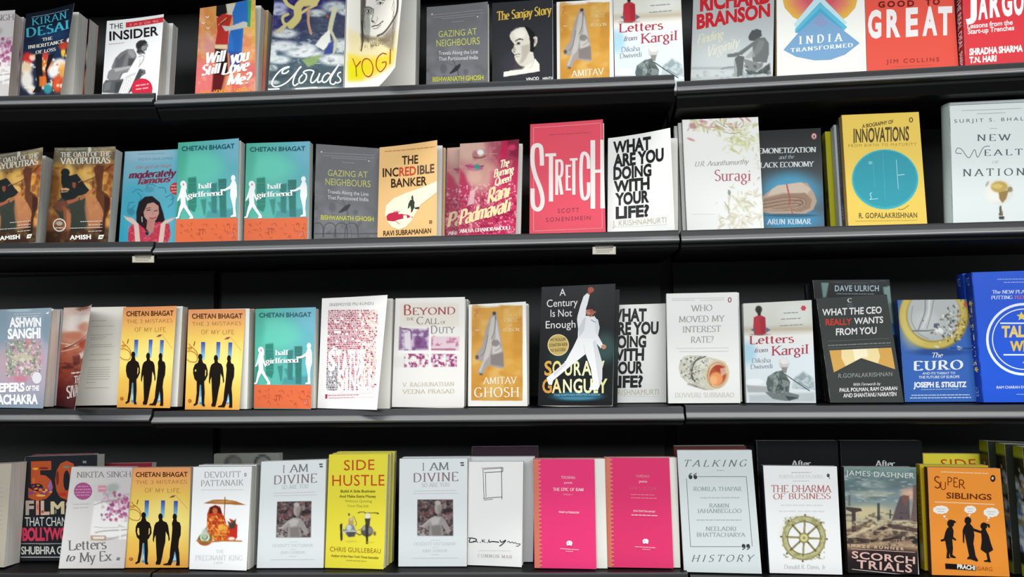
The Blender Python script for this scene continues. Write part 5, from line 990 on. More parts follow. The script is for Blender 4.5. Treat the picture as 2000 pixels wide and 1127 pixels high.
@design(1180, 540, 3.886, 70, 100)
def interest(D):
    D.bg('EDECEA'); g = 'A2A19F'
    for s, a, y0, b, y1 in (('WHO', 658, 266, 822, 260), ('MOVED MY', 566, 350, 918, 342), ('INTEREST', 596, 427, 888, 420), ('RATE?', 658, 506, 832, 500)): D.T(s, a, y0, b, y1, 46, g, 's', .04)
    D.B('C9C8C6', 515, 168, 915, 171, -6); D.DASH('C4C4C2', 5, 515, 184, 690, 182, 730, 184, 910, 180); D.E('7A3A44', 953, 178, 14, 20); D.E('F0E8E8', 953, 178, 7, 14)
    D.DASH('CDCCCA', 5, 548, 550, 948, 544, 570, 574, 945, 570)
    D.pp('A6A094', [640, 800, 780, 840, 830, 862, 760, 862, 630, 822], .9, 14); D.pp('6A665E', [640, 806, 740, 836, 700, 842], .7, 12)
    D.pp('CCCABA', [572, 660, 600, 612, 640, 600, 760, 605, 870, 632, 920, 650, 940, 720, 925, 800, 880, 850, 800, 862, 700, 830, 620, 800, 580, 760, 566, 700], 1, 5); D.pp('E2E0D2', [590, 640, 640, 608, 770, 614, 830, 640, 780, 700, 640, 680], .8, 20)
    roll = [572, 660, 600, 612, 640, 600, 760, 605, 800, 615, 790, 700, 790, 855, 700, 830, 620, 800, 580, 760, 566, 700]
    D.mottle('A8AAA2', 30, .6, 10, .5, .8, poly=roll); D.mottle('E9E7DC', 22, .6, 19, .55, .8, poly=roll); R = random.Random(12)
    for i in range(60):
        x, y = R.uniform(580, 785), R.uniform(612, 800)
        if y > 770 + (x - 620) * .3: continue
        if R.random() < .6: D.ps(R.choice(['3E423E', '5E625C', '4A4C4A']), R.uniform(3, 6), [x, y, x + R.uniform(-4, 16), y + R.uniform(-6, 14)], .8, 4, False)
        else: D.blob(R.choice(['4A4E4A', '6A6E68']), x, y, R.uniform(4, 9), R.uniform(4, 8), .7)
    D.blob('D9C8A4', 858, 745, 92, 112, 1, .06, 12); D.blob('B89070', 858, 748, 78, 98, 1, .08, 12); D.blob('E0CCA8', 858, 750, 72, 90, 1, .08, 12); D.blob('B4543A', 862, 750, 64, 80, 1, .1, 12); D.blob('E89A60', 850, 780, 50, 52, 1, .4, 12); D.blob('F0B480', 830, 790, 30, 34, .9, .7); D.blob('A8402C', 880, 700, 44, 26, .9, .6, 12); D.pp('EDE0C4', [880, 700, 930, 690, 936, 730, 890, 760], .6, 10); D.ps('7A5A44', 4, [800, 690, 790, 760, 815, 830], .9, 4)
    D.ps('33322E', 8, [770, 608, 700, 640, 668, 700, 668, 760, 690, 800], 1, 5); D.ps('5A5850', 4, [740, 606, 680, 650, 652, 720, 672, 790], .9, 4)
    D.T('DUVVURI SUBBARAO', 540, 918, 986, 914, 34, 'CFCBC2', 's', .06)
@design(1560, 520, 3.636, 60, 70)
def victory(D):
    D.bg('17191A', '202424', '141516', '17191B'); D.blob('2A3030', 460, 110, 180, 50, .7, 1); D.pp('6F938C', [160, 116, 215, 116, 196, 220, 172, 224], .95, 6); D.pp('7E9C94', [600, 150, 648, 140, 660, 300, 672, 410, 655, 420, 630, 260, 604, 190], .95, 8); D.pp('2E6EB0', [645, 415, 668, 405, 682, 490, 650, 490], 1, 6); D.ps('4A5450', 6, [210, 110, 440, 120, 620, 100], .7)
    D.T('DAVE ULRICH', 258, 178, 570, 178, 40, 'A9BEC8', 'b', .08); D.DASH('8A9AA0', 6, 270, 200, 540, 202); D.T('C', 344, 255, 372, 255, 30, 'D0D4D0', 'S')
@design(1560, 520, 3.636, 20, 30)
def ceo(D):
    D.bg('414544')
    D.T('C', 342, 256, 374, 256, 28, 'DCDEDC', 'S'); D.DASH('7A807E', 4, 340, 272, 382, 270, 344, 286, 380, 284)
    w = 'E8E8E6'
    D.T('WHAT THE CEO', 166, 350, 588, 332, 46, w, 'b'); D.T('REALLY', 190, 418, 372, 412, 42, 'D8402C', 'b'); D.T('WANTS', 390, 410, 598, 400, 44, w, 'b'); D.T('FROM YOU', 262, 488, 550, 476, 46, w, 'b')
    D.L('6A6E6C', 3, 200, 530, 640, 510); D.L('6A6E6C', 3, 205, 580, 655, 560); D.DASH('8A8E8C', 8, 208, 564, 650, 545)
    D.P('D8A858', 216, 596, 656, 576, 684, 730, 440, 650, 248, 752); D.P('F2DDA4', 300, 592, 560, 580, 575, 640, 560, 688, 440, 650, 330, 708, 300, 650); D.P('FAF0CC', 380, 588, 480, 584, 490, 640, 440, 648, 395, 668)
    D.T('R.GOPALAKRISHNAN', 280, 792, 662, 778, 30, '9A9C98', 'r', .02); D.T('With Forewords by', 385, 848, 580, 842, 20, 'E0E0DE', 'i'); D.T('PAUL POLMAN, RAM CHARAN', 288, 892, 698, 878, 26, w, 'b'); D.T('AND SHANTANU NARAYEN', 314, 932, 692, 920, 28, w, 'b')
@design(1560, 520, 3.636, 70, 90)
def euro(D):
    D.bg('223A74', '24407E', '3F6FC2', '3A68B8'); D.bg('3A68B8')
    D.blob('8A7A3E', 960, 350, 250, 240, 1, .06); D.blob('CBB75E', 958, 346, 242, 234, 1, .08); D.blob('DCCB78', 820, 430, 90, 140, .7, 1); D.blob('A8903E', 958, 346, 196, 190, 1, .08); D.blob('B6BAB8', 960, 342, 188, 182, 1, .08); D.blob('C9CDCB', 900, 400, 100, 80, .8, 1)
    D.ps('7E8280', 9, [900, 240, 895, 330, 860, 420, 850, 450], .9, 6); D.ps('D8DCDA', 12, [930, 240, 920, 340, 880, 430], .9, 8); D.ps('7E8280', 6, [960, 235, 940, 340, 910, 440], .8, 5); D.ps('80847E', 5, [810, 280, 800, 380, 850, 470, 920, 510], .8, 5)
    D.ps('6E726E', 10, [810, 456, 900, 454, 960, 450], .9, 5); D.pp('4A5068', [960, 405, 1000, 400, 1000, 430, 960, 432], .9, 6); D.pp('EDEFEC', [965, 450, 1010, 430, 1030, 460, 990, 476], .9, 8); R = random.Random(6)
    for i in range(150):
        x, y = R.gauss(1100, 62), R.gauss(420, 62); q = R.uniform(0, 6.3); l = R.uniform(6, 20)
        if x > 1215 or y > 540 or (x - 958) ** 2 + (y - 346) ** 2 > 250 ** 2: continue
        c = R.choice(['5E625C', 'E4E6E0', '8E928C', 'C6C9C4', '4A4C48'] if x < 1120 else ['8A7430', 'E0CC80', '5A4A20', 'B49A48', 'EEE6C0', '6E6A60'])
        D.pp(c, [x + l * math.cos(q), y + l * math.sin(q), x + l * .6 * math.cos(q + 1.7), y + l * .5 * math.sin(q + 1.7), x + l * .8 * math.cos(q + 3.4), y + l * .8 * math.sin(q + 3.4), x + l * .4 * math.cos(q + 5), y + l * .4 * math.sin(q + 5)], .85, 4)
    D.pp('E2E4E0', [960, 558, 985, 560, 1000, 576, 975, 572], .9, 5); D.pp('E2E4E0', [1130, 560, 1170, 575, 1140, 592, 1120, 580], .9, 5); D.blob('C8504A', 1185, 270, 14, 20, .8); D.blob('1E3C7C', 1000, 606, 200, 24, .6, .9); D.ps('1C3468', 10, [1080, 575, 1220, 580], .7, 8)
    w = 'EDF0F4'
    D.T('The', 948, 644, 1025, 642, 34, w, 'i'); D.T('EURO', 818, 735, 1168, 726, 64, w, 'S', .16); D.T('AND ITS THREAT TO', 878, 765, 1112, 762, 16, 'D0DCEC', 'b'); D.T('THE FUTURE OF EUROPE', 852, 794, 1142, 790, 18, 'D0DCEC', 'b'); D.T('JOSEPH E. STIGLITZ', 815, 858, 1192, 854, 36, w, 'k'); D.DASH('A8C0E0', 6, 870, 876, 1140, 872); D.DASH('D8E2F0', 7, 800, 918, 1215, 914, 790, 938, 1225, 934)
@design(1560, 520, 3.636, 14, 20)
def talent(D):
    D.bg('265AD6'); w = 'EAF0FA'
    D.RING(w, 1600, 520, 270, 258, 18); D.RING(w, 1600, 520, 228, 218, 7)
    D.P('E8D060', 1580, 325, 1592, 345, 1614, 348, 1597, 362, 1604, 384, 1580, 374, 1560, 386, 1566, 362, 1546, 348, 1570, 345)
    D.B(w, 1430, 402, 1780, 412); D.B(w, 1454, 626, 1780, 636); D.T('TALENT', 1440, 504, 1775, 500, 74, 'E6C878', 'k'); D.T('WINS', 1500, 606, 1720, 602, 72, 'E6C04C', 'k')
    D.DASH('A8BCE8', 6, 1410, 96, 1780, 92, 1455, 118, 1740, 114); D.T('The NEW PLAYBOOK for', 1372, 196, 1790, 192, 24, 'C8D4F0', 'S'); D.T('PUTTING', 1365, 236, 1520, 234, 24, 'C8D4F0', 'S'); D.T('PEOPLE FIRST', 1530, 234, 1760, 232, 24, 'C06A90', 'S'); D.T('RAM CHARAN DOMINIC BARTON', 1405, 870, 1800, 866, 18, 'D8E0F4', 'b'); D.B('A8BCE8', 1545, 908, 1760, 912); D.S('C8D8F4', 5, 1590, 690, 1600, 680, 1610, 690)
# lowest shelf
@design(0, 867, 4.333, 60, 80)
def films(D):
    D.bg('24272C'); w = 'DADCD4'
    R = random.Random(2)
    for i, (ch, a, b, y0, y1, h, st) in enumerate((('5', 240, 448, 445, 440, 280, 'k'), ('0', 465, 660, 440, 436, 275, 'k'))):
        D.T(ch, a, y0, b, y1, h, 'B8542E', st)
    for i in range(30):
        x, y = R.uniform(262, 430), R.choice([R.uniform(345, 352), R.uniform(378, 388)]); D.E(R.choice(['D8883A', '8A3A6A', '6A4A9A', 'C83A2A', 'E0A848', '5A2A2A']), x, y + R.uniform(-8, 30), R.uniform(8, 16), R.uniform(5, 10))
    for c, x, y, rx, ry in (('8E6AB0', 425, 345, 14, 40), ('7A4A90', 260, 405, 14, 14), ('E0A040', 300, 205, 26, 10), ('7A2A2A', 370, 200, 40, 9), ('D0682E', 285, 300, 12, 26), ('B83A28', 530, 415, 40, 16), ('6A8A7A', 560, 190, 30, 8), ('7A2E22', 485, 280, 12, 60), ('D84A2A', 580, 405, 24, 14), ('E8B060', 345, 425, 40, 8)): D.E(c, x, y, rx, ry)
    for ch, a, b, c in (('F', 218, 288, 'B8A89A'), ('I', 305, 330, 'E09878'), ('L', 345, 420, 'D8B4A0'), ('M', 428, 545, 'D8C8A0'), ('S', 555, 625, 'C8A0C8')): D.T(ch, a, 582, b, 580, 108, c, 'k')
    D.E('D86A70', 318, 520, 9, 26); D.E('B85A40', 360, 560, 12, 14); D.E('6A7A6A', 470, 560, 10, 20)
    D.T('THAT CHANGED', 212, 684, 690, 680, 76, w, 'r', -.05); D.T('BOLLYWOOD', 190, 808, 700, 800, 104, 'D8405E', 'k', -.06); D.B('9A9C98', 180, 832, 650, 840); D.DASH('6A6E6E', 8, 330, 848, 430, 846); D.T('SHUBHRA GUPTA', 180, 930, 690, 926, 66, w, 'b', -.06); D.B('C8C9C6', 178, 952, 680, 960); D.blob('2A2E30', 400, 930, 200, 60, .5, 1); D.B('7A8A82', 700, 140, 732, 160)
@design(350, 867, 4.333, 70, 100)
def king(D):
    D.bg('F1F2F3'); g = 'A6A8A8'
    D.pp('A86A34', [205, 510, 280, 482, 380, 478, 470, 490, 562, 525, 470, 524, 380, 518, 280, 516], 1, 5); D.pp('D8A45A', [250, 500, 380, 484, 480, 500, 380, 508], .7, 10); D.ps('8A5A30', 7, [385, 460, 382, 560, 378, 640], 1, 4)
    rob = [238, 620, 360, 610, 400, 700, 420, 690, 430, 826, 300, 826, 250, 810, 230, 700]
    D.pp('C23E22', [235, 600, 255, 545, 300, 525, 345, 540, 362, 600, 385, 640, 400, 700, 440, 690, 420, 640, 460, 655, 490, 700, 488, 800, 470, 826, 300, 826, 250, 810, 230, 700], 1, 6); D.pp('4A1E1A', [248, 600, 262, 545, 310, 528, 350, 560, 358, 605, 320, 590], .9, 8); D.mottle('E89A3A', 26, .9, 4, .45, .65, poly=rob); D.mottle('F0C060', 16, .8, 14, .55, .75, poly=rob); D.mottle('8A2A1C', 22, .6, 24, .55, .75, poly=rob); D.blob('E07A4A', 300, 575, 22, 26, .8); D.blob('F0B84A', 360, 715, 30, 26, .8)
    D.pp('C22A20', [430, 700, 490, 690, 488, 800, 420, 790], .8, 16); D.pp('3A4038', [405, 660, 440, 680, 480, 640, 470, 720, 430, 730], .9, 10); D.blob('F0ECE4', 440, 810, 30, 14, .9)
    D.pp('8AA090', [180, 780, 230, 705, 248, 800, 230, 840], 1, 8); D.blob('B8562E', 215, 820, 62, 48, 1, .2); D.blob('4A7A4A', 215, 806, 52, 44, 1, .2); D.blob('E8E4D0', 215, 798, 40, 38, 1, .25); D.blob('5A8A5A', 214, 794, 28, 28, 1, .3); D.blob('C8CCC0', 212, 770, 24, 44, .8); D.ps('B87838', 12, [148, 826, 260, 835, 380, 828, 525, 830], 1, 6)
    D.T('DEVDUTT', 215, 290, 520, 284, 50, g, 's', .08); D.T('PATTANAIK', 182, 364, 545, 356, 50, g, 's', .1); D.DASH('D0D2D2', 6, 185, 398, 545, 396); D.E('7A7A7C', 560, 264, 10, 16); D.E('EEEEEE', 560, 264, 5, 9)
    c = 'D0D2D3'; D.T('THE', 310, 928, 375, 926, 26, c, 's', .1); D.T('PREGNANT KING', 135, 986, 538, 988, 40, c, 's', .06); D.T('A NOVEL', 290, 1016, 372, 1016, 16, c, 's', .1)
@design(350, 867, 4.333, 40, 30)
def moon(D):
    D.bg('77776F', '85857F', '5A5A55', '666660'); D.blob('4A4A46', 455, 165, 75, 70, .95, .25); D.blob('6E6E68', 470, 170, 55, 55, .8, .6); D.blob('3A3A37', 705, 160, 72, 68, .95, .2); D.blob('8A8A84', 710, 165, 56, 54, .9, .4)
@design(630, 867, 4.334, 70, 100)
def divine(D):
    D.bg('E4E9EA'); b = (805, 476, 1104, 778)
    D.box('55484A', 803, 474, 1106, 780, 1, 4); D.mottle('8A7C78', 34, .9, 4, .45, .65, b); D.mottle('2E2628', 28, .8, 14, .5, .68, b); D.mottle('7A4A4E', 40, .6, 24, .5, .7, (805, 476, 1104, 640)); D.mottle('B0A8A4', 16, .5, 34, .6, .75, b)
    D.pp('9C9694', [900, 640, 945, 612, 1005, 615, 1040, 650, 1090, 740, 1060, 760, 1010, 690, 1020, 778, 900, 778, 905, 690, 860, 720, 830, 700], 1, 8); D.pp('C2BCBA', [905, 640, 950, 620, 1000, 630, 980, 680, 930, 690], .8, 20); D.pp('6E6866', [920, 700, 1000, 690, 1010, 778, 930, 778], .6, 24); D.blob('A8A09C', 978, 545, 30, 52, 1, .3); D.blob('8A8280', 990, 560, 16, 40, .7, .6); D.blob('BEB6B2', 975, 500, 26, 18, .9, .5); D.mottle('BDB6B2', 22, .8, 44, .45, .65, (805, 720, 900, 778)); D.ps('B8B0AC', 12, [905, 650, 860, 690, 820, 700], .9, 8)
    g = '7A8084'
    D.T('I', 846, 228, 862, 228, 66, g, 's'); D.T('AM', 900, 226, 1072, 222, 66, g, 's', .05); D.T('DIVINE', 772, 325, 1150, 314, 74, '8E7C80', 's', .1); D.T('SO ARE YOU', 840, 368, 1075, 362, 34, 'B0B6BA', 's', .06); D.B('4A4E58', 1166, 155, 1196, 167); D.B('4A4E58', 1170, 175, 1198, 187)
    c = 'C4BCC0'; D.DASH(c, 5, 775, 404, 1132, 398, 772, 426, 1148, 422); c = 'C2C8CA'
    D.DASH(c, 5, 915, 820, 995, 818); D.T('DEVDUTT PATTANAIK', 775, 862, 1130, 860, 26, c, 's', .05); D.DASH(c, 5, 930, 882, 980, 881); D.T('JERRY JOHNSON', 845, 918, 1055, 916, 22, c, 's', .05); D.DASH(c, 5, 920, 940, 985, 939, 760, 970, 1145, 968)
@design(630, 867, 4.334, 60, 90)
def hustle(D):
    D.bg('EADD44'); r = 'C84A22'
    D.T('SIDE', 180, 228, 438, 222, 88, r, 'r', .04); D.T('HUSTLE', 82, 360, 524, 358, 92, r, 'r', .04); D.L(r, 8, 190, 218, 196, 210); g = '6A6418'
    D.T('Build A Side Business', 152, 417, 445, 417, 22, g, 'b'); D.T('And Make Extra Money', 142, 460, 452, 462, 22, g, 'b'); D.T('Without Quitting', 188, 500, 415, 502, 20, '9C9430', 'r'); D.T('Your Day Job', 208, 540, 388, 542, 20, '9C9430', 'r')
    D.pp('3C3A30', [145, 685, 165, 680, 168, 820, 150, 828], 1, 5); D.pp('6A685E', [170, 730, 200, 735, 200, 755, 170, 750], .9, 5); D.blob('8A8C8C', 232, 740, 44, 56, 1, .15); D.blob('D0D4D4', 222, 715, 22, 24, .9, .6); D.pp('4A4A48', [195, 750, 285, 740, 270, 790, 220, 795], .9, 10); D.pp('C8CAC4', [165, 742, 290, 738, 290, 750, 168, 755], .9, 5); D.pp('B89A70', [218, 640, 255, 625, 262, 690, 215, 690], .95, 8); D.blob('6A5A4A', 222, 605, 9, 12, .9); D.ps('6A6A5A', 6, [262, 620, 285, 680, 275, 700], .9, 4); D.blob('D8C8A8', 240, 645, 12, 14, .8)
    D.ps('4A4638', 8, [298, 590, 340, 582, 360, 592], 1, 4); D.ps('3A3830', 6, [360, 595, 420, 590, 468, 595], .8, 4); D.ps('3A3830', 10, [440, 590, 470, 596], 1, 4); D.blob('E6E4DC', 380, 618, 20, 26, 1, .3); D.pp('4A463C', [355, 640, 405, 635, 395, 700, 365, 700], 1, 6); D.blob('5A564E', 375, 745, 52, 48, 1, .2); D.blob('8E8C86', 400, 740, 26, 28, .8, .5); D.blob('BDBDB8', 345, 720, 16, 20, .7, .5); D.pp('3A382E', [362, 690, 388, 690, 384, 850, 366, 852], 1, 5); D.ps('5A5648', 9, [280, 760, 310, 775, 340, 765], .95, 5); D.ps('6A6656', 5, [275, 740, 320, 730, 360, 690], .9, 4); D.blob('5A5648', 440, 765, 12, 18, .8); D.blob('C9B83A', 240, 832, 50, 8, .6); D.blob('C9B83A', 400, 838, 40, 7, .5)
    D.T('CHRIS GUILLEBEAU', 62, 912, 492, 930, 38, '9A7420', 'r', .04); D.T('Author of the New York Times bestseller', 72, 956, 478, 976, 18, '7A6E1C', 'b'); D.DASH('B0A23A', 8, 200, 990, 370, 998)
@design(900, 857, 4.174, 14, 16)
def sketch(D):
    D.bg('F0F0EE'); k = '4A4A4A'
    D.L(k, 4, 180, 256, 188, 488); D.L(k, 5, 176, 250, 342, 238, 340, 270, 190, 278); D.L(k, 5, 330, 240, 334, 500); D.L(k, 4, 200, 284, 204, 480); D.L(k, 5, 182, 492, 250, 486, 334, 480); D.L('7A7A7A', 3, 165, 240, 340, 232); D.L(k, 4, 186, 505, 260, 498)
    k = '222222'      # signature
    D.S(k, 8, 62, 812, 100, 815, 128, 826, 110, 842, 70, 845, 76, 818); D.S(k, 6, 100, 838, 125, 842, 140, 848); D.E(k, 158, 848, 4); D.S(k, 6, 172, 825, 176, 848); D.S(k, 5, 196, 826, 178, 838, 200, 848); D.E(k, 214, 850, 4); D.S(k, 8, 230, 826, 228, 846, 260, 842, 310, 848); D.S(k, 8, 318, 830, 330, 848, 366, 832, 340, 862, 314, 880); D.S(k, 5, 378, 848, 392, 840, 400, 852, 420, 846, 430, 856, 445, 850, 455, 860, 484, 862, 466, 880, 450, 878)
    D.DASH('DDDBDB', 6, 145, 916, 410, 918); D.T('COMMON MAN', 138, 966, 416, 978, 26, 'B8A8AC', 's', .2)
def pink_base(D):
    D.bg('EA3C79'); v = []; D.P('D88068', 590, 150, 628, 150, 642, 1075, 604, 1070)
    for i in range(27):
        y = 160 + i * 34.2; x = 626 + i * .55; D.P('D88068', x, y, x + 22, y + 17, x + 1, y + 34); D.E('EBA890', x + 20, y + 17, 4)
    for i in range(50): D.L('C86C5C', 2, 592 + i * .3, 165 + i * 18, 624 + i * .3, 172 + i * 18)
@design(900, 857, 4.174, 12, 16)
def pink_ram(D):
    pink_base(D); w = 'F8D8E0'
    D.T('TULSIDAS', 818, 325, 932, 327, 20, w, 's', .06); D.T('poem', 842, 366, 910, 367, 18, w, 's', .06); D.T('THE EPIC OF RAM', 752, 425, 1002, 428, 24, w, 'S', .06); D.T('Volume I', 836, 462, 914, 463, 16, 'F0A8BC', 'i'); D.T('PHILIP LUTGENDORF', 800, 606, 966, 612, 15, w, 'b'); logo(D, 885, 850); D.DASH(w, 6, 812, 898, 962, 908); D.DASH(w, 5, 855, 918, 915, 921)
def logo(D, x, y): D.E('FBEFF2', x, y, 25, 19); D.P('FBEFF2', x - 24, y, x + 24, y, x + 20, y + 22, x + 8, y + 22, x + 6, y + 8, x - 6, y + 8, x - 8, y + 22, x - 20, y + 20); D.E('E84A80', x - 9, y + 2, 4)
@design(900, 857, 4.174, 12, 16)
def pink_sur(D):
    D.H0 = D.H; D.H = D.H.copy()      # same printed series, drawn at the second copy's place
    sh = np.array([[1, 0, -586.], [0, 1, 6.], [0, 0, 1]])
    D.H = D.H0 @ np.linalg.inv(sh); pink_base(D); D.H = D.H0; D.bg('E23A70'); w = 'F6D0DA'
    D.T('SURDAS', 1428, 312, 1535, 315, 20, 'EFA8B8', 's', .1); D.T('poems', 1452, 354, 1520, 356, 20, w, 's'); D.T("SUR'S OCEAN", 1378, 412, 1592, 416, 24, 'EA6E90', 's', .2); D.DASH('E88AA0', 8, 1385, 455, 1580, 460, 1388, 482, 1600, 488); D.T('JOHN STRATTON HAWLEY', 1405, 592, 1585, 600, 14, w, 'b'); D.DASH(w, 9, 1390, 622, 1602, 628); logo(D, 1506, 832); D.DASH(w, 6, 1420, 880, 1590, 890); D.DASH(w, 5, 1480, 900, 1545, 904)
@design(1300, 850, 4.0675, 14, 20)
def talking(D):
    D.bg('D2DADA'); g = '6E7878'; k = '3A4042'
    D.T('TALKING', 150, 248, 648, 246, 52, g, 'i', .32); D.T('HISTORY', 204, 1004, 710, 1002, 54, g, 'i', .32); D.L('5A6464', 4, 255, 326, 640, 326, 688, 880); D.L('5A6464', 4, 165, 340, 198, 882, 600, 882); D.DASH('9AA6A4', 6, 405, 280, 465, 279)
    for x, y, s in ((198, 330, 1), (236, 330, 1), (618, 876, -1), (654, 876, -1)): D.E(k, x, y, 15, 16); D.S(k, 7, x - 13 * s, y, x - 10 * s, y - 18 * s, x + 10 * s, y - 30 * s)
    c = '8C9898'
    for s, a, b, y in (('ROMILA THAPAR', 220, 605, 438), ('RAMIN', 345, 503, 570), ('JAHANBEGLOO', 252, 602, 612), ('NEELADRI', 318, 560, 754), ('BHATTACHARYA', 248, 634, 802)): D.T(s, a, y, b, y, 32, c, 's', .06)
    D.DASH('AAB6B4', 9, 275, 496, 585, 495, 245, 672, 605, 672)
@design(1300, 850, 4.0675, 10, 14)
def after(D):
    D.bg('131416'); D.L('3A3C3E', 3, 950, 42, 1290, 40); D.T('After', 990, 258, 1155, 256, 52, 'C8CCCC', 'S'); D.E('3A3C3E', 722, 40, 3)
@design(1300, 850, 4.0675, 70, 100)
def dharma(D):
    D.bg('EDEEEE'); c = 'B6B8B8'
    D.DASH('B8BABC', 8, 1000, 302, 1155, 300); D.T('PORTUS ATULYA DHRU', 900, 345, 1250, 344, 26, 'C9CBCC', 's', .03); D.DASH('C4C6C8', 7, 1010, 372, 1140, 370)
    r = 'B46A6A'; D.T('THE DHARMA', 838, 458, 1320, 458, 56, r, 's', .04); D.T('OF BUSINESS', 855, 515, 1312, 512, 46, r, 's', .05); D.DASH('DADBDB', 14, 915, 568, 1250, 570, 900, 616, 1270, 618); D.E('4A4C50', 1292, 322, 12, 15); D.L('4A4C50', 5, 1298, 335, 1305, 350)
    X, Y = 1100, 822
    D.blob('7A7650', X, Y, 174, 174, 1, .05); D.blob('B9B684', X, Y, 166, 166, 1, .06); D.blob('C9C89C', X - 20, Y - 30, 150, 130, .5, .8); D.mottle('8E8A58', 18, .7, 4, .5, .7, (X - 165, Y - 165, X + 165, Y + 165)); D.blob('6E6A44', X, Y, 134, 132, 1, .04); D.blob('EBECEA', X, Y, 126, 124, 1, .04)
    for i in range(8):
        q = math.radians(i * 45 + 3); a, b = math.cos(q), math.sin(q); D.ps('6A5C38' if i % 2 else '84794A', 15, [X + a * 40, Y + b * 40, X + a * 138, Y + b * 138], 1, 5, False); D.ps('C4BC8A', 5, [X + a * 60, Y + b * 60, X + a * 120, Y + b * 120], .7, 5, False)
        D.ps('9A8E5A', 9, [X + a * 166, Y + b * 166, X + a * 180, Y + b * 180], 1, 5, False); D.blob('5A4E30', X + a * 182, Y + b * 182, 8, 8, 1)
        q += .39; D.blob('A8A070', X + math.cos(q) * 172, Y + math.sin(q) * 172, 12, 12, .9)
    D.blob('8E8650', X, Y, 42, 42, 1, .15); D.blob('D2CC96', X, Y, 30, 30, 1, .3); D.blob('8A8450', X, Y, 12, 12, .8)
    D.T('Donald R. Davis, Jr', 945, 1062, 1272, 1064, 32, c, 's', .03)
@design(1600, 840, 3.9275, 80, 120)
def scorch(D):
    D.vg((0, '7E9690'), (.12, '6E8486'), (.3, '7C9094'), (.42, 'A4A898'), (.55, 'C4B494'), (.68, '8A7260'), (.74, 'B89C78'), (.8, '5A4440'), (1, '2A2426'))
    D.blob('5A7274', 300, 430, 160, 40, .7, 1); D.blob('B4BCB4', 420, 420, 120, 30, .6, 1); D.blob('C8C4A8', 420, 500, 160, 30, .5, 1); D.blob('5E6E70', 600, 410, 120, 50, .6, 1); D.mottle('5A6C70', 60, .6, 3, .5, .75, (180, 300, 780, 560), .4); D.mottle('C9CEC4', 50, .6, 8, .55, .8, (180, 330, 780, 560), .35); D.blob('E8B89A', 690, 500, 60, 50, .8, 1); D.blob('D8C89A', 380, 640, 160, 50, .8, 1)
    D.pp('5E5256', [620, 520, 650, 505, 690, 515, 695, 620, 700, 700, 560, 700, 590, 600], .95, 16); D.pp('6E5A58', [720, 430, 770, 420, 775, 720, 700, 700, 720, 560], .95, 14); D.pp('8A5A50', [630, 510, 690, 510, 670, 600, 640, 560], .7, 14); D.pp('4A5254', [446, 570, 466, 568, 468, 700, 446, 715], .95, 8); D.pp('4A4A48', [542, 620, 552, 620, 552, 690, 540, 690], .9, 6); D.pp('6A6260', [222, 510, 240, 505, 240, 590, 224, 590], .8, 8)
    D.pp('4E4442', [205, 598, 320, 610, 330, 630, 280, 640, 282, 790, 250, 790, 250, 640, 205, 620], 1, 8); D.ps('55443C', 40, [205, 795, 300, 760, 400, 720], .7, 20); D.ps('4A3A3A', 34, [430, 800, 520, 750, 640, 760, 760, 780], .85, 14); D.ps('3A2E2E', 22, [440, 800, 500, 760], .9, 12); D.pp('3E3434', [205, 830, 300, 835, 390, 850, 380, 880, 210, 880], .9, 12); D.ps('2E2628', 20, [400, 860, 520, 850, 600, 830], .85, 10); D.pp('4A3C3A', [560, 780, 680, 790, 700, 850, 590, 870], .8, 14); D.pp('2E2A2C', [690, 830, 780, 810, 780, 890, 720, 880], .9, 14)
    D.ps('E8DCB8', 16, [220, 830, 320, 790, 440, 730], .6, 14); D.mottle('D8C49A', 34, .6, 15, .55, .75, (200, 700, 770, 900), .5); D.mottle('3A2E2C', 30, .5, 18, .55, .75, (200, 640, 770, 900), .5); D.blob('241E20', 500, 1040, 320, 130, .8, .6); D.ps('8A7A6C', 3, [500, 700, 500, 750], .8, 3); D.ps('8A7A6C', 3, [620, 700, 622, 760], .8, 3)
    w = 'D8DCD8'
    D.T('JAMES DASHNER', 205, 350, 728, 374, 40, w, 'r', .06); p = 'E0B8AC'
    D.T('MAZE RUNNER', 245, 905, 650, 930, 22, 'D8B8A4', 'b', .4); D.T('THE', 575, 880, 680, 886, 34, 'A88A78', 's'); D.L('D8B0A0', 4, 245, 918, 735, 944); D.T('SCORCH', 250, 985, 735, 1030, 50, p, 'b', .06); D.T('TRIALS', 288, 1058, 712, 1094, 58, p, 'b', .12); D.L('C8C0BC', 5, 250, 1068, 735, 1118)
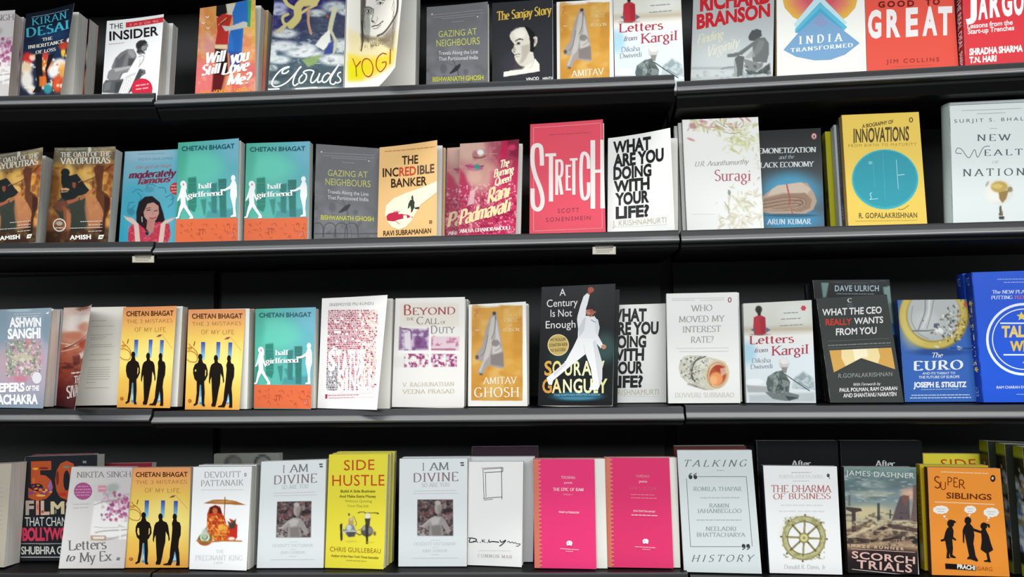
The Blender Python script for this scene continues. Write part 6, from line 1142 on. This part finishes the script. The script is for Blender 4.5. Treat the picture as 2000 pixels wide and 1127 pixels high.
@design(1600, 840, 3.9275, 14, 20)
def siblings(D):
    D.bg('F0953A'); k = '2A1A10'; b = '7A3410'
    D.DASH('F6D8B4', 7, 935, 322, 1300, 334); D.T('S', 882, 436, 932, 440, 84, b, 'h'); D.T('U', 930, 448, 972, 452, 58, b, 'h'); D.T('P', 985, 420, 1020, 424, 62, b, 'h'); D.T('E', 1030, 428, 1065, 432, 66, b, 'h'); D.T('R', 1072, 440, 1122, 446, 64, b, 'h'); D.T('SIBLINGS', 976, 515, 1322, 528, 42, '6A3010', 'b'); D.L('F6D8B4', 6, 885, 542, 1345, 562); D.E('3A2418', 1332, 368, 20, 26); D.E('D8C4B0', 1330, 366, 9, 11)
    for x, y, rx, ry in ((932, 602, 55, 30), (1158, 600, 42, 28), (1318, 622, 54, 34)):
        for q in np.arange(0, 6.28, .7): D.E('F4F0E8', x + rx * .7 * math.cos(q), y + ry * .6 * math.sin(q), rx * .42, ry * .5)
        D.E('F4F0E8', x, y, rx * .85, ry * .8); D.DASH('8AA0B8', 5, x - rx * .6, y - 4, x + rx * .6, y - 2, x - rx * .4, y + 14, x + rx * .4, y + 16)
    for x, y, r in ((960, 652, 10), (975, 672, 6), (1152, 640, 9), (1150, 656, 5), (1298, 664, 10), (1290, 682, 6)): D.E('F4F0E8', x, y, r, r * .8)
    k = '1E1A18'
    D.E(k, 1008, 706, 27, 30); D.P(k, 1000, 685, 1030, 680, 1050, 694, 1046, 702, 1010, 704); D.P(k, 996, 730, 1018, 730, 1030, 760, 1028, 810, 1052, 830, 1046, 840, 1020, 826, 1026, 900, 1022, 950, 1050, 970, 1042, 978, 1005, 970, 1000, 930, 996, 965, 1006, 978, 975, 978, 980, 920, 966, 840, 940, 846, 928, 840, 936, 830, 955, 825, 968, 770, 980, 745)
    D.E(k, 1140, 684, 26, 30); D.P(k, 1128, 708, 1156, 706, 1180, 735, 1190, 800, 1182, 860, 1200, 960, 1220, 996, 1210, 1004, 1160, 985, 1134, 985, 1138, 972, 1150, 960, 1130, 860, 1114, 780, 1112, 860, 1102, 850, 1100, 760, 1110, 730)
    D.E(k, 1262, 726, 26, 28); D.P(k, 1278, 706, 1304, 712, 1310, 736, 1298, 740, 1290, 722); D.P(k, 1248, 750, 1276, 750, 1300, 800, 1316, 860, 1334, 912, 1300, 934, 1312, 990, 1318, 1010, 1262, 1004, 1266, 994, 1290, 990, 1282, 940, 1238, 908, 1246, 840, 1242, 782, 1180, 764, 1170, 750, 1180, 742, 1240, 764)
    D.P('1A1210', 966, 1018, 1200, 1034, 1204, 1076, 968, 1062); D.T('PRACHI', 1058, 1058, 1196, 1070, 32, 'F4EEE4', 'k'); D.T('GARG', 1212, 1072, 1328, 1078, 30, 'A8581A', 'r')

# ------------------------------------------------------------------ the books on the shelves
def sp_text(bgc, items, extra=None):
    """design on a spine seen on edge: items (text, x centre, y top, y bottom, height, colour) read downwards"""
    def fn(D):
        D.bg(bgc)
        if extra: extra(D)
        for s, x, ya, yb, h, c, st in items:
            V, F, n, q = [], [], 0, 0
            for ch in s:
                v, f, adv = glyph(st, ch)
                if len(v): V.append(v + [q, 0]); F += [tuple(i + n for i in g) for g in f]; n += len(v)
                q += adv
            V = np.vstack(V); t = V[:, 0] / q
            D._add(np.c_[x - h / 2 + V[:, 1] * h, ya + t * (yb - ya)], [f[::-1] for f in F], c); D.layer += 1
    return spine_design(fn)
# ---- lowest shelf (some of these designs are drawn from this row)
G4 = 'books on the lowest shelf'
book('book', 3, 0, [(139.6, 912), (258.5, 913), (242, 1106), (114, 1110.5)], 'ex_letters', 'grey paperback with lilac blossom tilted in front of the dark 50 films book', t=22, s=-1, spine='C9C4C4', fl=(0, 0),
     copies=[])
book('book', 3, 0, [(258.5, 914), (372.7, 913), (367, 1111.6), (244.6, 1109)], 'three_men', 'yellow paperback with three black male silhouettes on the lowest shelf', t=20, s=-1, spine='E0A050', group='yellow paperbacks with three men', fl=(0, 0))
book('book', 3, 0, [(49, 892), (190, 888), (187, 1096), (34.6, 1095.5)], 'films', 'black 50 films book with pink and orange lettering, half covered', t=28, s=-1, spine='24272C', fl=(0, 0))
book('book', 3, 0, [(63, 888.5), (184, 886), (181, 1082), (50, 1085)], None, 'dark red book barely showing above the black 50 films book', t=18, s=109, spine='7E2632', fl=(0, 0))
book('book', 3, 0, [(172, 906), (297, 904), (287, 1095), (152, 1098)], None, 'dark red book barely showing above the grey lilac blossom paperback', t=20, s=131, spine='8A2A38', fl=(0, 0))
book('open_book', 3, 0, [(-92, 911), (23, 905), (8, 1106), (-108, 1112)], None, 'paperback at the frame edge showing cream pages, beside the 50 films book', t=46, s=30, spine='B8B0A0', fl=(0, 0))
first_page([(-60, y, 8 - (y - 940) * .05, y - .5) for y in range(945, 1040, 9)], 1.1)
book('book', 3, 1, [(377.7, 912), (492, 911), (481.5, 1114), (369.6, 1111.6)], 'king', 'white paperback with a red seated figure under a parasol', t=22, s=-1, spine='E0E0DC', maxf=18,
     copies=[(0, 0, 'white paperback copy directly behind the one with the parasol figure')])
book('book', 3, 1, [(418, 886.6), (546, 885), (543, 1086), (414, 1088)], 'moon', 'grey book with two round dark shapes peeking over the white parasol paperback', t=20, s=118, spine='55554F', fl=(0, 0))
book('book', 3, 1, [(780, 896), (913, 895), (911.5, 1105), (777.7, 1106.5)], 'divine', 'white book with stone statue photo, next to the unfinished ink sketch cover', t=18, s=-1, spine='D8DCDE', group='white books with the statue photo', fl=(0, 0),
     copies=[(2, 0, 'white book directly behind the statue book that is next to the ink sketch cover')])
book('book', 3, 1, [(510, 901.6), (637, 897.5), (631.5, 1108.5), (501, 1109.5)], 'divine', 'white book with stone statue photo, beside the white parasol paperback', t=20, s=-1, spine='D8DCDE', group='white books with the statue photo', fl=(0, 0))
book('book', 3, 1, [(642.7, 887.8), (758, 886.6), (749, 1113), (634.6, 1109)], 'hustle', 'bright yellow paperback with motorcycle and sidecar, red title', t=17, s=-1, spine='D8CC30', maxf=12,
     copies=[(2, 0, 'yellow paperback just behind the motorcycle and sidecar cover'), (5, 0, 'rearmost yellow paperback behind the motorcycle and sidecar cover')])
book('book', 3, 1, [(915, 901.6), (1022, 901.6), (1019, 1108), (912.7, 1103.5)], 'sketch', 'white paperback with an ink line sketch and a black signature', t=18, s=-1, spine='E4E4E0', maxf=18)
book('book', 3, 1, [(915, 892.5), (1044, 892), (1041, 1100), (913, 1101)], None, 'plain white book behind the ink sketch paperback', t=18, s=66, spine='DCE0E2', fl=(0, 0))
book('book', 3, 1, [(921.6, 872.6), (1051, 871.4), (1050, 1086), (919, 1087)], None, 'dark purple book peeking over the white ink sketch paperback', t=20, s=120, spine='3A2A34', fl=(0, 0))
book('book', 3, 1, [(1041, 896.5), (1161, 896.5), (1165, 1117), (1043.7, 1109.5)], 'pink_ram', 'pink hardback with salmon zigzag edge, beside the ink sketch cover', t=26, s=-1, spine='D88068', maxf=26, gloss=False, page=134, group='pink zigzag hardbacks')
book('book', 3, 1, [(1180, 894), (1307, 894), (1315.7, 1113), (1185, 1108)], 'pink_sur', 'pink hardback with salmon zigzag edge, beside the grey quotation mark book', t=26, s=-1, spine='D88068', maxf=16, gloss=False, group='pink zigzag hardbacks', page=134)
book('book', 3, 2, [(1322, 879.5), (1468, 879), (1487.5, 1115), (1335.6, 1117)], 'talking', 'tall grey-blue book with big quotation marks and a square frame', t=24, s=-1, spine='6A2A30', hard=False, fl=(0, 0), gloss=False)
book('book', 3, 2, [(1315, 871.5), (1457, 870.5), (1472, 1095), (1326, 1098)], None, 'maroon hardback with pale top edge behind the grey quotation mark book', t=26, s=92, spine='5A2A2A', hard=True, fl=(0, 0), back='8AA098')
book('book', 3, 2, [(1477, 861), (1636, 860.5), (1646, 1098), (1489, 1098)], 'after', 'black book behind the white ship wheel paperback', t=30, s=105, spine='141517', fl=(0, 0), group='tall black books on the lowest shelf', gloss=False)
book('book', 3, 2, [(1641, 860.5), (1800, 860.5), (1812, 1098), (1652, 1098)], 'after', 'black book behind the ruined city paperback', t=30, s=112, spine='141517', fl=(0, 0), group='tall black books on the lowest shelf', gloss=False)
book('book', 3, 2, [(1490, 909.5), (1634.5, 911), (1645.4, 1122.5), (1503, 1119)], 'dharma', 'white paperback with a brass ship wheel and dull red title', t=22, s=-1, spine='2A2A48', fl=(0, 0))
book('book', 3, 2, [(1648, 912), (1789, 912.5), (1793.5, 1124.5), (1657, 1119)], 'scorch', 'paperback showing a ruined desert city, pink title at the bottom', t=24, s=-1, spine='3A3432', maxf=10)
book('book', 3, 2, [(1802, 886), (1935, 887), (1947, 1100), (1813, 1096)], 'hustle', 'yellow paperback peeking over the orange silhouette paperback', t=20, s=127, spine='D8CC30', fl=(0, 0))
book('book', 3, 2, [(1796, 907.5), (1930, 909), (1942, 1113), (1806, 1109)], None, 'yellow spined paperback between the ruined city and orange silhouette books', t=20, s=61, spine='D6B81E', fl=(0, 0),
     sd=sp_text('D6B81E', [('SIDE HUSTLE', 50, 10, 60, 44, '8A6A14', 'b')], lambda D: [D.blob(c, 50, y, 40, 6, .8) for c, y in (('F0E8C0', 76), ('B88A20', 70), ('F0E8D0', 86))]))
book('book', 3, 2, [(1811, 912.6), (1953.4, 915), (1972, 1125.2), (1820, 1121)], 'siblings', 'orange paperback with three black children silhouettes and speech clouds', t=16, s=36, spine='5A3218', maxf=4)
def comic(D):
    D.vg((0, '8A9418'), (.085, 'A2AA20'), (.1, '24261E'), (.9, '1E2018'), (.915, '98A020'), (1, '8A9420')); R = random.Random(4)
    for i in range(70):
        D.blob(R.choice(['A8B8CC', '6A80A0', '9A5A50', 'D0D8E0', '4A70A8', '7A7A5A', '2A2C28']), R.uniform(0, 100), R.uniform(24, 80), R.uniform(16, 44), R.uniform(1.4, 3.4), .95, .6)
    for i in range(9): D.L('A8A878', 3, 44 + (i % 3) * 8, 18 + i * 5, 58 + (i % 3) * 8, 19 + i * 5)
book('comic_book', 3, 2, [(1997, 873), (2150, 879), (2178, 1140), (2016, 1128)], None, 'dark comic volume with yellow-green spine ends, nearest of three at the frame edge', t=36, s=14, a=3, spine='24261E', sd=spine_design(comic), fl=(0, 0),
     copies=[(-13, 0, 'dark comic volume with yellow-green spine ends, second of three at the frame edge'), (-26, 0, 'dark comic volume with yellow-green spine ends, rearmost of three at the frame edge')], group='dark comic volumes', cat='comic book')

# ---- third shelf
book('book', 2, 1, [(915.4, 595), (1027, 589), (1030, 791), (914, 791)], 'ghosh', 'golden paperback with a hanging white cloth, beside the black cricketer book', t=22, s=36, spine='EEEDE6', maxf=20, group='golden paperbacks with the hanging cloth',
     copies=[(1, 0, 'golden paperback copy directly behind the one beside the black cricketer book')])
book('book', 2, 2, [(1451.5, 592.8), (1585, 586), (1594, 789.6), (1458, 787)], 'kargil', 'pale paperback with crouching soldier and red seated woman, third shelf', t=20, s=48, spine='D8DEDE', maxf=16, group='pale soldier paperbacks')
book('book', 2, 0, [(-18, 605), (100.6, 601), (84, 796), (-34, 798)], 'sanghi', 'blue-grey paperback with white title at the frame edge, third shelf', t=24, s=16, spine='8496A4', maxf=20, page=127,
     copies=[(2, 0, 'blue-grey paperback directly behind the one with the white title, third shelf')])
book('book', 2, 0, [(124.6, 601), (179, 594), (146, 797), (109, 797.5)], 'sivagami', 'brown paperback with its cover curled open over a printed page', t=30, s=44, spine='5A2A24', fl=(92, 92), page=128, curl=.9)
first_page([(740, 240, 870, 236), (740, 285, 930, 280), (740, 355, 920, 350), (738, 375, 870, 370), (738, 390, 840, 386), (736, 435, 910, 432), (734, 452, 930, 448), (730, 515, 910, 511), (728, 560, 905, 555), (722, 620, 900, 616), (720, 640, 895, 636), (716, 658, 900, 655), (714, 676, 890, 673), (712, 694, 898, 691), (706, 716, 890, 713), (700, 742, 780, 740), (690, 785, 890, 782)], 5, 0, 570, 4.174, 'B4B2A8')
book('book', 2, 0, [(240.8, 600), (345, 597.5), (331.8, 798.5), (228, 799)], 'three_men', 'yellow paperback with three men beside the printed page, third shelf', t=22, s=18, spine='E0A050', maxf=30, page=119, group='yellow paperbacks with three men')
book('book', 2, 1, [(368, 604.7), (480, 603.5), (467, 803), (361, 803.6)], 'three_men', 'yellow paperback with three men beside the teal couple book, third shelf', t=22, s=14, spine='E0A050', maxf=30, page=122, group='yellow paperbacks with three men',
     copies=[(0, 0, 'yellow paperback directly behind the three men cover that is beside the teal couple book')])
book('book', 2, 1, [(629, 582.8), (757, 576), (736.6, 796), (620, 797)], 'status', 'white paperback with a pink wall of tiny words, cover lifting open', t=20, s=24, spine='EEECE8', maxf=45, page=139, gloss=False)
book('book', 2, 1, [(772.5, 582.8), (908, 580), (906.7, 792.4), (765, 796)], 'beyond', 'cream book with purple photographs beside the golden cloth paperback', t=26, s=30, spine='E8E6E0', maxf=6, gloss=False,
     copies=[(1, 0, 'cream book directly behind the one with purple photographs')])
book('book', 2, 1, [(1058, 560.6), (1202, 554), (1196, 788), (1050.5, 788)], 'century', 'black book with a jumping cricketer in white', t=22, s=38, spine='17181A', maxf=6,
     copies=[(10, 0, 'black book directly behind the jumping cricketer cover')])
book('book', 2, 2, [(1301.5, 573.5), (1440.7, 571.4), (1446, 789), (1305.5, 788.5)], 'interest', 'pale grey book showing a rolled banknote bundle', t=24, s=42, spine='E4E2DE', maxf=10,
     copies=[(7, 0, 'pale grey book directly behind the rolled banknote cover')])
book('book', 2, 2, [(1594, 583), (1732, 575), (1765, 784), (1622, 787)], 'ceo', 'dark grey book with a gold pointed band, leaning sideways', t=24, s=40, spine='202222', fl=(0, 0), gloss=False)
book('book', 2, 2, [(1587, 547), (1737, 546), (1762, 784), (1612, 786)], 'victory', 'black book with green edge stripes behind the dark gold band book', t=24, s=74, spine='121314', fl=(0, 0))
book('book', 2, 2, [(1574, 556), (1700, 553), (1722, 784), (1594, 786)], None, 'black book hidden behind the dark gold band book, touching the soldier paperback', t=20, s=112, spine='1A1B20', fl=(0, 0))
book('book', 2, 2, [(1752.5, 586), (1888.6, 584.6), (1910, 785), (1767.6, 785.5)], 'euro', 'blue paperback with a crumbling coin', t=24, s=48, spine='1E3468', fl=(0, 0))
book('book', 2, 2, [(1897, 532), (2042, 527.5), (2066, 784), (1919, 785.5)], 'talent', 'bright blue hardback with a white ring and yellow title', t=30, s=28, spine='1B3EA4', hard=True, fl=(0, 0), rnd=.002,
     sd=sp_text('1B3EA4', [('TALENT WINS', 52, 27, 72, 46, 'E8D8A8', 'b'), ('*', 52, 22, 26, 60, 'E8D060', 'b'), ('*', 52, 73, 77, 60, 'E8D060', 'b'), ('RAM', 55, 3, 10, 40, '8AA4E0', 'b'), ('HBR', 52, 88, 96, 40, '8AA4E0', 'b')]),
     copies=[(-3, 0, 'bright blue hardback directly behind the one with the white ring')])

# ---- second shelf
book('book', 1, 0, [(106.6, 288.7), (226, 286), (211, 471), (88.6, 473)], 'oath', 'brown fantasy paperback with archer, beside the sky blue paperback', t=30, s=45, spine='5A4030', maxf=30, page=126, group='brown archer paperbacks')
book('book', 1, 0, [(-30, 304), (84, 287.5), (69.5, 473), (-48, 478)], 'oath', 'brown fantasy paperback with archer, cut by the frame edge', t=30, s=45, spine='5A4030', maxf=45, page=128, group='brown archer paperbacks')
book('book', 1, 0, [(244, 296), (352, 291), (343, 472), (232, 473)], 'famous', 'sky blue paperback with a smiling woman holding out both palms', t=18, s=62, spine='6FB6CC', maxf=10)
book('book', 1, 1, [(481, 280), (605.4, 276), (599.5, 469), (476, 471.5)], 'half_gf', 'teal and orange paperback with white couple, beside the dark grey bird book', t=20, s=45, spine='4FA89A', maxf=25, group='teal and orange couple paperbacks')
book('book', 1, 1, [(348, 278.7), (466.5, 270), (464, 470), (342, 474)], 'half_gf', 'teal and orange paperback with white couple, beside the sky blue paperback', t=22, s=36, spine='4FA89A', maxf=30, group='teal and orange couple paperbacks')
book('book', 2, 1, [(499, 603.5), (616.7, 600), (607, 800), (495.7, 800.5)], 'half_gf', 'teal and orange paperback with white couple, on the third shelf', t=22, s=18, spine='4FA89A', maxf=25, group='teal and orange couple paperbacks')
book('book', 1, 1, [(617.4, 281), (742, 290), (738, 466), (612.6, 468)], 'gazing', 'dark grey paperback with a perched bird and yellow title, second shelf', t=20, s=54, spine='55565A', fl=(0, 0), group='dark grey bird paperbacks')
book('book', 1, 1, [(741.5, 288), (854, 273.5), (853, 463), (737, 465)], 'banker', 'light orange paperback with a falling man in a spotlight', t=20, s=36, spine='E0B070', maxf=45, page=124, gloss=False,
     copies=[(3, 0, 'light orange paperback directly behind the falling man cover')])
book('book', 1, 1, [(898.5, 280.7), (1014, 272), (1007, 457), (892.5, 458)], 'rani', 'pink paperback with a veiled face and golden script title', t=20, s=36, spine='A02048', maxf=35, page=122)
book('book', 1, 1, [(873, 289), (1018, 280), (1012, 457), (868.5, 463)], 'rani', 'pink paperback in loose wrap behind the golden script cover', t=22, s=64, spine='8A2040', fl=(0, 0))
book('book', 1, 1, [(1035.6, 242.8), (1177.5, 233), (1183, 452), (1034, 456)], 'stretch', 'red book with tall stretched white title letters', t=22, s=40, spine='D8C8CC', maxf=15)
book('book', 1, 1, [(1187.7, 270), (1309, 249.5), (1318, 449), (1186.5, 451)], 'whatlife', 'white paperback with big black question title, second shelf', t=20, s=40, spine='E4E4E0', maxf=70, group='white question title paperbacks', gloss=True, page=132)
book('book', 2, 1, [(1178, 596.5), (1300, 592.7), (1301.5, 787.5), (1176, 790)], 'whatlife', 'white paperback with big black question title, partly behind the cricketer book', t=18, s=88, spine='E4E4E0', maxf=4, group='white question title paperbacks')
book('book', 1, 2, [(1332, 234), (1480.7, 228.5), (1492, 446.5), (1341.5, 449)], 'suragi', 'white book covered in pale blossom sprays with a pink title', t=22, s=40, spine='DCDCD6', maxf=4, gloss=False,
     copies=[(-6, 0, 'white book just behind the blossom spray cover'), (-12, 0, 'rearmost white book behind the blossom spray cover')])
book('book', 1, 2, [(1473, 256), (1603, 250), (1610.4, 442), (1484, 446)], 'demon', 'dark teal paperback with a folded banknote bundle', t=22, s=62, spine='20282C', fl=(0, 0))
book('book', 1, 2, [(1643.5, 224.8), (1794.5, 218.6), (1811, 436), (1656.6, 439.7)], 'innov', 'golden yellow book with a large teal circle', t=16, s=34, spine='C8A038', fl=(0, 0),
     copies=[])
navy = sp_text('2E2E4E', [('CORPORATE INNOVATIONS', 50, 8, 62, 44, '8A8AA0', 'b'), ('WIT', 50, 78, 92, 44, 'A8A8B8', 'b')])
book('book', 1, 2, [(1638, 230), (1788, 224), (1802, 437), (1651, 441)], None, 'navy book directly behind the golden yellow teal circle book', t=20, s=53, spine='2E2E4E', sd=navy, fl=(0, 0))
book('book', 1, 2, [(1628, 244), (1770, 239), (1784, 438), (1640, 441.5)], None, 'white spined book behind the navy one near the golden teal circle book', t=24, s=76, spine='D8DCE2', fl=(0, 0))
book('book', 1, 2, [(1611, 257), (1745, 253), (1758, 440), (1622, 442.5)], None, 'lemon yellow spined book behind the golden teal circle book, farthest back', t=24, s=103, spine='C8C41A', fl=(0, 0),
     sd=spine_design(lambda D: (D.bg('C6C218'), D.blob('6A4A2A', 50, 62, 26, 5, .9), D.blob('8A5A2A', 55, 72, 24, 4, .9))))
book('book', 1, 2, [(1853, 200.5), (2016, 192.7), (2034, 427.5), (1859.5, 434.6)], 'wealth', 'pale grey-green hardback with a golden globe trophy', t=34, s=36, spine='B4C0BC', hard=True, fl=(0, 0), rnd=.006)

# ---- top shelf
book('book', 0, 0, [(-88, 26), (29.6, 19.5), (16, 189), (-104, 193)], 'ex_letters', 'grey paperback with lilac blossom on the top shelf, cut by the frame edge', t=30, s=45, spine='C9C4C4', maxf=25, page=124,
     copies=[(3, 0, 'grey paperback directly behind the lilac blossom cover on the top shelf')])
book('book', 0, 0, [(51, 27), (145, 6), (118, 185), (38, 187)], 'inherit', 'dark blue paperback with turquoise author lettering and city lights', t=34, s=45, spine='B03A30', maxf=75, page=112,
     copies=[(2, 1, 'dark blue paperback directly behind the city lights cover')])
book('book', 0, 0, [(209, 41), (320, 27.5), (308, 184), (199, 182)], 'insider', 'white paperback with a grey crouching figure and red circle', t=22, s=45, spine='C8CCCC', maxf=45, page=120,
     copies=[(8, 0, 'white paperback directly behind the crouching figure cover')])
book('book', 0, 1, [(390.6, 16), (499, -4), (499, 175.5), (381, 181)], 'will_you', 'orange and pink paperback with a couple and white script title', t=24, s=45, spine='C0383A', maxf=60, page=128,
     copies=[(6, 0, 'orange and pink paperback directly behind the couple cover')])
book('book', 0, 1, [(536, -6), (676, -16), (670, 170), (523, 175.5)], 'clouds', 'blue-grey paperback with painted clouds and white script title', t=22, s=48, spine='4A5A6A', fl=(0, 0))
book('book', 0, 1, [(679, -46), (790.5, -60), (772, 131), (672.6, 168.5)], 'yogi', 'white and yellow paperback with a drawn face, cover curling outwards', t=36, s=64, spine='E8E8E0', fl=(85, 105), page=143, lift_r=True, curl=.9)
book('book', 0, 1, [(833.5, 14), (953, 3), (953, 160), (832.5, 165)], 'gazing', 'dark grey paperback with a perched bird and yellow title, top shelf', t=20, s=45, spine='55565A', maxf=14, group='dark grey bird paperbacks')
book('book', 0, 1, [(961.5, 6), (1079, -3), (1079.5, 157), (961, 160.5)], 'sanjay', 'black paperback with a pale portrait and golden title', t=18, s=45, spine='26272A', maxf=14,
     copies=[(6, 0, 'black paperback directly behind the pale portrait cover')])
book('book', 0, 1, [(1087, 4), (1197, -3), (1199, 150), (1088, 154)], 'ghosh', 'golden paperback with a hanging white cloth, on the top shelf', t=20, s=50, spine='EEEDE6', maxf=14, group='golden paperbacks with the hanging cloth')
book('book', 0, 1, [(1197.5, -20), (1329, -28), (1336, 146), (1201, 151)], 'kargil', 'pale paperback with crouching soldier and red seated woman, top shelf', t=20, s=42, spine='D8DEDE', maxf=14, group='pale soldier paperbacks')
book('book', 0, 2, [(1355, -40), (1513, -48), (1509.5, 146), (1348.6, 156)], 'branson', 'silver-grey book with red capitals and a seated man', t=20, s=45, spine='7A1420', fl=(0, 0))
book('book', 0, 2, [(1516, -46), (1687, -56), (1692.5, 137.8), (1517, 146)], 'india', 'cream book with a blue diamond and red-yellow arcs', t=20, s=45, spine='B89A70', fl=(0, 0), gloss=False)
book('book', 0, 2, [(1687.5, -54), (1858.5, -64), (1872, 127), (1693, 136.6)], 'great', 'coral red book with large white block capitals', t=22, s=45, spine='A83028', fl=(0, 0))
book('book', 0, 2, [(1877.5, -60), (2050, -71), (2062, 117), (1885.5, 125.5)], 'jargon', 'crimson book with bulky white capitals at the frame edge', t=34, s=38, spine='A8202E', maxf=4,
     sd=sp_text('A8202E', [('THE REAL DEAL', 50, 22, 68, 46, 'F0E0E0', 'b'), ('SHARMA NAIR', 50, 70, 95, 40, 'F0E0E0', 'b')]))
